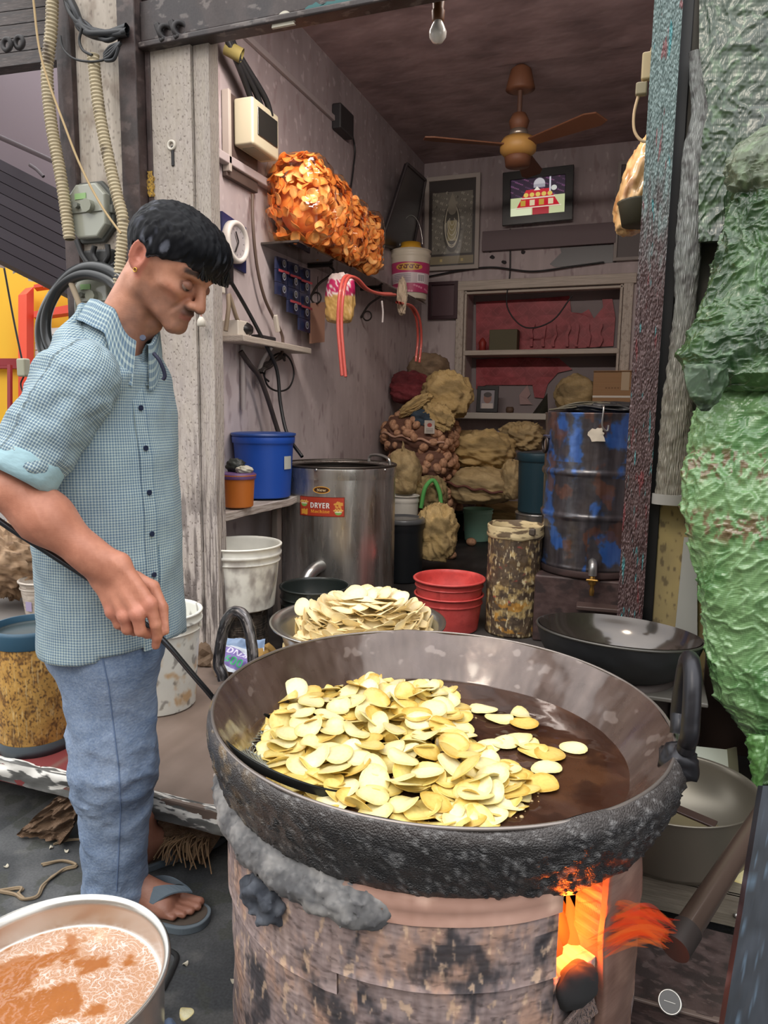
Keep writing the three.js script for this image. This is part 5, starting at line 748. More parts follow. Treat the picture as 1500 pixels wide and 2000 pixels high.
{ // blue oil drum with a tap, on a brown stand
  const SY = HP + 0.335, v = vessel(1056, 1246, 806, 1117, SY), r = v.r, h = v.h;
  const s = thing('drum_stand', 'brown painted box stand under the blue drum', 'stand', V(v.p.x, HP, v.p.z));
  const ms = M(null, 0.6, { map: grime(128, 128, [72, 54, 52], [[[44, 34, 34], 5, 5, 0.5, 0.2, 0.8]], 9, 8) }); part('box', rbox(r * 1.95, SY - HP - 0.035, r * 1.9, 0.01).translate(0, (SY - HP - 0.035) / 2, 0), ms, s); part('tray', lathe([[0.001, 0.3], [r * 1.0, 0.3], [r * 1.04, 0.31], [r * 1.04, 0.334], [r * 1.02, 0.334], [r * 1.0, 0.318], [0.001, 0.318]], 48), ms, s);
  const fr = V(-v.p.x, 0, -v.p.z).normalize(); part('drip_ledge', rbox(0.17, 0.018, 0.09, 0.005), M(0x4a3a36, 0.5), s, [fr.x * (r + 0.02) + 0.04, 0.19, fr.z * (r + 0.02)], [0, Math.atan2(fr.x, fr.z), 0]);
  const t = thing('oil_drum', 'large blue and rust metal oil drum with ring handles and a brass tap', 'drum', v.p);
  const map = tex(512, 512, (u, w) => { const n = fbm(u * 9, w * 7, 4, 5), m = fbm(u * 16, w * 10, 9, 4), st = fbm(u * 50, w * 6, 2, 4); let c = mix3([74, 66, 66], [58, 60, 70], cl(0.5 + m)); c = mix3(c, [56, 100, 176], ss(0.0, 0.16, n + m * 0.4 + (w > 0.8 ? 0.14 : 0) - (w > 0.35 && w < 0.6 ? 0.1 : 0)) * 0.9); c = mix3(c, [108, 70, 56], ss(0.08, 0.22, m - n * 0.3) * 0.75); c = c.map((q) => q + st * 40); return c; });
  const md = M(null, 0.3, { map, metalness: 0.35, clearcoat: 0.7, clearcoatRoughness: 0.18, bumpMap: bump(256, 256, (u, w) => 0.5 + fbm(u * 40, w * 26, 3, 3) * 0.5), bumpScale: 0.006 });
  const bead = (y) => [[r, y - 0.02], [r + 0.008, y - 0.01], [r + 0.01, y], [r + 0.008, y + 0.01], [r, y + 0.02]];
  part('shell', lathe([[0.001, 0], [r - 0.006, 0], [r + 0.006, -0.004], [r + 0.007, 0.012], [r, 0.02], ...bead(h * 0.34), ...bead(h * 0.62), [r, h * 0.9], [r + 0.003, h * 0.93], [r + 0.003, h - 0.012], [r + 0.008, h - 0.004], [r + 0.004, h], [r - 0.006, h - 0.002], [r - 0.008, h - 0.04], [0.001, h - 0.05]], 80), md, t);
  const ringH = (px, py) => { const q = onCyl(v, px, py, r); const g = thing === 0 ? 0 : part('ring_handle', new THREE.TorusGeometry(0.034, 0.006, 8, 4 * 8), M(0x3c3634, 0.35, { metalness: 0.8 }), t, [Math.sin(q.a) * (r + 0.012), q.y, Math.cos(q.a) * (r + 0.012)], [0, q.a, 0]); part('handle_lug', rbox(0.05, 0.018, 0.02, 0.005), md, t, [Math.sin(q.a) * (r + 0.006), q.y + 0.034, Math.cos(q.a) * (r + 0.006)], [0, q.a, 0]); return g; };
  ringH(1070, 868);
  let q = onCyl(v, 1178, 806, r); part('hook', tube([V(Math.sin(q.a) * (r - 0.02), h + 0.03, Math.cos(q.a) * (r - 0.02)), V(Math.sin(q.a) * (r + 0.014), h + 0.02, Math.cos(q.a) * (r + 0.014)), V(Math.sin(q.a) * (r + 0.016), h - 0.06, Math.cos(q.a) * (r + 0.016)), V(Math.sin(q.a + 0.08) * (r + 0.014), h - 0.075, Math.cos(q.a + 0.08) * (r + 0.014)), V(Math.sin(q.a + 0.1) * (r + 0.014), h - 0.05, Math.cos(q.a + 0.1) * (r + 0.014))], 0.004, 30, 6), mSteel, t);
  q = onCyl(v, 1166, 850, r); const pg = new THREE.CircleGeometry(0.034, 20); warp(pg, (p) => { p.multiplyScalar(0.7 + Math.abs(ns(p.x * 40, p.y * 40, 1)) * 0.9); p.z = 0.003 + ns(p.x * 50, p.y * 50, 4) * 0.006; }); part('torn_label', pg, M(0xc9bfae, 0.7), t, [Math.sin(q.a) * (r + 0.004), q.y, Math.cos(q.a) * (r + 0.004)], [0, q.a, 0]);
  q = onCyl(v, 1157, 1108, r); const br = M(0xa98446, 0.35, { metalness: 0.85 }), o = V(Math.sin(q.a), 0, Math.cos(q.a)), b = o.clone().multiplyScalar(r); b.y = 0.04;
  part('tap_elbow', tube([b.clone().addScaledVector(o, -0.02), b.clone().addScaledVector(o, 0.03), b.clone().addScaledVector(o, 0.045).add(V(0, -0.012, 0)), b.clone().addScaledVector(o, 0.048).add(V(0, -0.045, 0))], 0.018, 24, 14), M(0x9a9a9a, 0.35, { metalness: 0.8 }), t);
  const bb = b.clone().addScaledVector(o, 0.048); part('tap', lathe([[0.001, -0.13], [0.009, -0.13], [0.011, -0.11], [0.008, -0.1], [0.008, -0.085], [0.016, -0.082], [0.016, -0.06], [0.011, -0.055], [0.012, -0.04], [0.001, -0.04]], 20).translate(bb.x, bb.y, bb.z), br, t); part('tap_handle', rbox(0.05, 0.01, 0.012, 0.004), br, t, [bb.x, bb.y - 0.062, bb.z + 0.016]);
  // things lying on the drum
  const bag = solo('black_sheet', warp(new THREE.SphereGeometry(1, 40, 20), (p) => { const n = 0.8 + ridge(p.x * 2, p.y * 2, p.z * 2, 3) * 0.5; p.multiplyScalar(n); p.x *= r * 0.8; p.z *= r * 0.5; p.y *= 0.028; }), M(0x1d1c1d, 0.5), 'folded black rubber sheet lying on top of the blue drum', 'sheet'); bag.position.set(v.p.x + 0.04, SY + h + 0.018, v.p.z + 0.05);
  const wl = solo('wire_coil', merge([0, 1, 2].map((i) => tube([[-0.2, 0.02, 0.1], [-0.1, 0.03 + i * 0.01, 0.14], [0.05, 0.05, 0.12 - i * 0.03], [0.15, 0.025, 0.1], [0.19, 0.03, 0.0]].map((a) => V(a[0] + i * 0.01, a[1] - 0.01, a[2])), 0.004, 30, 6))), M(0x4f4a3c, 0.6), 'bent olive wires on the rim of the blue drum', 'wire'); wl.position.set(v.p.x, SY + h, v.p.z);
}
// more pails and drums at the back
{
  let v = vessel(903, 960, 993, 1060, HP), t = thing('bucket', 'mint green plastic bucket at the back of the shop floor', 'bucket', v.p); part('pail', pail(v.r, v.r * 0.85, v.h, { bands: [[v.h * 0.84, v.h * 0.9, 0.005]] }), plastic(0xb2ecd0), t);
  v = vessel(858, 906, 1000, 1052, HP); t = thing('bucket', 'dark green bucket of potatoes left of the mint bucket', 'bucket', v.p); part('pail', pail(v.r, v.r * 0.85, v.h, { floor: v.h * 0.8 }), plastic(0x26332f), t);
  v = vessel(742, 826, 1012, 1142, HP); t = thing('drum', 'black plastic drum with a grey lid behind the steel dryer', 'drum', v.p); part('body', lathe([[0.001, 0], [v.r * 0.92, 0], [v.r * 0.95, 0.01], [v.r * 0.95, v.h * 0.82], [v.r, v.h * 0.84], [v.r, v.h * 0.95], [v.r * 0.96, v.h]], 56), plastic(0x1a1e22), t); part('lid', lathe([[v.r * 0.98, v.h * 0.93], [v.r * 1.04, v.h * 0.94], [v.r * 1.04, v.h * 1.0], [v.r * 0.94, v.h * 1.02], [v.r * 0.9, v.h * 0.99], [0.001, v.h * 1.0]], 56), plastic(0x55585a, { clearcoat: 0.6 }), t);
  // steel tub with a dark teal barrel standing on it, half behind the blue drum
  const c = at(1050, 1000, 4.4), r = 0.13; t = thing('steel_tub', 'shiny steel tub under the dark teal barrel', 'tub', V(c.x, HP, c.z)); part('tub', lathe([[0.001, 0], [r * 0.95, 0], [r, 0.01], [r, c.y - HP - 0.02], [r * 1.05, c.y - HP - 0.01], [r * 1.04, c.y - HP], [0.001, c.y - HP]], 40), mSteel, t);
  const tp = at(1050, 884, 4.4).y - c.y, t2 = thing('barrel', 'dark teal plastic barrel between the sacks and the blue drum', 'barrel', V(c.x, c.y + 0.003, c.z)); part('body', lathe([[0.001, 0], [r * 0.9, 0], [r * 0.93, 0.01], [r * 0.98, tp * 0.86], [r * 1.06, tp * 0.87], [r * 1.07, tp * 0.98], [r * 1.0, tp], [0.001, tp - 0.003]], 48), plastic(0x1f3b46), t2);
}
// ---------- sacks
function sackGeo(w, h, d, seed, o = {}) {
  const e = o.e ?? 2.6, g = new THREE.SphereGeometry(1, o.seg ?? 64, o.seg2 ?? 44); const sp = (x, k) => Math.sign(x) * Math.pow(Math.abs(x), k);
  return warp(mergeVertices(g), (p) => {
    const L = Math.pow(Math.abs(p.x) ** e + Math.abs(p.y) ** e + Math.abs(p.z) ** e, 1 / e); p.divideScalar(L || 1);
    let n = 1 + fbm(p.x * 1.6 + seed * 7, p.y * 1.6, p.z * 1.6, 3) * 0.22 + (ridge(p.x * 2.4 + seed, p.y * 2.4, p.z * 2.4 + seed * 3, 3) - 0.35) * (o.fold ?? 0.14);
    p.multiplyScalar(n); p.x *= w; p.y *= h; p.z *= d; if (p.y < -h * 0.8) p.y = -h * 0.8 + (p.y + h * 0.8) * 0.3;
  });
}
const cloth = (c, seed) => M(null, 0.95, { map: grime(128, 128, c, [[c.map((q) => q * 0.66), 4, 4, 0.5, 0.25, 0.6]], seed, 14), bumpMap: bump(128, 128, (u, v) => 0.5 + ns(u * 60, v * 60, 1) * 0.5), bumpScale: 0.003, sheen: 0.2 });
const mTan = cloth([184, 158, 108], 3), mTan2 = cloth([174, 152, 110], 8), mOlive = cloth([146, 128, 88], 5), mRed = cloth([128, 54, 60], 7), mJute = cloth([128, 108, 86], 9), mBlueCloth = cloth([58, 74, 88], 4);
function sack(name, label, px, py, d, wpx, hpx, dep, seed, mat, o = {}) {
  const c = at(px, py, d), s = d / FPX, t = thing(name, label, o.cat ?? 'sack', c.clone()); const w = wpx * s / 2, h = hpx * s / 2;
  part('body', sackGeo(w, h, dep, seed, o), mat, t);
  if (o.potatoes) { const r = rng(seed), L = []; for (let i = 0; i < 150; i++) { const a = r() * 6.283, el = Math.asin(r() * 1.7 - 0.85), q = V(Math.cos(a) * Math.cos(el), Math.sin(el), Math.sin(a) * Math.cos(el)); const l = Math.pow(Math.abs(q.x) ** 2.6 + Math.abs(q.y) ** 2.6 + Math.abs(q.z) ** 2.6, 1 / 2.6); q.divideScalar(l); if (q.z < -0.5) continue; const k = 0.022 + r() * 0.01; L.push(new THREE.SphereGeometry(k, 9, 7).scale(1.2, 1, 1).rotateZ(r() * 6).translate(q.x * (w + 0.006), q.y * (h + 0.004), q.z * (dep + 0.006))); } const pm = part('potatoes', merge(L), o.potatoes, t); pm.userData.kind = 'stuff'; }
  if (o.stitch) { const P = []; for (let i = 0; i <= 16; i++) { const u = i / 16 * 1.8 - 0.9; P.push(V(u * w, (o.stitch + Math.sin(i * 1.3) * 0.06 - u * 0.22) * h, dep * (1.04 - Math.abs(u) ** 3 * 0.35))); } part('stitched_mouth', tube(P, 0.009, 60, 6), o.stitchM ?? M(0xb9a48c, 0.9), t); }
  if (o.neck) { const k = warp(new THREE.ConeGeometry(w * 0.32, h * 0.7, 24, 8, true), (p) => { p.x += fbm(p.x * 20, p.y * 20, 2) * 0.04; p.z += fbm(p.z * 20, p.y * 20, 5) * 0.04; }); part('tied_neck', k, mat, t, [w * o.neck[0], h * o.neck[1], dep * 0.3], [0, 0, o.neck[2]]); }
  return t;
}
const mPot = M(null, 0.75, { map: grime(64, 64, [190, 146, 114], [[[150, 110, 84], 6, 6, 0.5, 0.2, 0.6]], 4, 8) }), mNet = cloth([110, 78, 64], 6);
sack('sack', 'brown jute sack topmost in the corner pile', 838, 728, 5.45, 75, 70, 0.16, 1, mJute);
sack('sack', 'dark red mesh sack in the corner pile under the brown jute sack', 806, 760, 5.4, 80, 66, 0.18, 2, mRed);
sack('sack', 'net sack of potatoes, upper one of the corner pile', 822, 850, 5.2, 136, 84, 0.24, 3, mNet, { potatoes: mPot, stitch: -0.1, stitchM: M(0xc09a84, 0.9) });
sack('sack', 'net sack of potatoes, lower one of the corner pile', 826, 906, 5.2, 120, 74, 0.24, 4, mNet, { potatoes: mPot, stitch: 0.0, stitchM: M(0xc09a84, 0.9) });
sack('sack', 'net sack of potatoes low in the corner, mostly hidden by the bundles', 830, 975, 5.3, 110, 90, 0.22, 14, mNet, { potatoes: mPot });
sack('cloth_bundle', 'yellow-brown empty sack thrown in folds over the corner pile', 872, 775, 5.05, 96, 96, 0.12, 5, mTan, { fold: 0.34, e: 2, cat: 'cloth' });
sack('cloth_strip', 'yellow-brown cloth end hanging left below the folded empty sack', 812, 792, 5.02, 70, 26, 0.05, 6, mTan, { fold: 0.5, e: 2, cat: 'cloth' }).rotation.z = 0.55;
sack('cloth_strip', 'yellow-brown cloth end hanging down in front of the potato net', 856, 815, 4.94, 62, 46, 0.04, 7, mTan, { fold: 0.5, e: 2, cat: 'cloth' }).rotation.z = -0.5;
sack('cloth', 'blue-grey cloth over the top of the upper potato net', 832, 818, 5.0, 62, 40, 0.07, 8, mBlueCloth, { e: 2, cat: 'cloth' });
{ const p = at(839, 834, 4.9), g = box(-0.035, -0.045, -0.002, 0.035, 0.045, 0.002, 6, 6, 1); warp(g, (v) => { v.z += ns(v.x * 20, v.y * 20, 2) * 0.012; }); const tg = canvasTex(64, 96, (c) => { c.fillStyle = '#b9b2a8'; c.fillRect(0, 0, 64, 96); c.fillStyle = '#a04a44'; c.beginPath(); c.arc(32, 34, 15, 0, 7); c.fill(); c.fillStyle = '#6a6460'; for (let i = 0; i < 4; i++) c.fillRect(10, 58 + i * 8, 44, 3); }); const o = solo('paper_tag', g, M(null, 0.8, { map: tg }), 'small printed paper tag hanging on the upper potato net', 'tag'); o.position.copy(p); o.rotation.y = 0.3; }
sack('sack', 'pale beige tied sack between the dryer and the potato nets', 790, 925, 4.7, 60, 90, 0.12, 9, mTan2, { neck: [0.1, 1.1, 0.3] });
{ const c = at(790, 992, 4.6), t = thing('plastic_tub', 'white plastic tub peeping out beside the dryer', 'tub', V(c.x, HP, c.z)); const h = at(790, 966, 4.6).y - HP; part('tub', pail(0.09, 0.075, h, { bands: [[h * 0.9, h * 0.95, 0.004]] }), plastic(0xc9c6bc), t); }
sack('sack', 'small sack with a green strap among the corner sacks', 840, 968, 4.75, 62, 70, 0.1, 10, mOlive, { fold: 0.3 });
{ const o = solo('green_strap', tube([at(822, 992, 4.6), at(832, 950, 4.58), at(846, 938, 4.6), at(858, 960, 4.6), at(862, 990, 4.6)], 0.014, 40, 8), M(0x58a856, 0.7), 'bright green strap hanging round the small sack', 'strap'); }
sack('cloth', 'pale tan sack cloth draped down beside the black drum', 850, 1045, 4.35, 76, 110, 0.1, 11, mTan, { fold: 0.35, cat: 'cloth' }).rotation.z = -0.12;
sack('sack', 'upper tan sack tied at the left, in the middle pile', 940, 880, 5.3, 120, 76, 0.2, 12, mTan, { fold: 0.3, neck: [-0.9, 0.1, 1.2] });
sack('sack', 'lower tan sack with a stitched mouth, in the middle pile', 936, 950, 5.2, 122, 74, 0.22, 13, mTan2, { stitch: 0.05, stitchM: M(0x6a4238, 0.9) });
sack('sack', 'tan tied sack behind the teal barrel top', 1018, 855, 5.4, 78, 56, 0.16, 15, mTan2, { fold: 0.4, neck: [0.7, 0.8, -0.6] });
sack('sack', 'narrow tan sack beside the teal barrel', 1000, 940, 5.1, 40, 80, 0.14, 16, mTan2, {});
sack('sack', 'flat tan sack lying on the floor behind the mint bucket', 985, 1000, 5.85, 110, 40, 0.12, 17, mTan, {});
{ // potatoes: two on the floor, a few in the dark green pail
  const g = warp(new THREE.SphereGeometry(0.036, 18, 14).scale(1.2, 0.9, 1), (p) => p.multiplyScalar(1 + fbm(p.x * 18, p.y * 18, p.z * 18) * 0.18));
  const put = (px, py, l, d) => { const o = solo('potato', g, mPot, l, 'potato', 'loose potatoes'); const p = d ? at(px, py, d) : atY(px, py, HP); o.position.copy(p); if (!d) o.position.y += 0.03; o.rotation.y = px; };
  put(920, 1066, 'potato on the floor just under the mint bucket'); put(880, 1092, 'potato alone on the open floor, left of the yellow tin');
  [[865, 990], [880, 986], [895, 990], [874, 982], [890, 980]].forEach(([x, y], i) => put(x, y, 'potato in the dark green bucket, ' + ['leftmost', 'middle front', 'rightmost', 'left one on top', 'right one on top'][i], 5.52));
  [[868, 1040], [874, 1062], [866, 1078], [878, 1030]].forEach(([x, y], i) => put(x, y, 'potato under the draped tan cloth, ' + ['third from the top', 'second from the bottom', 'lowest', 'topmost'][i], i === 2 ? 0 : 4.5));
}

// ---------- back wall, niche, things on the walls
const mWhiteP = M(null, 0.6, { map: T.col });
const bx3 = (ax, ay, bx, by, z0, z1, r = 0.004) => { const a = atZ(ax, ay, z1), b = atZ(bx, by, z1); return rbox2(Math.min(a.x, b.x), Math.min(a.y, b.y), z0, Math.max(a.x, b.x), Math.max(a.y, b.y), z1, r); };
{
  const X0 = NX0 - 0.03, X1 = NX1, f = struct('trim_6', merge([rbox2(X0 - 0.05, NY0 - 0.1, ZB, X0 + 0.012, NY1 + 0.06, ZB + 0.03), rbox2(X0 + 0.014, NY0, ZB - 0.04, X0 + 0.034, NY1, ZB + 0.015), rbox2(X1 - 0.06, NY0 - 0.1, ZB, X1 + 0.012, NY1 + 0.06, ZB + 0.03), rbox2(X1 - 0.085, NY0, ZB - 0.04, X1 - 0.064, NY1, ZB + 0.015), rbox2(X0 - 0.07, NY1 + 0.0, ZB, X1 + 0.03, NY1 + 0.075, ZB + 0.035), rbox2(X0 + 0.01, NY1 - 0.028, ZB - 0.04, X1, NY1 - 0.008, ZB + 0.015)]), mWhiteP);
  const s = thing('niche_shelf', 'white painted shelf board across the wall niche', 'shelf', V(0, 0, 0)), sy = atZ(1060, 682, ZB + 0.02).y; part('board', rbox2(X0 + 0.02, sy - 0.04, ZB - 0.25, X1 - 0.07, sy, ZB + 0.02), mWhiteP, s);
  struct('trim_7', rbox2(X0 - 0.1, NY0 - 0.05, ZB - 0.2, X1 + 0.05, NY0, ZB + 0.2, 0.006), M(0xb4aea4, 0.6));
  // red wrapping paper pinned to the niche back, torn on the right
  const zb = ZB - 0.25, rp = tex(256, 128, (u, v) => { const k = 10, a = Math.abs(((u * k) % 1) - 0.5) + Math.abs(((v * k * 0.5) % 1) - 0.5), n = fbm(u * 8, v * 6, 3, 4); return mix3([148 + n * 60, 50 + n * 40, 58 + n * 40], [176, 84, 88], ss(0.06, 0.0, Math.abs(a - 0.42)) * 0.6); });
  const mr = M(null, 0.5, { map: rp });
  const paper = (P, label, nm = 'red_paper') => { const sh = new THREE.Shape(P.map(([x, y]) => { const q = atZ(x, y, zb + 0.01); return new THREE.Vector2(q.x, q.y); })); let g = new THREE.ExtrudeGeometry(sh, { depth: 0.002, bevelEnabled: false, curveSegments: 4 }); const p = g.attributes.position, uv = g.attributes.uv; for (let i = 0; i < p.count; i++) { uv.setXY(i, p.getX(i) * 1.0, p.getY(i) * 2); p.setZ(i, p.getZ(i) + zb + 0.008 + Math.max(0, ridge(p.getX(i) * 9, p.getY(i) * 9, 1, 2) - 0.2) * 0.015); } g.computeVertexNormals(); return solo(nm, g, mr, label, 'paper'); };
  paper([[930, 684], [930, 590], [1040, 584], [1112, 578], [1116, 610], [1136, 612], [1150, 604], [1160, 622], [1178, 600], [1176, 584], [1196, 584], [1202, 620], [1198, 676], [1100, 682]], 'torn red patterned paper lining the upper compartment of the niche');
  paper([[930, 760], [930, 702], [1020, 698], [1092, 700], [1118, 722], [1090, 728], [1070, 750], [1062, 778], [1044, 776], [1040, 752], [985, 752], [950, 752]], 'torn red patterned paper hanging in the lower compartment of the niche');
  for (let i = 0; i < 7; i++) { const p = atZ(1040 + i * 22, 655, zb + 0.03), o = solo('paper_fold', warp(box(-0.012, -0.09, 0, 0.012, 0.09, 0.012, 2, 8, 1), (v) => { v.x += ns(v.y * 14, i, 2) * 0.03; }), mr, 'crumpled fold of red paper in the upper niche, ' + ['leftmost', 'second from the left', 'third from the left', 'middle', 'third from the right', 'second from the right', 'rightmost'][i], 'paper', 'red paper folds'); o.position.copy(p); }
  paper([[1016, 790], [1014, 772], [1030, 752], [1036, 770], [1030, 778], [1040, 790]], 'pale pink torn scrap of paper standing in the lower niche', 'paper_scrap').material = M(0xa88c8a, 0.7);
  const o1 = solo('olive_box', bx3(956, 644, 1009, 684, ZB - 0.2, ZB - 0.08, 0.005), M(0x5a553f, 0.7), 'small olive box on the niche shelf', 'box');
  const rd = solo('red_ornament', lathe([[0.001, 0], [0.03, 0.005], [0.026, 0.04], [0.034, 0.07], [0.016, 0.1], [0.001, 0.115]], 20), M(0x8e2c24, 0.5), 'little red ornament at the left end of the niche shelf', 'ornament'); rd.position.set(atZ(942, 684, ZB - 0.1).x, sy, ZB - 0.1);
  const nt = solo('small_pot', lathe([[0.001, 0], [0.03, 0.003], [0.034, 0.03], [0.026, 0.05], [0.001, 0.045]], 20), M(0x5e4a3c, 0.6), 'tiny brown pot on the niche sill', 'pot'); nt.position.set(atZ(996, 796, ZB - 0.02).x, NY0, ZB - 0.02);
  const fr = thing('photo_frame', 'small black framed portrait standing on the niche sill', 'picture', V(0, 0, 0)), a = atZ(931, 795, ZB + 0.0), b = atZ(973, 745, ZB + 0.0); const w = b.x - a.x, h = b.y - a.y; fr.position.set((a.x + b.x) / 2, NY0 + h / 2 + 0.004, ZB - 0.02); fr.rotation.x = -0.12;
  const frame = (W, H, t, d) => { const s2 = new THREE.Shape([[-W / 2, -H / 2], [W / 2, -H / 2], [W / 2, H / 2], [-W / 2, H / 2]].map((q) => new THREE.Vector2(...q))); s2.holes.push(new THREE.Path([[-W / 2 + t, -H / 2 + t], [-W / 2 + t, H / 2 - t], [W / 2 - t, H / 2 - t], [W / 2 - t, -H / 2 + t]].map((q) => new THREE.Vector2(...q)))); return new THREE.ExtrudeGeometry(s2, { depth: d, bevelEnabled: true, bevelSize: 0.003, bevelThickness: 0.003, bevelSegments: 2 }); };
  part('frame', frame(w, h, 0.025, 0.015), mBlack, fr); part('portrait', box(-w / 2 + 0.01, -h / 2 + 0.01, -0.004, w / 2 - 0.01, h / 2 - 0.01, 0.008), M(null, 0.3, { map: canvasTex(64, 80, (g) => { g.fillStyle = '#8f8a90'; g.fillRect(0, 0, 64, 80); g.fillStyle = '#c8bdb6'; g.fillRect(12, 54, 40, 26); g.fillStyle = '#8e6658'; g.beginPath(); g.ellipse(32, 36, 14, 18, 0, 0, 7); g.fill(); g.fillStyle = '#3c3434'; g.beginPath(); g.ellipse(32, 24, 14, 9, 0, 0, 7); g.fill(); }) }), fr);
  // cardboard box on the sill end, sack beside it
  const cb = thing('cardboard_box', 'taped brown cardboard box above the blue drum', 'box', V(0, 0, 0)), c0 = atZ(1156, 790, ZB + 0.2), c1 = atZ(1250, 706, ZB + 0.2); cb.position.set(c0.x, NY0 + 0.004, ZB + 0.19);
  const H = c1.y - c0.y, W = c1.x - c0.x, mk = M(null, 0.8, { map: canvasTex(256, 256, (g) => { g.fillStyle = '#a07c58'; g.fillRect(0, 0, 256, 256); for (let i = 0; i < 60; i++) { g.fillStyle = i % 2 ? 'rgba(120,90,60,.12)' : 'rgba(190,160,120,.12)'; g.fillRect(0, (i * 37) % 256, 256, 4); } g.fillStyle = '#7d5e42'; for (let i = 0; i < 9; i++) g.fillRect(70 + i * 17, 96, 11, 8); for (let i = 0; i < 7; i++) g.fillRect(70 + i * 17, 190, 10, 7); }) });
  part('carton', rbox2(0, 0, -0.17, W, H, 0, 0.004), mk, cb); part('flap', rbox2(0, H - 0.004, -0.17, W, H + 0.004, 0.012, 0.002), M(0x8d6c4c, 0.8), cb); part('tape', rbox2(0, H * 0.38, -0.165, W, H * 0.43, 0.003, 0.001), M(0xd8d2c6, 0.5), cb); part('tape', rbox2(W * 0.62, H * 0.55, -0.165, W * 0.8, H + 0.006, 0.003, 0.001), M(0xb9a486, 0.5), cb);
  sack('sack', 'tan bag of potatoes on the niche sill beside the cardboard box', 1124, 770, depthOf(V(-0.55, 1.2, ZB + 0.02)), 78, 76, 0.12, 21, mTan2, { e: 2 });
  const dk = solo('dark_wedge', warp(new THREE.ConeGeometry(0.06, 0.16, 4), (v) => { v.x += v.y * 0.3; }), M(0x2e2f27, 0.7), 'dark folded piece leaning at the right end of the niche sill', 'scrap'); dk.position.copy(atZ(1062, 792, ZB + 0.1)); dk.position.y = NY0 + 0.08;
  // pictures and the television
  const pic = (nm, label, ax, ay, bx, by, t, mats, art, tilt = 0) => { const z = ZB + 0.02, p = atZ(ax, by, z), q = atZ(bx, ay, z), g = thing(nm, label, 'picture', V((p.x + q.x) / 2, (p.y + q.y) / 2, z)); const W2 = q.x - p.x, H2 = q.y - p.y; part('frame', frame(W2, H2, t, 0.02), mats, g); const bk = part('picture', box(-W2 / 2 + 0.01, -H2 / 2 + 0.01, -0.012, W2 / 2 - 0.01, H2 / 2 - 0.01, 0.004), art, g); g.rotation.x = tilt; g.position.z += Math.abs(Math.sin(tilt)) * H2 / 2; return [g, W2, H2]; };
  const relief = canvasTex(256, 384, (g, W3, H3) => { // ornate silver panel, a plain generic figure of arches and garlands
    g.fillStyle = '#3a3634'; g.fillRect(0, 0, W3, H3); g.fillStyle = '#77746a'; g.fillRect(28, 60, 200, 260); for (let i = 0; i < 420; i++) { g.fillStyle = ['#8c897c', '#5f5c54', '#a3a092'][i % 3]; g.beginPath(); g.arc(30 + (i * 73) % 196, 62 + (i * 131) % 256, 3 + i % 4, 0, 7); g.fill(); }
    g.fillStyle = '#4a473f'; g.beginPath(); g.ellipse(128, 210, 44, 104, 0, 0, 7); g.fill(); g.strokeStyle = '#c9c4ae'; g.lineWidth = 5; g.beginPath(); g.ellipse(128, 200, 34, 92, 0, 0, 7); g.stroke(); g.fillStyle = '#a39a74'; g.fillRect(106, 180, 44, 86); g.fillStyle = '#8f8b7c'; g.beginPath(); g.ellipse(128, 130, 22, 26, 0, 0, 7); g.fill(); g.beginPath(); g.moveTo(106, 112); g.lineTo(128, 62); g.lineTo(150, 112); g.fill();
    g.strokeStyle = '#d6d2c0'; g.lineWidth = 3; for (let i = 0; i < 5; i++) { g.beginPath(); g.ellipse(128, 170 + i * 6, 12 + i * 6, 30 + i * 15, 0, 0, Math.PI); g.stroke(); } g.fillStyle = '#8a8066'; g.fillRect(20, 330, 216, 34); g.fillStyle = '#c2b078'; g.fillRect(70, 342, 12, 12); g.fillRect(174, 342, 12, 12); });
  pic('framed_picture', 'large framed picture of an ornate silver figure left of the television', 830, 340, 940, 530, 0.028, M(0xa79f98, 0.6), M(null, 0.35, { map: relief, clearcoat: 0.6 }), 0.03);
  pic('framed_picture', 'small maroon framed picture left of the niche', 838, 550, 895, 624, 0.022, M(0x3a2028, 0.5), M(0x5e4a50, 0.35, { clearcoat: 0.5 }), 0.02);
  pic('framed_picture', 'pale framed picture in the dim right corner behind the hanging chips', 1198, 312, 1275, 510, 0.02, M(0x8b8480, 0.6), M(0x4d4242, 0.5), 0.02);
  const tvT = canvasTex(512, 384, (g, W3, H3) => {
    g.fillStyle = '#2a1a30'; g.fillRect(0, 0, W3, H3); for (let i = 0; i < 160; i++) { g.fillStyle = ['#5a3a5e', '#7a4a70', '#3a2438'][i % 3]; g.fillRect((i * 47) % 512, (i * 29) % 190, 14, 10); } g.fillStyle = '#cfd6a4'; g.fillRect(0, 190, W3, 194); g.fillStyle = '#e8efc8'; g.fillRect(0, 290, 200, 94);
    g.fillStyle = '#cc1c30'; g.beginPath(); g.moveTo(150, 120); g.lineTo(360, 120); g.lineTo(460, 300); g.lineTo(60, 300); g.fill(); g.fillStyle = '#a81428'; g.fillRect(210, 300, 150, 84); g.fillStyle = '#f0e8d0'; g.fillRect(110, 196, 300, 12); g.fillRect(50, 288, 420, 10);
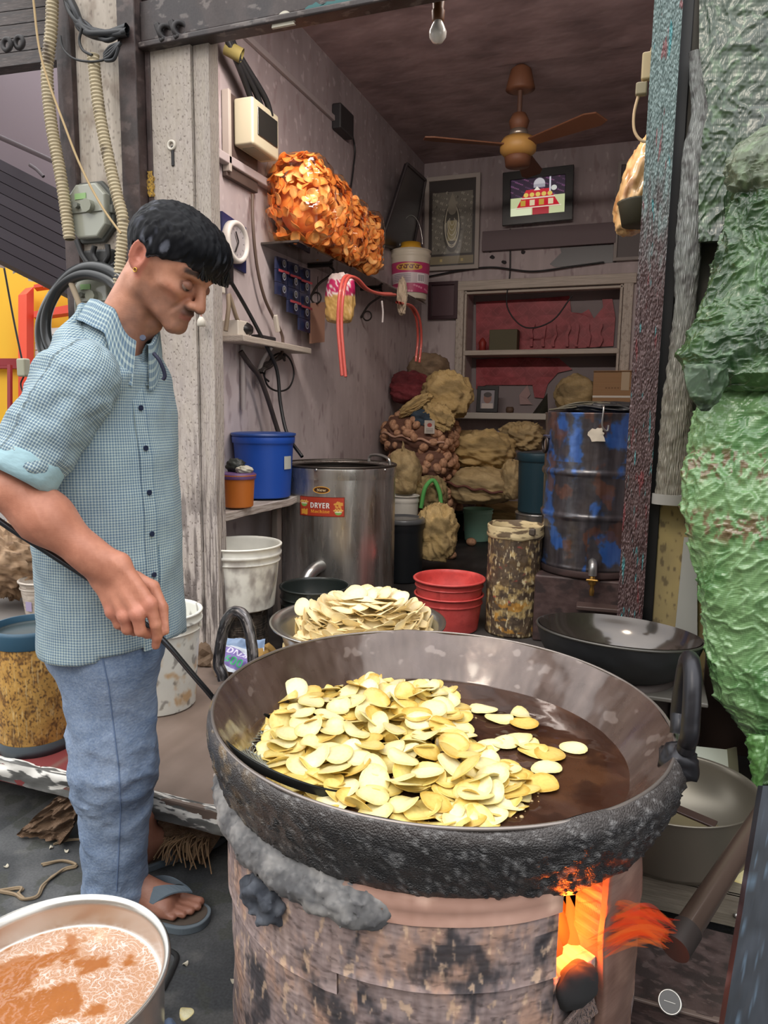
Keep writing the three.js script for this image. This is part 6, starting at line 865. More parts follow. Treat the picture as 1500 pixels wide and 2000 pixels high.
    for (let i = 0; i < 5; i++) { g.fillStyle = '#e8c860'; g.beginPath(); g.arc(150 + i * 54, 170, 22, 0, 7); g.fill(); } for (let i = 0; i < 4; i++) { g.fillStyle = i % 2 ? '#e8d8b0' : '#c8a040'; g.fillRect(100 + i * 84, 220, 46, 56); } g.fillStyle = '#c8c4c8'; g.beginPath(); g.ellipse(270, 70, 52, 58, 0, Math.PI, 0); g.fill(); g.fillStyle = '#a8a4ac'; g.fillRect(218, 70, 104, 34); g.fillStyle = '#f4f0e0'; g.beginPath(); g.moveTo(220, 130); g.lineTo(250, 92); g.lineTo(280, 130); g.fill(); g.fillStyle = '#e0dce8'; g.fillRect(360, 0, 14, 150); g.fillStyle = '#d8d8d0'; g.beginPath(); g.arc(402, 120, 26, 0, 7); g.fill(); });
  { const z = ZB + 0.07, p = atZ(982, 440, z), q = atZ(1122, 326, z), W2 = q.x - p.x, H2 = q.y - p.y, g = thing('television', 'wall television showing a bright red and white shrine picture', 'television', V((p.x + q.x) / 2, (p.y + q.y) / 2, z)); g.rotation.x = 0.06; g.rotation.z = 0.015; part('casing', frame(W2, H2, 0.055, 0.03), M(0x0c0b0d, 0.3), g); part('back', rbox2(-W2 / 2 + 0.02, -H2 / 2 + 0.02, -0.05, W2 / 2 - 0.02, H2 / 2 - 0.02, 0.0), mBlack, g); const sc = new THREE.PlaneGeometry(W2 - 0.1, H2 - 0.1); part('screen', sc, new THREE.MeshStandardMaterial({ color: 0x000000, emissive: 0xffffff, emissiveMap: tvT, emissiveIntensity: 0.9, roughness: 0.3 }), g, [0, 0, 0.012]);
    const L = new THREE.RectAreaLight(0xffe6d8, 0.6, W2 - 0.1, H2 - 0.1); L.position.set(g.position.x, g.position.y, z + 0.06); L.lookAt(g.position.x, g.position.y - 0.06, z + 2); scene.add(L);
    solo('cable', tube([V(p.x + 0.05, p.y - 0.02, ZB + 0.02), V(p.x + 0.06, p.y - 0.35, ZB + 0.015), V(p.x + 0.05, p.y - 0.62, ZB + 0.012), V(p.x + 0.2, p.y - 0.78, ZB + 0.02), V(p.x + 0.4, p.y - 0.74, ZB + 0.02), V(p.x + 0.55, p.y - 0.55, ZB + 0.015)], 0.006, 60, 6), mBlack, 'thin black cable hanging down the back wall below the television', 'cable'); }
  struct('ledge', bx3(942, 452, 1202, 474, ZB, ZB + 0.05), M(0x6c5f62, 0.7));
  const tp = solo('torn_poster', (() => { const P = [[1092, 470], [1200, 462], [1204, 512], [1085, 522], [1074, 516], [1096, 494]]; const s2 = new THREE.Shape(P.map(([x, y]) => { const q = atZ(x, y, ZB + 0.004); return new THREE.Vector2(q.x, q.y); })); const g = new THREE.ExtrudeGeometry(s2, { depth: 0.004, bevelEnabled: false }); g.translate(0, 0, ZB + 0.003); return g; })(), M(0x262024, 0.35), 'torn dark glossy poster under the ledge on the back wall', 'poster');
  solo('cable', tube([[838, 540], [900, 528], [960, 522], [1040, 530], [1120, 520], [1180, 512]].map(([x, y]) => atZ(x, y, ZB + 0.03)), 0.007, 60, 6), mBlack, 'black cable strung along the back wall above the niche', 'cable');
  const blobs = [[958, 490], [962, 502], [1022, 492], [985, 512]]; blobs.forEach(([x, y], i) => { const p = atZ(x, y, ZB + 0.006), s2 = solo('dark_dab', warp(new THREE.SphereGeometry(0.02, 14, 10).scale(1, 0.7, 0.2), (v) => v.multiplyScalar(1 + ns(v.x * 40, v.y * 40, i) * 0.6)), M(0x2d2a2c, 0.8), 'dark dab of dirt on the back wall, ' + ['topmost left', 'left below the topmost', 'right below the television', 'lowest'][i], 'stain', 'dabs on the back wall'); s2.position.copy(p); });
}
{ // ceiling fan
  const c = atY(1018, 128, YC), t = thing('ceiling_fan', 'brown ceiling fan with a cream motor, furred with dust', 'fan', c.clone()); const d = depthOf(c), k = (y) => at(1018, y, d).y - c.y, br = M(0x6e4630, 0.6), yb = k(278), s = d / FPX;
  part('canopy', lathe([[0.001, 0], [0.03, -0.002], [0.06, k(150) * 0.4], [0.085, k(172)], [0.05, k(176)], [0.001, k(174)]].map(([a, b]) => [a, b]).reverse(), 32), br, t); part('rod', cyl(0.014, -k(266), 14).translate(0, k(266) / 2, 0), M(0x5b4034, 0.6), t);
  part('upper_cup', lathe([[0.001, k(250)], [0.045, k(250)], [0.06, k(232)], [0.04, k(218)], [0.001, k(216)]], 28), br, t);
  part('collar', lathe([[0.001, k(262)], [0.06, k(262)], [0.05, k(248)], [0.001, k(246)]], 24), M(0xb5aca0, 0.3, { metalness: 0.8 }), t);
  part('motor', lathe([[0.001, k(298)], [0.075, k(298)], [0.105, k(288)], [0.108, k(274)], [0.09, k(264)], [0.001, k(260)]], 40), M(0xb98d4c, 0.5), t);
  part('lower_cup', lathe([[0.001, k(318)], [0.07, k(316)], [0.078, k(300)], [0.06, k(296)], [0.001, k(296)]], 32), br, t);
  for (let i = 0; i < 3; i++) { const g = new THREE.Shape([[0.1, -0.035], [0.5, -0.07], [0.56, -0.05], [0.57, 0.04], [0.52, 0.062], [0.1, 0.035]].map((q) => new THREE.Vector2(...q))); const e = new THREE.ExtrudeGeometry(g, { depth: 0.005, bevelEnabled: true, bevelSize: 0.003, bevelThickness: 0.002, bevelSegments: 1 }); e.rotateX(-Math.PI / 2 - 0.2); const b = part('blade', e, br, t, [0, yb, 0], [0, [-0.52, 1.574, 3.67][i], 0]); b.userData.label = 'brown fan blade'; }
}
{ // bulb under the shutter rail
  const z = ZF - 0.2, p = atZ(855, 66, z), t = thing('light_bulb', 'unlit white light bulb hanging in a rusty holder under the shutter', 'bulb', p.clone());
  part('globe', lathe([[0.001, -0.03], [0.016, -0.027], [0.028, -0.012], [0.03, 0.004], [0.022, 0.024], [0.015, 0.036], [0.014, 0.044]], 28), M(0xd8d6d0, 0.2, { clearcoat: 0.8 }), t); part('holder', lathe([[0.014, 0.038], [0.02, 0.042], [0.022, 0.07], [0.018, 0.075], [0.02, 0.1], [0.012, 0.112], [0.001, 0.115]], 24), M(0x6a4426, 0.5), t); part('cord', tube([V(0, 0.11, 0), V(0.004, 0.2, 0.01), V(0, 0.32, 0)], 0.005, 16, 6), mBlack, t);
}
// ---------- left wall
const W = (x, y, off = 0) => atX(x, y, XL + off);
{
  const quadW = (pts, th, off = 0) => { const [a, b, c, d] = pts.map(([x, y]) => W(x, y, off + th)); return slab(a, b, c, d, th); };
  { // wall clock on a blue board
    const t = thing('wall_clock', 'round white wall clock on a dark blue board behind the man\'s head', 'clock', V(0, 0, 0)); part('board', quadW([[434, 508], [481, 534], [481, 445], [434, 412]], 0.015), M(0x1c2350, 0.5), t);
    const c = W(461, 473, 0.03), r = 40 * depthOf(c) / FPX; const face = M(null, 0.4, { map: canvasTex(128, 128, (g) => { g.fillStyle = '#a9a4a6'; g.fillRect(0, 0, 128, 128); g.strokeStyle = '#4a4648'; g.lineWidth = 3; for (let i = 0; i < 12; i++) { const a = i * Math.PI / 6; g.beginPath(); g.moveTo(64 + Math.cos(a) * 46, 64 + Math.sin(a) * 46); g.lineTo(64 + Math.cos(a) * 54, 64 + Math.sin(a) * 54); g.stroke(); } }) });
    const gg = (g) => g.rotateZ(-Math.PI / 2).translate(c.x, c.y, c.z); part('rim', gg(lathe([[r * 0.74, 0], [r * 0.76, 0.01], [r * 0.82, 0.02], [r * 0.95, 0.018], [r, 0.008], [r, -0.02], [r * 0.76, -0.02]], 56)), M(0xd9d4ce, 0.45), t); part('dial', new THREE.CircleGeometry(r * 0.78, 40).rotateY(Math.PI / 2).translate(c.x + 0.006, c.y, c.z), face, t);
    for (const [l, a] of [[0.5, 0.5], [0.62, 2.6]]) part('hand', rbox(0.003, r * l, 0.008, 0.001).translate(0, r * l / 2, 0), mBlack, t, [c.x + 0.014, c.y, c.z], [a, 0, 0]);
  }
  { const p = W(441, 528, 0.02), t = thing('plug', 'black plug adapter with a white base under the clock', 'plug', p.clone()); part('adapter', rbox(0.05, 0.12, 0.06, 0.008), mBlack, t); part('base', rbox(0.03, 0.07, 0.06, 0.006), mOff, t, [-0.01, -0.07, 0.04]); }
  solo('power_cable', tube([[448, 545, .04], [480, 600, .06], [512, 660, .1], [540, 720, .12], [548, 790, .14], [562, 850, .2], [590, 892, .3]].map(([x, y, o]) => W(x, y, o)), 0.009, 70, 8), mBlack, 'thick black power cable running down the wall to the dryer', 'cable');
  solo('power_cable', tube([[470, 686, .03], [488, 712, .05], [506, 735, .06], [520, 770, .07], [536, 820, .08], [548, 858, .1]].map(([x, y, o]) => W(x, y, o)), 0.012, 50, 8), M(0x3a3230, 0.6), 'dark brown cable bundle dropping from the little shelf behind the blue bucket', 'cable');
  solo('power_cable', tube([[493, 380, .02], [494, 440, .04], [502, 520, .04], [516, 580, .04], [533, 618, .04], [545, 640, .05], [552, 660, .05], [550, 690, .05], [530, 705, .05]].map(([x, y, o]) => W(x, y, o)), 0.008, 70, 8), M(0x5d4c42, 0.6), 'twisted brown cable running past the chip shelf down the wall', 'cable');
  { const p = W(540, 632, 0.05), o = solo('connector', rbox(0.022, 0.085, 0.022, 0.005), mOff, 'white cable connector on the twisted brown cable', 'connector'); o.position.copy(p); o.rotation.x = 0.35; }
  solo('wire_loop', tube([[525, 745], [516, 735], [530, 700], [552, 690], [568, 705], [574, 730], [566, 755], [545, 764], [522, 752], [514, 726]].map(([x, y]) => W(x, y, 0.05)), 0.005, 80, 6), mBlack, 'loose loop of black wire below the little shelf', 'wire');
  solo('tape_tangle', merge([0, 1, 2, 3].map((i) => tube([[505 + i * 3, 728], [515, 712 + i * 4], [530, 706 + i * 3], [548, 700 - i * 2], [556, 692 + i * 4]].map(([x, y]) => W(x, y, 0.05 + i * 0.008)), 0.007, 24, 6))), M(0x2b2422, 0.6), 'tangle of dark taped wires under the little shelf', 'wire');
  { // little white shelf with switch clutter
    const t = thing('small_shelf', 'small chipped white shelf on the left wall with a socket', 'shelf', V(0, 0, 0)), a = W(427, 655, 0.0), b = W(566, 672, 0.0); const ww = (f) => 0.02 + f;
    part('board', warp(rbox2(XL, a.y - 0.03, b.z, XL + 0.13, a.y, a.z, 0.005), (v) => { v.y += ns(v.z * 9, v.x * 9, 1) * 0.01; }), mWhiteP, t); part('socket_block', rbox2(XL, a.y, a.z - 0.12, XL + 0.09, a.y + 0.07, a.z - 0.02, 0.006), mOff, t); part('bracket', tube([V(XL + 0.02, a.y - 0.2, a.z - 0.3), V(XL + 0.06, a.y - 0.1, a.z - 0.28), V(XL + 0.12, a.y - 0.03, a.z - 0.27)], 0.011, 16, 8), M(0x9c9490, 0.6), t); part('drop_pipe', rod(V(XL + 0.02, a.y - 0.03, a.z - 0.17), V(XL + 0.02, a.y - 0.33, a.z - 0.17), 0.012), M(0xa49c9a, 0.6), t);
    const put = (x, y, g, m, l, nm, cat) => { const o = solo(nm, g, m, l, cat); o.position.copy(W(x, y, 0.07)); o.position.y = a.y + 0.012; return o; };
    put(478, 640, warp(new THREE.SphereGeometry(0.04, 20, 14).scale(1, 0.8, 1.2), (v) => v.multiplyScalar(0.8 + ridge(v.x * 20, v.y * 20, v.z * 20, 2) * 0.5)), mBlack, 'black crumpled pouch on the little white shelf', 'black_pouch', 'pouch').position.y += 0.026;
    const w2 = put(455, 640, tube([V(0, 0, 0.06), V(0.01, 0.1, 0.05), V(0.0, 0.16, 0.03), V(0.01, 0.06, -0.02), V(0, 0.01, -0.1)], 0.01, 40, 8), M(0x8a7a66, 0.6), 'bent tan strap standing on the little white shelf', 'bent_strap', 'strap');
    put(515, 650, rbox(0.05, 0.02, 0.16, 0.005), M(0x2d2b2e, 0.5), 'flat dark tool lying at the right of the little white shelf', 'flat_tool', 'tool').position.y += 0.002;
  }
  // meter box with its board and cables
  { const t = thing('meter_box', 'cream electricity meter box with a dark window high on the left wall', 'meter', V(0, 0, 0)), z = W(468, 250).z; const c = W(503, 238, 0.09), d = depthOf(c) / FPX;
    const z0 = W(494, 235, 0.13).z, z1 = W(545, 240, 0.13).z, y0 = W(494, 280, 0.13).y, y1 = W(494, 186, 0.13).y; part('case', rbox2(XL + 0.03, y0, z1, XL + 0.13, y1, z0, 0.012), M(0xb9b199, 0.5), t); part('window', rbox2(XL + 0.125, y0 + 0.05, z1 + 0.02, XL + 0.134, y1 - 0.03, z0 - 0.04, 0.004), M(0x2c2b29, 0.15), t); part('knockout', rbox2(XL + 0.05, y0 - 0.004, z1 + 0.04, XL + 0.11, y0 + 0.004, z0 - 0.04, 0.002), M(0x8f8a78, 0.6), t);
    const b = thing('meter_board', 'dark wooden mounting board behind the meter box', 'board', V(0, 0, 0)); part('board', rbox2(XL + 0.001, y0 - 0.14, z1 + 0.02, XL + 0.026, y1 + 0.02, z0 + 0.05, 0.004), M(0x4b3d38, 0.7), b); part('edge', rbox2(XL + 0.004, y0 - 0.12, z0 + 0.03, XL + 0.04, y1 + 0.02, z0 + 0.052, 0.003), M(0xa69c94, 0.7), b);
    solo('meter_cable', merge([0, 1, 2].map((i) => tube([V(XL + 0.05, y1 + 0.34 + i * 0.02, z0 + 0.34), V(XL + 0.07 + i * 0.02, y1 + 0.26, z0 + 0.22), V(XL + 0.09, y1 + 0.13 + i * 0.02, z0 + 0.08), V(XL + 0.08 + i * 0.02, y1 + 0.03, z0 - 0.06 - i * 0.04), V(XL + 0.08 + i * 0.02, y1 - 0.02, z0 - 0.1 - i * 0.04)], 0.014, 40, 8))), mBlack, 'thick black cable bundle bound with yellow tape coming down to the meter', 'cable');
    const o = solo('yellow_tape', tube([V(XL + 0.06, y1 + 0.16, z0 + 0.1), V(XL + 0.12, y1 + 0.13, z0 + 0.07)], 0.03, 4, 12), M(0x6f6434, 0.8), 'band of yellow tape on the cable above the meter', 'tape'); }
  struct('trim_8', rbox2(XL, W(470, 330).y - 0.03, W(560, 378).z - 0.0, XL + 0.04, W(470, 330).y + 0.01, W(422, 305).z + 0.2, 0.006), M(0xa79c9c, 0.7));
  struct('trim_9', rbox2(XL, W(503, 90).y - 0.03, W(655, 232).z, XL + 0.022, W(503, 90).y, ZF - 0.1, 0.004), M(0x8d8383, 0.7));
  { const p = W(670, 238, 0.03), o = solo('junction_box', rbox(0.06, 0.14, 0.2, 0.01), M(0x232224, 0.5), 'black junction box high on the left wall', 'box'); o.position.copy(p); }
  solo('wire', tube([[688, 262], [693, 290], [690, 330], [683, 382]].map(([x, y]) => W(x, y, 0.02)), 0.006, 30, 6), mBlack, 'black wire dangling below the junction box', 'wire');
  // dark framed board leaning out at the corner
  { const t = thing('framed_board', 'large dark framed picture leaning from the left wall by the corner', 'picture', V(0, 0, 0)), q = [W(744, 478, 0.02), W(806, 492, 0.04), W(831, 352, 0.18), W(795, 320, 0.16)]; part('panel', slab(q[0], q[1], q[2], q[3], 0.02), M(0x201c20, 0.35), t); const ed = (a, b) => rod(a, b, 0.012, 0.012, 6); part('frame', merge([ed(q[0], q[1]), ed(q[1], q[2]), ed(q[2], q[3]), ed(q[3], q[0])]), M(0x2c2628, 0.5), t); }
  // chip shelf and its bags
  const SY = atX(497, 468, XL).y, A = atY(499, 468, SY), B = atY(600, 472, SY), C = atY(828, 592, SY), X1 = Math.min(B.x, C.x) * 0.5 + Math.max(B.x, C.x) * 0.5, Z0 = (A.z + B.z) / 2, Z1 = C.z;
  const sh = thing('glass_shelf', 'dark glass shelf on the left wall loaded with bags of chips', 'shelf', V(0, 0, 0)); part('pane', rbox2(XL, SY - 0.012, Z1, X1, SY, Z0, 0.003), M(0x3c342e, 0.12, { clearcoat: 1 }), sh);
  for (const z of [mix(Z0, Z1, 0.25), mix(Z0, Z1, 0.62)]) part('bracket', merge([rbox2(XL, SY - 0.026, z - 0.01, X1 - 0.06, SY - 0.013, z + 0.01, 0.002), tube([V(XL + 0.005, SY - 0.2, z), V(XL + 0.06, SY - 0.12, z), V(XL + 0.16, SY - 0.05, z), V(X1 - 0.08, SY - 0.02, z)], 0.007, 20, 6), new THREE.TorusGeometry(0.03, 0.005, 6, 18).translate(XL + 0.05, SY - 0.19, z)]), M(0x2b2422, 0.5), sh);
  const r = rng(4), oc = [[[250, 182, 104], [230, 130, 56]], [[244, 164, 84], [216, 110, 44]], [[252, 198, 128], [236, 148, 74]]].map(([a, b], i) => M(null, 0.5, { map: chipTex(a, b, i + 50) })), og = []; for (let i = 0; i < 6; i++) og.push(chipGeo(i + 70, 0.03, 0.026, 0.5));
  const skin = M(0xfff6ea, 0.12, { transmission: 1, thickness: 0, clearcoat: 0.5, bumpMap: bump(256, 256, (u, v) => 0.5 + ridge(u * 8, v * 8, 2, 3) * 0.5), bumpScale: 0.02 });
  const bagOf = (w, h, d, seed, n = 250) => { // chips lie against the inside of the film
    const L = [[], [], []], q = new THREE.Quaternion(), e = new THREE.Euler(), sp = (a, el) => { const p = V(Math.cos(a) * Math.cos(el), Math.sin(el), Math.sin(a) * Math.cos(el)), l = Math.pow(Math.abs(p.x) ** 5 + Math.abs(p.y) ** 6 + Math.abs(p.z) ** 5, 1 / 5); return p.divideScalar(l); };
    for (let i = 0; i < n; i++) { const p = sp(r() * 6.283, Math.asin(r() * 1.9 - 0.9)), nn = p.clone().normalize(), k = 0.86 + r() * 0.08, g = og[i % 6].clone(); q.setFromUnitVectors(V(0, 1, 0), nn); g.rotateX((r() - 0.5) * 1.2); g.rotateZ((r() - 0.5) * 1.2); g.rotateY(r() * 6); g.applyQuaternion(q); g.translate(p.x * w * k * (1 - Math.max(0, p.y) * 0.12), (p.y * k + 1) * h, p.z * d * k); L[i % 3].push(g); }
    const core = new THREE.SphereGeometry(1, 24, 16).scale(w * 0.78, h * 0.8, d * 0.78).translate(0, h, 0); return [L.map((x) => merge(x)), sackGeo(w, h, d, seed, { e: 4.6, fold: 0.08, seg: 48, seg2: 32 }).translate(0, h, 0), core];
  };
  const bag = (nm, label, p, w, h, d, seed, m = oc, par) => { const t = thing('chip_bag', label, 'bag', p, par); const [L, s, core] = bagOf(w, h, d, seed); L.forEach((g, i) => { const c = part('chips', g, m[i], t); c.userData.kind = 'stuff'; }); part('core', core, m[1], t); part('film', s, skin, t); return t; };
  const zs = [[555, 0.15, 0.205], [622, 0.142, 0.192], [680, 0.135, 0.18], [718, 0.13, 0.175]], words = ['nearest and largest', 'second from the near end', 'third from the near end', 'farthest'];
  zs.forEach(([x, w, h], i) => { const z = Z0 - 0.1 - i * 0.272; bag('', 'clear bag of orange chips on the glass shelf, ' + words[i], V(XL + 0.025 + w, SY + 0.002, z), w, h, 0.12, i + 3); });
  // hung below and beside the shelf
  const strip = thing('pouch_strip', 'hanging sheet of small blue pouches with round pictures under the glass shelf', 'pouches', V(0, 0, 0), undefined), mp = M(0x232c4c, 0.35, { clearcoat: 0.4 }), md = M(null, 0.3, { map: canvasTex(64, 64, (g) => { g.fillStyle = '#232c4c'; g.fillRect(0, 0, 64, 64); g.fillStyle = '#a4a8b0'; g.beginPath(); g.arc(32, 32, 27, 0, 7); g.fill(); g.fillStyle = '#2a2c34'; g.beginPath(); g.arc(32, 32, 21, 0, 7); g.fill(); g.fillStyle = '#8f8e80'; g.beginPath(); g.ellipse(32, 28, 8, 12, 0, 0, 7); g.fill(); }) }), mrd = M(0xa0424a, 0.5);
  const O = 0.06, at3 = (x, y) => W(x, y, O);
  [[540, 498, 4], [563, 508, 5], [585, 518, 6]].forEach(([x, y, n], c) => { for (let j = 0; j < n - (c === 0 ? 1 : c === 1 ? 1 : 1); j++) { const yy = y + j * 25, q = [[x, yy + 26], [x + 21, yy + 33], [x + 21, yy + 9], [x, yy + 2]].map((a) => at3(...a)); const pch = part('pouch', slab(q[0], q[1], q[2], q[3], 0.012), mp, strip); const ctr = q[0].clone().add(q[2]).multiplyScalar(0.5), rr = q[0].distanceTo(q[3]) * 0.36; part('emblem', new THREE.CircleGeometry(rr, 20).rotateY(Math.PI / 2).translate(ctr.x + 0.014, ctr.y, ctr.z), md, pch); if (j % 2) part('red_line', slab(q[3].clone().add(V(0.013, -0.012, 0)), q[2].clone().add(V(0.013, -0.012, 0)), q[2].clone().add(V(0.013, 0, 0)), q[3].clone().add(V(0.013, 0, 0)), 0.001), mrd, pch); } });
  { const q = [[608, 671], [634, 668], [635, 590], [608, 592]].map(([x, y]) => W(x, y, 0.05)), o = solo('cardboard_tag', slab(q[0], q[1], q[2], q[3], 0.012), M(0xb08672, 0.8), 'plain pinkish-brown cardboard tag hanging beside the pouches', 'tag'); solo('string', tube([W(621, 590, 0.05), W(620, 560, 0.06), W(621, 540, 0.06)], 0.002, 8, 5), mBlack, 'string holding the cardboard tag under the shelf', 'string'); }
  { const c = at(664, 638, 3.75), s = 3.75 / FPX, w = 29 * s, h = 50 * s, t = thing('snack_packet', 'hanging packet with a pink top and pale yellow grains below', 'packet', c.clone()), g = sackGeo(w, h, 0.04, 5, { e: 3, fold: 0.1 }).translate(0, h, 0); vcol(g, (p) => { const n = ns(p.x * 160, p.y * 160, p.z * 160) * 40; return lin(p.y < h * 1.15 ? [196 + n, 158 + n, 92 + n] : p.y < h * 1.75 ? (Math.abs(fbm(p.x * 30, p.y * 30, 2)) < 0.06 ? [226, 216, 214] : [186, 40, 96]) : [206, 190, 186]); }); part('bag', g, M(0xffffff, 0.3, { vertexColors: true, clearcoat: 0.5 }), t); }
  const hose = (pts, l) => solo('red_hose', merge([0, 1].map((i) => tube(pts.map(([x, y, d]) => at(x + i * 7, y + i * 2, d)), 0.0085, 60, 8))), M(0xc2544a, 0.4, { clearcoat: 0.4 }), l, 'hose');
  hose([[668, 734, 3.5], [664, 690, 3.5], [660, 630, 3.5], [664, 570, 3.5], [674, 540, 3.55], [690, 542, 3.6], [710, 562, 3.7], [735, 572, 3.85], [765, 574, 4.05]], 'pink-red double hose hanging in front of the grain packet and along under the shelf');
  hose([[775, 590, 4.3], [800, 598, 4.5], [812, 620, 4.6], [816, 660, 4.7], [812, 706, 4.7]], 'pink-red double hose dropping to the sacks in the corner');
  { // labelled bucket on the end of the shelf
    const dB = depthOf(V(X1 - 0.1, SY, Z1 + 0.15)), c = at(801, 578, dB), s = dB / FPX, rr = 38 * s, h = 92 * s, t = thing('bucket', 'white bucket with a pink printed label on the far end of the glass shelf', 'bucket', V(c.x, SY + 0.002, c.z));
    part('pail', pail(rr, rr * 0.84, h, { bands: [[h * 0.84, h * 0.92, 0.006]] }), plastic(0xc9c0ae), t);
    const lb = canvasTex(256, 160, (g, W3, H3) => { g.fillStyle = '#b23a68'; g.fillRect(0, 0, W3, H3); g.fillStyle = '#c9bcc0'; g.fillRect(0, 56, W3, 56); g.fillStyle = '#caa04a'; g.beginPath(); g.ellipse(120, 26, 64, 20, 0, 0, 7); g.fill(); g.strokeStyle = '#5a1830'; g.lineWidth = 5; g.beginPath(); for (let i = 0; i < 4; i++) { g.moveTo(74 + i * 26, 18); g.lineTo(94 + i * 26, 18); g.moveTo(84 + i * 26, 18); g.lineTo(84 + i * 26, 36); g.arc(78 + i * 26, 28, 6, 0, 4); } g.stroke(); g.fillStyle = '#8d8490'; for (let i = 0; i < 5; i++) g.fillRect(40, 64 + i * 9, 90, 4); g.fillStyle = '#efe9ea'; g.fillRect(160, 62, 40, 44); g.fillStyle = '#55505a'; for (let i = 0; i < 6; i++) g.fillRect(164 + i * 6, 66, 3, 36); g.fillStyle = '#d888a4'; for (let i = 0; i < 20; i++) { g.beginPath(); g.arc((i * 61) % 256, 120 + (i * 17) % 36, 6, 0, 7); g.fill(); } });
    const a0 = Math.atan2(-c.x, -c.z); part('label', new THREE.CylinderGeometry(rr * 0.985, rr * 0.9, h * 0.6, 28, 1, true, a0 - 1.5, 3).translate(0, h * 0.42, 0), M(null, 0.4, { map: lb }), t).userData.label = 'pink printed label';
    const y = thing('jar', 'yellow plastic jar with a wire handle standing in the labelled bucket', 'jar', V(c.x, SY + h - 0.01, c.z)); part('body', lathe([[0.001, -0.06], [rr * 0.62, -0.06], [rr * 0.64, 0.03], [rr * 0.5, 0.045], [rr * 0.5, 0.07], [0.001, 0.072]], 32), plastic(0xc8962a), y); part('handle', bail(rr * 0.6, -0.2), mSteel, y, [0, 0.06, 0]);
  }
  sack('hanging_cloth', 'limp grey-beige cloth hanging from the shelf end', 785, 582, 4.35, 18, 72, 0.02, 22, cloth([168, 152, 132], 2), { fold: 0.5, e: 2, cat: 'cloth' });
  solo('plastic_tie', tube([at(746, 588, 4.1), at(748, 610, 4.1), at(747, 630, 4.1)], 0.006, 12, 6), M(0xbdb6b4, 0.4), 'pale plastic tie hanging from the shelf near its far end', 'tie');
  // a dangling plug on the pillar
  { const p = atZ(393, 628, ZF + 0.02), t = thing('plug', 'small white plug dangling on a pink cord in front of the pillar', 'plug', p.clone()); part('body', lathe([[0.001, -0.018], [0.016, -0.016], [0.014, 0.004], [0.007, 0.016], [0.001, 0.018]], 16), mOff, t); part('cord', tube([V(0, 0.015, 0), V(0.002, 0.05, 0), V(-0.002, 0.09, -0.005)], 0.003, 12, 6), M(0xb08478, 0.6), t); }
}
{ // right: switch on a wire and a bag of chips hanging behind the guide
  const z = ZF - 0.06, p = atZ(1264, 130, z), t = thing('pendant_switch', 'yellowed pendant switch hanging on a looped cream wire by the right guide', 'switch', p.clone()), my = M(0xb7a47c, 0.5); part('casing', rbox(0.03, 0.075, 0.022, 0.006), my, t); part('lower_block', rbox(0.032, 0.035, 0.024, 0.005), M(0x8f8468, 0.5), t, [-0.012, -0.06, 0]);
  part('cord', tube([V(0.02, 0.16, 0), V(0.014, 0.06, 0), V(0.006, 0.03, 0)], 0.004, 16, 6), my, t); const L = [[1256, 160], [1246, 190], [1238, 225], [1240, 258], [1254, 275], [1274, 276]].map(([x, y]) => atZ(x, y, z).sub(p)); part('loop', tube(L, 0.0045, 40, 6), M(0xc9ab84, 0.5), t);
  const c = atZ(1252, 470, ZF - 0.5), s = depthOf(c) / FPX, w = 44 * s, h = 100 * s, b = thing('chip_bag', 'hanging bag of pale chips half hidden behind the right shutter guide', 'bag', c.clone()); const g = sackGeo(w, h, 0.1, 9, { e: 2, fold: 0.2 }); warp(g, (v) => { v.x += (v.y) * 0.28; v.x *= 1.0; }); g.translate(0, h, 0);
  vcol(g, (q) => { const n = fbm(q.x * 40, q.y * 40, q.z * 40, 3), k = ridge(q.x * 14, q.y * 14, q.z * 14, 2); return lin(mix3([206 + n * 40, 168 + n * 40, 116 + n * 30], [150, 96, 50], ss(0.45, 0.62, k) * 0.7)); }); part('bag', g, M(0xffffff, 0.3, { vertexColors: true, clearcoat: 0.5 }), b); part('string', tube([V(0.05, h * 1.9, 0), V(0.08, h * 2.6, 0.1), V(0.1, 2.5 - c.y, 0.36)], 0.004, 16, 6), M(0x8f7a5c, 0.8), b);
  const k = thing('dark_basket', 'dark green basket edge behind the hanging chips', 'basket', atZ(1250, 440, ZF - 0.4)); part('basket', lathe([[0.001, 0], [0.06, 0], [0.075, 0.07], [0.08, 0.075], [0.07, 0.075], [0.055, 0.008]], 28), M(0x3b3828, 0.6), k);
}
// added tube lights, unseen above the opening, put in to brighten the shop interior
{
  for (const [i, x] of [-1.25, -0.4].entries()) {
    const t = thing('added_tube_light', 'added unseen white tube light on the inner face of the shop front above the opening, ' + (i ? 'right one' : 'left one'), 'added_lamp', V(x, 2.74, ZF - 0.26)); part('batten', rbox(0.78, 0.06, 0.05, 0.006), mOff, t); part('tube', cyl(0.014, 0.72, 16).rotateZ(Math.PI / 2).translate(0, -0.005, -0.045), new THREE.MeshStandardMaterial({ color: 0xffffff, emissive: 0xf4f6ff, emissiveIntensity: 2 }), t);
    const L = new THREE.RectAreaLight(0xfff2e8, 84, 0.72, 0.1); L.position.set(x, 2.72, ZF - 0.34); L.lookAt(x, 1.1, ZF - 1.7); scene.add(L);
  }
}

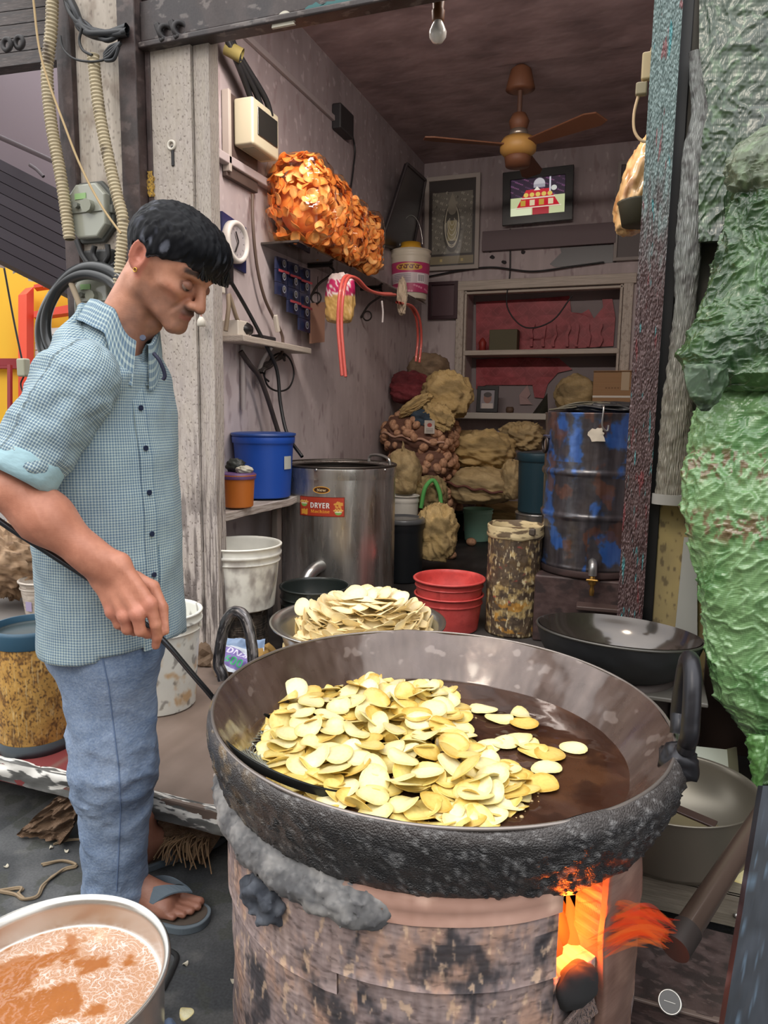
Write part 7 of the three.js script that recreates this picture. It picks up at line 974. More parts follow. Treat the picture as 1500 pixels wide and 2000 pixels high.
// ---------- right foreground
const RHv = RH, FHv = FH;
function rowBody(rows, d, o = {}) { // stacked ellipses from [row, left, right] outlines at one depth, then crumpled
  const n = o.n ?? 200, m = o.m ?? 160, pos = [], uv = [], idx = [], out = (o.depth ?? 0.6);
  const get = (t) => { const y = mix(rows[0][0], rows[rows.length - 1][0], t); let i = 0; while (i < rows.length - 2 && y > rows[i + 1][0]) i++; const k = cl((y - rows[i][0]) / (rows[i + 1][0] - rows[i][0])); return [y, mix(rows[i][1], rows[i + 1][1], k), mix(rows[i][2], rows[i + 1][2], k)]; };
  for (let j = 0; j <= n; j++) { const [y, x0, x1] = get(j / n), c = at((x0 + x1) / 2, y, d), w = (x1 - x0) / 2 * d / FPX; for (let i = 0; i < m; i++) { const a = i / m * 6.2832, q = c.clone().addScaledVector(RHv, -Math.cos(a) * w).addScaledVector(FHv, -Math.sin(a) * w * out), nr = RHv.clone().multiplyScalar(-Math.cos(a)).addScaledVector(FHv, -Math.sin(a)); const f = (o.f ?? crumple)(q) * (o.k ?? 1) * ss(0, 0.03, j / n); q.addScaledVector(nr, f); q.y += f * 0.3; pos.push(q.x, q.y, q.z); uv.push(i / m * 3, j / n * 3); } }
  for (let j = 0; j < n; j++) for (let i = 0; i < m; i++) { const a = j * m + i, b = j * m + (i + 1) % m; idx.push(a, a + m, b, b, a + m, b + m); }
  for (const [j, fl] of [[0, 0], [n, 1]]) { const k = pos.length / 3, [y, x0, x1] = get(j / n), c = at((x0 + x1) / 2, y, d); pos.push(c.x, c.y, c.z); uv.push(0, 0); for (let i = 0; i < m; i++) { const a = j * m + i, b = j * m + (i + 1) % m; fl ? idx.push(k, b, a) : idx.push(k, a, b); } }
  const g = new THREE.BufferGeometry(); g.setAttribute('position', new THREE.Float32BufferAttribute(pos, 3)); g.setAttribute('uv', new THREE.Float32BufferAttribute(uv, 2)); g.setIndex(idx); g.computeVertexNormals(); return g;
}
const crumple = (q) => { const w = fbm(q.x * 5, q.y * 5, q.z * 5, 3) * 0.16, x = q.x + w, y = q.y + w * 0.8, z = q.z - w * 0.5; const R = (f, s) => { const a = 1 - Math.abs(ns(x * f + s, y * f * 0.8, z * f)) * 2.4; return a > 0 ? a * a : 0; }; return fbm(x * 4, y * 3, z * 4, 2) * 0.05 + R(8, 1) * 0.005 + R(17, 5) * 0.0075 + R(34, 9) * 0.005 + R(62, 3) * 0.0026 - 0.008; };
const tarpCol = (base, dark) => (p) => { const n = fbm(p.x * 9, p.y * 7, p.z * 9, 4), r = ridge(p.x * 22, p.y * 16, p.z * 22, 2); return lin(mix3(mix3(base, dark, ss(-0.1, 0.35, n)), [160, 190, 150], ss(0.55, 0.7, r) * 0.35)); };
const weave = bump(256, 256, (u, v) => 0.5 + 0.25 * Math.sin(u * 400) + 0.25 * Math.sin(v * 400));
{
  const mT = M(0xffffff, 0.3, { vertexColors: true, clearcoat: 0.5, clearcoatRoughness: 0.18, bumpMap: weave, bumpScale: 0.0006 });
  const low = rowBody([[742, 1412, 1640], [775, 1380, 1680], [850, 1352, 1710], [950, 1341, 1725], [1050, 1345, 1730], [1200, 1366, 1720], [1300, 1378, 1700], [1365, 1392, 1690], [1415, 1436, 1670], [1455, 1468, 1640], [1490, 1474, 1580], [1530, 1481, 1505]], 1.85, { n: 380, m: 300 });
  const red = canvasTex === 0; vcol(low, (p) => { const c = tarpCol([112, 148, 98], [72, 116, 64])(p), v = camera.position.distanceTo(p); const s = ss(0.02, 0.1, fbm(p.x * 60, p.y * 26, p.z * 60, 3)) * ss(0.06, 0.02, Math.abs(((p.y - 0.86) % 0.15) - 0.07)) * ss(0.8, 0.9, p.y) * ss(1.2, 1.14, p.y); const rd = lin([116, 66, 58]); return mix3(c, rd, s * 0.7); });
  const t = thing('woven_sack', 'huge bulging pale green woven plastic sack, the lowest of the pile on the right', 'sack', V(0, 0, 0)); part('body', low, mT, t); part('twisted_corner', (() => { const P = [at(1478, 1435, 1.72), at(1481, 1475, 1.71), at(1480, 1515, 1.71), at(1478, 1545, 1.71)], cv = new THREE.CatmullRomCurve3(P), g = new THREE.TubeGeometry(cv, 50, 1, 24), p = g.attributes.position, c = V(), v = V(); for (let i = 0; i < p.count; i++) { const k = Math.floor(i / 25) / 50; cv.getPointAt(k, c); v.fromBufferAttribute(p, i).sub(c); v.multiplyScalar((0.026 - 0.018 * k) * (1 + fbm(v.x * 3, k * 5, v.z * 3) * 0.9)).add(c); p.setXYZ(i, v.x, v.y, v.z); } g.computeVertexNormals(); return vcol(g, tarpCol([84, 128, 66], [50, 88, 44])); })(), mT, t);
  const mid = rowBody([[375, 1425, 1640], [420, 1412, 1680], [520, 1398, 1700], [600, 1378, 1700], [660, 1352, 1710], [700, 1344, 1710], [735, 1352, 1700], [765, 1400, 1690]], 1.82, { n: 260, m: 280, k: 1.2 }); vcol(mid, tarpCol([54, 88, 44], [28, 58, 26]));
  solo('green_tarp', mid, mT, 'crumpled dark green tarpaulin bundle resting on the woven sack', 'tarpaulin');
  const bun = rowBody([[255, 1480, 1640], [290, 1432, 1660], [330, 1416, 1680], [370, 1424, 1680], [392, 1450, 1660]], 1.8, { n: 120, m: 160, k: 1.3 }); vcol(bun, tarpCol([98, 110, 84], [62, 74, 54])); solo('plastic_bundle', bun, mT, 'grey-green plastic bundle squeezed between the two tarpaulins', 'bundle');
  const k = rowBody([[712, 1344, 1420], [740, 1338, 1425], [775, 1342, 1415], [800, 1358, 1392]], 1.72, { n: 60, m: 90, k: 0.7 }); vcol(k, tarpCol([58, 84, 56], [34, 54, 34])); solo('tarp_corner', k, mT, 'dark twisted corner of tarpaulin at the left of the sack pile', 'tarpaulin');
  const q = [[1364, 470, 1.98], [1640, 470, 1.84], [1640, -80, 1.84], [1366, -80, 1.98]].map((a) => at(...a)); const up = slab(q[0], q[1], q[2], q[3], 0.02, 160, (u, v) => { const p = q[0].clone().lerp(q[1], u).lerp(q[3].clone().lerp(q[2], u), v); return crumple(p) * 0.4; }); vcol(up, tarpCol([38, 60, 34], [24, 40, 24])); solo('green_tarp', up, mT, 'dark green tarpaulin hung flat behind the bundles, top right', 'tarpaulin');
}
{ const c = thing('wooden_crate', 'dark wooden crate at the right edge carrying the woven sack', 'crate', V(0.73, 0, -2.02)); for (let i = 0; i < 4; i++) part('plank', rbox2(-0.3, 0.01 + i * 0.085, 0.2, 0.3, 0.085 + i * 0.085, 0.22, 0.003), M(0x4a372d, 0.8), c); for (let i = 0; i < 4; i++) part('plank', rbox2(-0.3, 0.01 + i * 0.085, -0.22, -0.28, 0.085 + i * 0.085, 0.22, 0.003), M(0x43322a, 0.8), c); part('top', rbox2(-0.3, 0.34, -0.22, 0.3, 0.375, 0.22, 0.003), M(0x4a372d, 0.8), c); part('back', rbox2(-0.3, 0, -0.23, 0.3, 0.34, -0.21, 0.003), M(0x43322a, 0.8), c); }
{ // silvery wrapped pipe down the jamb
  const P = [[1356, 100, 8], [1360, 160, 12], [1366, 215, 17], [1354, 300, 19], [1352, 345, 20], [1346, 450, 17], [1338, 600, 19], [1326, 740, 25], [1318, 880, 28], [1313, 975, 29]].map(([x, y, w]) => [atZ(x, y, ZF + 0.02), w]); const cv = new THREE.CatmullRomCurve3(P.map((p) => p[0])), S = 160, g = new THREE.TubeGeometry(cv, S, 1, 24), p = g.attributes.position, c = V(), v = V();
  for (let i = 0; i < p.count; i++) { const r = Math.floor(i / 25), t = r / S, k = t * (P.length - 1), a = Math.min(P.length - 2, Math.floor(k)); const w = mix(P[a][1], P[a + 1][1], k - a) * 2.35 / FPX; cv.getPointAt(t, c); v.fromBufferAttribute(p, i).sub(c); const n = 1 + fbm(v.x * 4 + c.x * 9, c.y * 26, v.z * 4, 4) * 0.35; v.multiplyScalar(w * n); v.z *= 0.6; v.add(c); p.setXYZ(i, v.x, v.y, v.z); } g.computeVertexNormals();
  vcol(g, (q) => { const n = fbm(q.x * 40, q.y * 40, q.z * 40, 4), y = q.y; return lin(mix3(mix3([150, 152, 148], [104, 102, 100], ss(0, 0.3, n)), [146, 132, 110], ss(1.7, 1.2, y) * 0.5)); });
  const t = thing('wrapped_pipe', 'lumpy silver-painted pipe running down the wall right of the shutter guide', 'pipe', V(0, 0, 0)); part('pipe', g, M(0xffffff, 0.32, { vertexColors: true, metalness: 0.3, bumpMap: bump(128, 256, (u, w) => 0.5 + ns(u * 40, w * 200, 2) * 0.5), bumpScale: 0.012 }), t); const e = P[P.length - 1][0]; part('end_cap', cyl(0.058, 0.03, 24).scale(1, 1, 0.65).translate(e.x, e.y, e.z), M(0x8d8a84, 0.5), t);
  const pq = [[1312, 1300], [1362, 1300], [1362, 1050], [1336, 1050]].map(([x, y]) => atZ(x, y, ZF + 0.0)); solo('pale_sheet', slab(pq[0], pq[1], pq[2], pq[3], 0.012), M(0xa9a8a2, 0.6), 'pale grey sheet standing against the yellow jamb beside the green sack', 'sheet');
}
{ // second, empty pan on a stand
  const c = V(-0.048, 0.6, -2.05), r = 0.222, t = thing('frying_pan', 'smaller empty black wok behind the big one, under the shutter guide', 'pan', c); t.quaternion.setFromUnitVectors(V(0, 1, 0), V(0.03, 1, -0.095).normalize());
  const prof = [[0.001, -0.125], [r * 0.45, -0.12], [r * 0.75, -0.095], [r * 0.92, -0.05], [r, 0]], cv = new THREE.CatmullRomCurve3(prof.map(([a, b]) => V(a, b, 0))).getPoints(30).map((p) => [p.x, p.y]);
  part('bowl', lathe([...cv.map(([a, b]) => [a - 0.004, b + 0.005])], 90), M(0x4a423c, 0.16, { metalness: 0.55, clearcoat: 0.9, clearcoatRoughness: 0.1 }), t); part('underside', warp(lathe(cv.map(([a, b]) => [a + 0.002, b - 0.002]), 90), (v) => { const n = 1 + fbm(v.x * 20, v.y * 20, v.z * 20) * 0.02; v.x *= n; v.z *= n; }), M(0x1c1d1f, 0.55), t); part('rim', new THREE.TorusGeometry(r, 0.004, 8, 90).rotateX(Math.PI / 2), M(0x54524e, 0.35, { metalness: 0.7 }), t);
  const s = thing('pan_stand', 'dark metal stand with a pale post under the smaller wok', 'stand', V(c.x, HP, c.z)); part('drum', lathe([[0.001, 0], [0.15, 0], [0.15, 0.26], [0.16, 0.27], [0.16, 0.3], [0.12, 0.3], [0.12, 0.28]], 40), M(0x3a312e, 0.6), s); part('post', rbox(0.03, 0.28, 0.03, 0.004).translate(0.17, 0.14, 0.05), M(0x7d817c, 0.5), s); part('shelf_plate', rbox(0.4, 0.012, 0.3, 0.004).translate(0.03, 0.275, 0), M(0x55524d, 0.5), s);
}
{ // steel pot on an angle-iron tray
  const c = V(0.105, 0.185, -1.71), r = 0.19, h = 0.15, t = thing('steel_pot', 'shallow grey steel pot with an oily strap inside, right of the stove', 'pot', c); t.quaternion.setFromUnitVectors(V(0, 1, 0), V(-0.05, 1, -0.04).normalize());
  const ms = M(0x7d776b, 0.34, { metalness: 0.7 }); part('pot', lathe([[0.001, 0], [r * 0.8, 0], [r * 0.9, 0.02], [r * 0.985, h - 0.01], [r + 0.004, h], [r + 0.003, h + 0.004], [r - 0.003, h], [r * 0.97, h - 0.012], [r * 0.88, 0.024], [0.001, 0.008]], 80), ms, t); part('oil_film', cyl(r * 0.84, 0.004, 48).translate(0, 0.02, 0), M(0x6a6048, 0.12), t);
  const st = solo('strap', rbox2(-0.016, 0, -0.17, 0.016, 0.006, 0.17, 0.002), M(0x3b2a26, 0.4), 'dark brown metal strap lying in the steel pot', 'strap'); { const a = atY(1262, 1556, 0.28), b = atY(1398, 1614, 0.265); st.position.copy(a).lerp(b, 0.5); st.scale.z = a.distanceTo(b) / 0.34; st.lookAt(b); }
  const cr = rng(3); for (let i = 0; i < 3; i++) { const p = solo('potato_crumb', fryG[i], fryM[1], 'fried potato scrap at the bottom of the steel pot, ' + ['left', 'middle', 'right'][i] + ' one', 'potato slice', 'scraps in the steel pot'); p.position.set(c.x - 0.12 + i * 0.035, 0.215, c.z + 0.06 - i * 0.02); p.scale.setScalar(0.5); p.rotation.y = i; }
  const F = atY(1300, 1718, 0.175), tr = thing('angle_frame', 'grey angle-iron frame carrying the steel pot', 'frame', V(0, 0, 0)), mg = M(0xb0b0aa, 0.45, { metalness: 0.15, map: T.col }); const z0 = F.z, x0 = -0.02, x1 = 0.48;
  part('front_rail', rbox2(x0, 0.1, z0 - 0.004, x1, 0.178, z0 + 0.003, 0.002), mg, tr); part('front_lip', rbox2(x0, 0.172, z0 - 0.05, x1, 0.178, z0 + 0.003, 0.002), mg, tr); part('rear_rail', rbox2(x0, 0.1, z0 - 0.42, x1, 0.178, z0 - 0.414, 0.002), mg, tr); part('tray', rbox2(x0, 0.15, z0 - 0.42, x1, 0.156, z0, 0.002), M(0x2f2a27, 0.6), tr); for (const x of [x0 + 0.02, x1 - 0.02]) for (const z of [z0 - 0.02, z0 - 0.4]) part('leg', rbox2(x - 0.012, 0, z - 0.012, x + 0.012, 0.15, z + 0.012, 0.003), mg, tr); part('rivet', rivet(0.006), mSteel, tr, [0.24, 0.13, z0 + 0.004]);
  t.position.y = 0.19; const sl = solo('potato_slice', fryG[2], fryM[0], 'potato slice fallen on the angle-iron frame at the far right', 'potato slice'); sl.position.set(atY(1452, 1738, 0.17).x, 0.19, atY(1452, 1738, 0.17).z - 0.03); sl.rotation.x = 0.5;
  const wq = [[1344, 1500, 1.95], [1424, 1514, 1.95], [1420, 1464, 1.97], [1338, 1455, 1.97]].map((a) => at(...a)), w = thing('enamel_sheet', 'small white enamel sheet leaning behind the steel pot', 'sheet', V(0, 0, 0)); part('sheet', slab(wq[0], wq[1], wq[2], wq[3], 0.008), M(0xc4cbbd, 0.4), w); const wc = wq[0].clone().lerp(wq[2], 0.25); part('hole_stain', cyl(0.012, 0.004, 16).rotateX(Math.PI / 2).translate(wc.x, wc.y + 0.01, wc.z + 0.012), M(0x6a6f66, 0.6), w); part('side_flange', slab(wq[1], wq[1].clone().add(V(0.03, -0.01, -0.05)), wq[2].clone().add(V(0.03, -0.01, -0.05)), wq[2], 0.006), M(0xa9a88c, 0.4), w);
  solo('brown_boards', muv(warp(box(0.2, 0, -2.29, 1.3, 0.56, -2.26, 30, 16, 2), (v) => { v.z += fbm(v.x * 9, v.y * 9, 1) * 0.02; })), M(0x43322b, 0.8), 'dark brown greasy boarding behind the steel pot, below the green sack', 'board');
}
{ // burner: pipe, flame jet, base box
  const A = at(1500, 1572, 1.48), B = at(1328, 1838, 1.2), t = thing('burner_pipe', 'slanting iron blower pipe aimed at the stove hole', 'pipe', V(0, 0, 0)); part('pipe', rod(A, B, 0.018, 0.022, 28), M(0x57473f, 0.4, { metalness: 0.5, clearcoat: 0.3 }), t); part('nozzle', (() => { const d = B.clone().sub(A).normalize(); return rod(B.clone().addScaledVector(d, -0.03), B.clone().addScaledVector(d, 0.02), 0.0245, 0.0245, 28); })(), M(0x2c2422, 0.6), t);
  part('ember_glow', sph(0.012, B.x, B.y - 0.004, B.z, 16, 10), new THREE.MeshStandardMaterial({ color: 0x1a0a06, emissive: 0xff4a10, emissiveIntensity: 0.2 }), t);
  const hole = V(-0.37 + Math.sin(0.97) * 0.4, 0.38, -1.325 + Math.cos(0.97) * 0.4), j = thing('flame_jet', 'thin orange flames streaming between the burner pipe and the stove hole', 'fire', V(0, 0, 0)), r = rng(8);
  for (let i = 0; i < 60; i++) { const b = B.clone().add(V((r() - 0.5) * 0.03, (r() - 0.3) * 0.06, (r() - 0.5) * 0.02)), a = hole.clone().add(V((r() - 0.5) * 0.05, (r() - 0.5) * 0.09, (r() - 0.5) * 0.04)), t0 = r() * 0.35, t1 = 0.65 + r() * 0.35, p0 = b.clone().lerp(a, t0), p1 = b.clone().lerp(a, t1), m = p0.clone().lerp(p1, 0.5).add(V(0, 0.01 + r() * 0.02, 0)); const g = tube([p0, m, p1], 1, 20, 8), pp = g.attributes.position, cv = new THREE.CatmullRomCurve3([p0, m, p1], false, 'centripetal'), c = V(), v = V(); for (let q = 0; q < pp.count; q++) { const k = Math.floor(q / 9) / 20; cv.getPointAt(k, c); v.fromBufferAttribute(pp, q).sub(c).multiplyScalar((0.0013 + r() * 0.0002) * (0.2 + 2.4 * Math.sin(Math.PI * k))).add(c); pp.setXYZ(q, v.x, v.y, v.z); } g.computeVertexNormals();
    part('flame', g, new THREE.MeshStandardMaterial({ color: 0x200804, emissive: [0xff5a1c, 0xff3c12, 0xff7a2c][i % 3], emissiveIntensity: 0.7, transparent: true, opacity: 0.15, side: THREE.DoubleSide }), j); }
  const zt = atY(1320, 1800, 0.1).z, zf = atY(1300, 1962, 0.1).z, x0 = 0.0, x1 = 0.34, bx = thing('burner_box', 'greasy dark brown base box in front of the burner pipe', 'box', V(0, 0, 0)); part('box', warp(box(x0 + 0.03, 0.0, zt, x1, 0.1, zf, 12, 4, 8), (v) => { v.y += fbm(v.x * 20, v.z * 20, 1) * 0.008; }), M(null, 0.5, { map: T.brown }), bx); part('lip', rbox2(x0 + 0.02, 0.094, zf - 0.006, x1, 0.1, zf + 0.006, 0.002), M(0x6a5c56, 0.4), bx);
  const e = at(1308, 1957, depthOf(V(0.12, 0.1, zf)) - 0.015), k = thing('glass_disc', 'tiny round glass disc with a metal rim at the bottom right', 'disc', e); k.lookAt(camera.position); part('rim', new THREE.TorusGeometry(0.019, 0.0022, 8, 32), mSteel, k); part('glass', cyl(0.018, 0.004, 28).rotateX(Math.PI / 2), M(0x7d766e, 0.06, { transmission: 0.8, thickness: 0, clearcoat: 1 }), k); part('cross_wire', rbox(0.02, 0.001, 0.002, 0.0004).translate(0, 0, 0.003), mSteel, k);
  // blue-black board end at the right edge
  const q = [[1336, 2480, 0.99], [1520, 2480, 0.97], [1580, 1535, 1.16], [1490, 1535, 1.16]].map((a) => at(...a)); const gb = slab(q[0], q[1], q[2], q[3], 0.03, 40, (u, v) => fbm(u * 9, v * 20, 2, 3) * 0.003); vcol(gb, (p) => { const n = fbm(p.x * 20, p.y * 20, p.z * 20, 4), m = fbm(p.x * 90, p.y * 30, p.z * 90, 3); return lin(mix3([34 + n * 30, 40 + n * 32, 48 + n * 36], [88, 112, 132], ss(0.18, 0.3, m) * 0.6)); }); solo('board_end', gb, M(0xffffff, 0.45, { vertexColors: true }), 'blue-black painted metal board standing upright at the right edge, close by', 'board');
}
// ---------- left foreground
{ // pot of orange water
  const c = V(-0.888, 0, -0.822), r = 0.196, h = 0.26, t = thing('steel_pot', 'big steel pot of foamy orange water in the bottom left corner', 'pot', c); part('pot', lathe([[0.001, 0], [r * 0.88, 0], [r * 0.92, 0.015], [r * 0.955, h - 0.012], [r * 0.985, h - 0.004], [r + 0.002, h + 0.002], [r - 0.002, h + 0.006], [r * 0.95, h - 0.001], [r * 0.935, h - 0.012], [r * 0.9, 0.02], [0.001, 0.012]], 110), M(0xc9c6c0, 0.26, { metalness: 0.9 }), t);
  const tw = tex(1024, 1024, (u, v) => { // foam islands on orange water
    const x = u - 0.5, y = v - 0.5, rr = Math.hypot(x, y) * 2, n = fbm(u * 5 + 3, v * 5, 2, 5), b = Math.abs(ns(u * 34 + n * 3, v * 34, 5)), b2 = Math.abs(ns(u * 80, v * 80 + n * 4, 9)); let c = mix3([164, 102, 54], [148, 90, 46], cl(0.5 + n)); const isl = ss(-0.1, 0.06, n + (rr - 0.5) * 0.5 + (x + 0.05) * 0.5), cell = Math.max(ss(0.16, 0.03, b), ss(0.14, 0.02, b2) * 0.7); c = mix3(c, [208, 186, 174], isl * (0.46 + 0.45 * cell * (0.5 + 1.2 * cl(0.5 + fbm(u * 12, v * 12, 7, 3) * 1.6)))); c = mix3(c, [238, 226, 220], ss(0.955, 0.985, rr + n * 0.02)); return c; });
  const g = new THREE.CircleGeometry(r * 0.93, 90).rotateX(-Math.PI / 2); const w = solo('orange_water', g, M(null, 0.12, { map: tw, bumpMap: bump(256, 256, (u, v) => 0.5 + fbm(u * 30, v * 30, 3, 3) * 0.4), bumpScale: 0.002 }), 'orange water with white foam islands filling the big steel pot', 'water'); w.position.set(c.x, h - 0.05, c.z);
}
{ // yellow drum, pails beyond
  const v = vessel(5, 147, 1218, 1480, HP), r = v.r, h = v.h, t = thing('oil_tin', 'round yellow tin streaked with brown, with a blue rim, left of the man', 'tin', v.p); const map = tex(512, 256, (u, w) => { const n = fbm(u * 20, w * 9, 2, 5), s = fbm(u * 110, w * 6, 6, 5), f = fbm(u * 100, w * 44, 9, 5); let c = mix3([214, 168, 92], [196, 146, 72], cl(0.5 + n)); c = mix3(c, [112, 78, 44], ss(-0.02, 0.3, n + f * 0.7 + s * 0.3) * 0.65); c = mix3(c, [86, 62, 44], ss(0.1, 0.26, f) * 0.6); return mix3(c, [234, 206, 150], ss(0.16, 0.26, s) * 0.6); });
  part('body', lathe([[0.001, 0.01], [r * 0.97, 0.01], [r * 0.98, h * 0.88], [r * 0.96, h * 0.9]], 64), M(null, 0.55, { map, bumpMap: T.wallB, bumpScale: 0.006 }), t); const mb = M(0x2e5268, 0.5); part('top_ring', lathe([[r * 0.97, h * 0.86], [r * 1.03, h * 0.87], [r * 1.03, h * 0.97], [r * 1.0, h], [r * 0.93, h], [r * 0.92, h * 0.94], [r * 0.9, h * 0.8]], 64), mb, t); part('bottom_ring', lathe([[0.001, 0], [r * 1.0, 0], [r * 1.01, 0.02], [r * 0.98, 0.035]], 64), M(0x4a5258, 0.6), t); part('lid', lathe([[0.001, h * 0.93], [r * 0.9, h * 0.93], [r * 0.92, h * 0.95]], 48), M(0x39464a, 0.5), t);
  const lx = at(60, 1216, 2.9), LY = lx.y; struct('neighbour_ledge', muv(box(-5, 0, -3.6, -1.98, LY, -1.75)), M(0x77716d, 0.85));
  let q = vessel(46, 130, 1130, 1214, LY); let b = thing('bucket', 'small white bucket with dirty rim between the yellow tin and the man', 'bucket', q.p); part('pail', pail(q.r, q.r * 0.78, q.h, { bands: [[q.h * 0.76, q.h * 0.82, 0.004]], floor: q.h * 0.72 }), plastic(null, { map: T.col }), b); part('flower_print', patch(q.r * 0.9, -0.2, 0.2, q.h * 0.25, q.h * 0.5), M(0x9a8fae, 0.5), b);
  q = vessel(36, 150, 1092, 1128, LY + 0.1); b = thing('plastic_basin', 'white plastic basin on the ledge behind the small white bucket', 'basin', V(q.p.x, LY, q.p.z)); part('basin', lathe([[0.001, 0], [q.r * 0.6, 0], [q.r * 0.9, q.h + 0.06], [q.r, q.h + 0.09], [q.r, q.h + 0.1], [q.r * 0.92, q.h + 0.1], [q.r * 0.6, 0.02], [0.001, 0.015]], 48), plastic(0xd0ccca), b);
  const hp = solo('chip_heap', warp(new THREE.SphereGeometry(1, 60, 40), (p) => { p.multiplyScalar(1 + fbm(p.x * 9, p.y * 9, p.z * 9) * 0.5); p.x *= 0.2; p.y *= 0.16; p.z *= 0.16; }), M(null, 0.8, { map: grime(128, 128, [160, 132, 104], [[[110, 86, 66], 14, 14, 0.5, 0.15, 0.8]], 8, 16) }), 'brown plastic bag heaped on the neighbour\'s ledge at the left edge', 'bag'); hp.position.copy(at(10, 1092, 3.1));
  const ty = thing('tray', 'grey steel tray with yellow crumbs behind the brown bag', 'tray', at(48, 1058, 3.3)); part('tray', lathe([[0.001, 0], [0.12, 0], [0.15, 0.05], [0.155, 0.05], [0.125, -0.004]], 40), mSteel, ty); const yc = part('crumbs', cyl(0.11, 0.03, 30).translate(0, 0.02, 0), M(0xc0a054, 0.8), ty); yc.userData.label = 'yellow crumbs'; part('foot_stand', cyl(0.06, Math.max(0.05, ty.position.y - LY), 24).translate(0, -Math.max(0.05, ty.position.y - LY) / 2, 0), M(0x4a4644, 0.7), ty);
}
{ // burlap under the slab, string, crumbs on the ground
  const mj = M(null, 0.95, { map: tex(256, 256, (u, v) => { const a = Math.sin(u * 300) * 0.5 + Math.sin(v * 300) * 0.5, n = fbm(u * 6, v * 6, 3, 4) * 40; return [126 + a * 18 + n, 100 + a * 16 + n, 78 + a * 13 + n]; }), bumpMap: weave, bumpScale: 0.004 });
  const fl = (pts, n, l) => { const P = pts.map(([x, y, h]) => { const p = atY(x, y, h); return p; }); const g = slab(P[0], P[1], P[2], P[3], 0.012, 40, (u, v) => fbm(u * 4, v * 4, n, 3) * 0.05 + ridge(u * 3, v * 3, n, 2) * 0.02); return solo('burlap', g, mj, l, 'sacking'); };
  fl([[30, 1632, 0.012], [128, 1642, 0.012], [168, 1560, 0.13], [112, 1556, 0.13]], 3, 'brown burlap corner spilling from under the slab left of the man');
  fl([[300, 1668, 0.012], [400, 1682, 0.012], [446, 1610, 0.12], [318, 1590, 0.13]], 7, 'brown burlap bundle under the slab between the man and the stove');
  const r = rng(6), fr = []; for (let i = 0; i < 50; i++) { const p = atY(330 + r() * 80, 1620 + r() * 20, 0.08), q = p.clone().add(V((r() - 0.5) * 0.1, -0.03 - r() * 0.03, 0.03 + r() * 0.03)); fr.push(tube([p, p.clone().lerp(q, 0.5).add(V(0, 0.015, 0.01)), q], 0.0018, 8, 5)); } const f = solo('burlap_fringe', merge(fr), M(0x8a6e52, 0.95), 'frayed threads of the burlap bundle by the stove', 'threads'); f.userData.kind = 'stuff';
  const S = (pts, w, l) => solo('string', merge([0, 1].map((k) => tube(pts.map(([x, y], i) => { const p = atY(x, y, 0.004); p.x += Math.sin(i * 2.2 + k * 3) * 0.003; p.y += k * 0.003; return p; }), w, 60, 6))), M(0x8c7a62, 0.9), l, 'string');
  S([[0, 1742], [30, 1748], [46, 1757], [72, 1752], [84, 1732], [104, 1712], [128, 1698], [150, 1692], [122, 1682], [82, 1690]], 0.0032, 'long piece of frayed twine lying on the ground left of the man'); S([[0, 1740], [44, 1736], [36, 1746], [48, 1757]], 0.003, 'short frayed twine end at the left edge of the ground'); S([[104, 1650], [130, 1642], [165, 1640]], 0.002, 'thin pale straw on the ground by the burlap');
  const cg = chipGeo(90, 0.006, 0.005, 0.3); [[362, 1742], [322, 1688], [375, 1690], [130, 1662], [12, 1692], [100, 1655], [455, 1915], [362, 1882], [310, 1650]].forEach(([x, y], i) => { const o = solo('crumb', cg, M(0xbdb6a4, 0.8), 'tiny pale crumb on the dark street ground', 'crumb', 'crumbs on the street'); const p = atY(x, y, 0.004); o.position.copy(p); o.rotation.y = i; });
  const pk = solo('potato_peel', chipGeo(91, 0.016, 0.014, 0.4), fryM[2], 'potato slice on the ground at the bottom, beside the toes', 'potato slice'); pk.position.copy(atY(365, 1978, 0.03));
  const crack = solo('ground_crack', tube([atY(318, 1850, 0.001), atY(345, 1868, 0.001), atY(335, 1900, 0.001), atY(318, 1935, 0.001)], 0.006, 30, 5), M(0x1e1e1e, 0.9), 'dark broken edge in the paving right of the steel pot', 'crack');
}
{ // second person's foot at the bottom edge
  const hl2 = atY(282, 2014, 0.03), t = thing('person', 'bare toes in a blue slipper of someone mostly out of the picture, bottom edge', 'person', V(hl2.x, 0, hl2.z)); t.rotation.y = -0.25;
  const S = (x, y, z) => { let d = capS(x, y, z, V(0, 0.04, 0), V(0.07, 0.03, 0), 0.03, 0.024); [[0.13, -0.028, 0.011], [0.13, -0.008, 0.009], [0.122, 0.01, 0.0085], [0.11, 0.026, 0.008], [0.095, 0.039, 0.0075]].forEach(([a, b, q]) => { d = smin(d, capS(x, y, z, V(a - 0.07, 0.03, b * 0.8), V(a, 0.022, b), q * 1.2, q), 0.008); }); return d; };
  part('foot', nets(S, [-0.05, 0, -0.08], [0.17, 0.1, 0.09], 0.005), M(0x8a6250, 0.55), t); part('sole', rbox(0.2, 0.014, 0.09, 0.006).translate(0.06, 0.008, 0), M(0x4c565c, 0.8), t); part('strap', tube([V(0.03, 0.02, -0.042), V(0.045, 0.055, -0.02), V(0.075, 0.05, 0), V(0.04, 0.056, 0.02), V(0.03, 0.02, 0.042)], 0.009, 24, 8), M(0x6f82a0, 0.8), t);
}
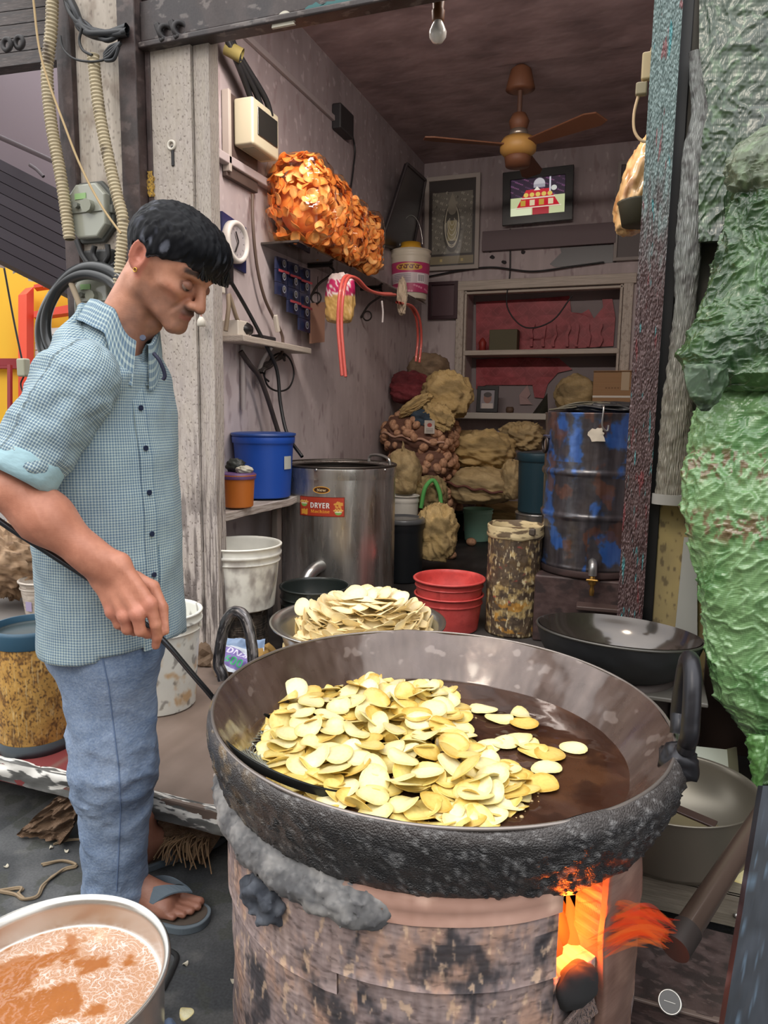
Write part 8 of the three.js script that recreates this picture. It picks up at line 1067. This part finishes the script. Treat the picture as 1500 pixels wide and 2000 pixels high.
{ // column: meters, conduits, cables
  const corr = (pts, r, label, nm = 'conduit') => { const cv = new THREE.CatmullRomCurve3(pts), len = cv.getLength(), S = Math.round(len / 0.0032), g = new THREE.TubeGeometry(cv, S, r, 12), p = g.attributes.position, c = V(), v = V(); for (let i = 0; i < p.count; i++) { const k = Math.floor(i / 13); cv.getPointAt(k / S, c); v.fromBufferAttribute(p, i).sub(c).multiplyScalar([1.08, 1.08, 0.9, 0.86][k % 4]).add(c); p.setXYZ(i, v.x, v.y, v.z); } g.computeVertexNormals(); vcol(g, (q) => { const n = fbm(q.x * 20, q.y * 12, q.z * 20, 4); return lin(mix3([186, 172, 142], [96, 84, 70], ss(0.08, 0.3, n) * 0.8)); }); return solo(nm, g, M(0xffffff, 0.5, { vertexColors: true }), label, 'conduit'); };
  const Z = (x, y, o = 0.05) => atZ(x, y, ZF + o);
  corr([[103, -30], [100, 60], [92, 140], [100, 240], [118, 340], [130, 420], [136, 468]].map(([x, y]) => Z(x, y, 0.07)), 0.021, 'ribbed cream conduit down the left edge of the column, the longer one');
  corr([[182, 108], [188, 170], [196, 230], [212, 310], [228, 380], [240, 430], [236, 500], [231, 560]].map(([x, y]) => Z(x, y, 0.1)), 0.02, 'ribbed cream conduit curving over the column past the meters');
  solo('rope', tube([[64, -10], [80, 110], [128, 250], [160, 330], [200, 405], [236, 456]].map(([x, y]) => Z(x, y, 0.14)), 0.004, 60, 6), M(0xb59c74, 0.8), 'thin tan rope slanting across the conduits and meter', 'rope');
  const meter = (x0, y0, x1, y1, label) => { const a = Z(x0, y1, 0), b = Z(x1, y0, 0), w = b.x - a.x, h = b.y - a.y, t = thing('meter', label, 'meter', V((a.x + b.x) / 2, (a.y + b.y) / 2, ZF)), c = w * 0.24; const s = new THREE.Shape([[-w / 2, -h / 2 + c], [-w / 2 + c, -h / 2], [w / 2 - c, -h / 2], [w / 2, -h / 2 + c], [w / 2, h / 2 - c], [w / 2 - c, h / 2], [-w / 2 + c, h / 2], [-w / 2, h / 2 - c]].map((q) => new THREE.Vector2(...q)));
    part('base', new THREE.ExtrudeGeometry(s, { depth: 0.012, bevelEnabled: true, bevelSize: 0.006, bevelThickness: 0.004, bevelSegments: 2 }), M(0x4a4c48, 0.5), t); const s2 = new THREE.Shape(s.getPoints().map((p) => p.clone().multiplyScalar(0.86))); part('cover', new THREE.ExtrudeGeometry(s2, { depth: 0.022, bevelEnabled: true, bevelSize: 0.008, bevelThickness: 0.01, bevelSegments: 3 }).translate(0, 0, 0.012), M(0xb4b6a8, 0.2, { transmission: 0.25, thickness: 0, clearcoat: 0.8 }), t);
    part('green_label', box(-w * 0.25, h * 0.2, 0.042, w * 0.02, h * 0.3, 0.047), M(0x8fb478, 0.5), t); part('screw_knob', cyl(w * 0.13, 0.03, 8).rotateX(Math.PI / 2).translate(w * 0.1, h * 0.06, 0.052), M(0x8d8f80, 0.5), t); part('screw', cyl(w * 0.06, 0.02, 6).rotateX(Math.PI / 2).translate(-w * 0.18, h * 0.09, 0.052), M(0x6d6f66, 0.5), t); part('divider', rbox2(-w * 0.4, -h * 0.04, 0.04, w * 0.4, -h * 0.025, 0.05, 0.002), M(0x77786e, 0.5), t); for (const sx of [-1, 1]) part('lug', rbox(0.02, 0.03, 0.02, 0.004).translate(sx * w * 0.5, h * 0.02, 0.015), M(0x6d6f68, 0.5), t); return t; };
  meter(148, 356, 222, 476, 'grey octagonal electricity meter on the column, the upper full one'); meter(160, 536, 226, 640, 'grey octagonal electricity meter below the black hose loop, half hidden by the man');
  const bt = solo('meter_terminal', rbox(0.14, 0.07, 0.05, 0.012), M(0x3a3a3a, 0.5), 'dark terminal block under the upper meter', 'terminal'); bt.position.copy(Z(198, 508, 0.04));
  solo('meter_wires', merge([[[150, 470], [162, 500], [180, 520], [215, 522], [240, 505]], [[185, 480], [182, 496], [190, 512]], [[210, 478], [212, 500], [206, 512]]].map((L) => tube(L.map(([x, y]) => Z(x, y, 0.08)), 0.01, 30, 8))), mBlack, 'black wires looping below the upper meter', 'wire');
  const hose = (o, l) => solo('black_hose', tube([[262, 570], [225, 534], [180, 521], [140, 535], [108, 572], [90, 620], [93, 665], [118, 705], [150, 740]].map(([x, y]) => atZ(x + o[0], y + o[1], ZF + 0.1)), 0.021, 80, 12), M(0x1d2022, 0.35, { clearcoat: 0.5 }), l, 'hose');
  hose([0, 0], 'thick black hose looped beside the man\'s head, the outer front coil'); hose([-10, 14], 'thick black hose looped beside the man\'s head, the coil just behind');
  const r = rng(17), cb = []; for (let i = 0; i < 9; i++) { const o = () => (r() - 0.5) * 16; cb.push(tube([[122 + o(), -30], [140 + o(), 20 + o()], [165 + o(), 55 + o()], [205 + o(), 72 + o()], [248, 58 + o()]].map(([x, y]) => Z(x, y, 0.05 + r() * 0.04)), 0.008 + r() * 0.006, 40, 7)); } for (let i = 0; i < 4; i++) cb.push(tube([[236, 84], [215, 92 + i * 6], [204, 108 + i * 3], [222, 110 + i * 2], [232, 92]].map(([x, y]) => Z(x, y, 0.09 + i * 0.01)), 0.006, 30, 6));
  solo('cable_bunch', merge(cb), M(0x24262a, 0.5), 'tangled bunch of black cables across the top of the column', 'cables');
  solo('wire', tube([[118, 70], [122, 92], [140, 112], [170, 120], [205, 116], [230, 96]].map(([x, y]) => Z(x, y, 0.12)), 0.004, 40, 6), mBlack, 'single thin black wire drooping across the column below the cable bunch', 'wire'); solo('wire', tube([[160, 55], [155, 80], [162, 98], [180, 108]].map(([x, y]) => Z(x, y, 0.12)), 0.005, 30, 6), mBlack, 'short black wire hooking into the top of the curved conduit', 'wire');
  { const p = at(46, 718, 4.4), t = thing('switch_box', 'small grey switch hanging on wires before the yellow wall', 'switch', p); part('casing', rbox(0.07, 0.11, 0.05, 0.012), M(0x9a9a86, 0.5), t); part('wires', merge([tube([V(-0.01, 0.05, 0), V(-0.06, 0.3, 0), V(-0.09, 0.6, 0.02)], 0.006, 20, 6), tube([V(0, -0.05, 0), V(-0.03, -0.1, 0), V(-0.01, -0.15, 0), V(0.02, -0.08, 0)], 0.005, 20, 6)]), mBlack, t); }
  { const P = [[136, 545], [165, 620]].map(([x, y]) => Z(x, y, 0.1)); solo('wooden_stick', rod(P[0], P[1], 0.012, 0.01, 10), M(0x9a8a74, 0.8), 'pale stick leaning beside the lower meter', 'stick'); }
}
renderer.render(scene, camera);
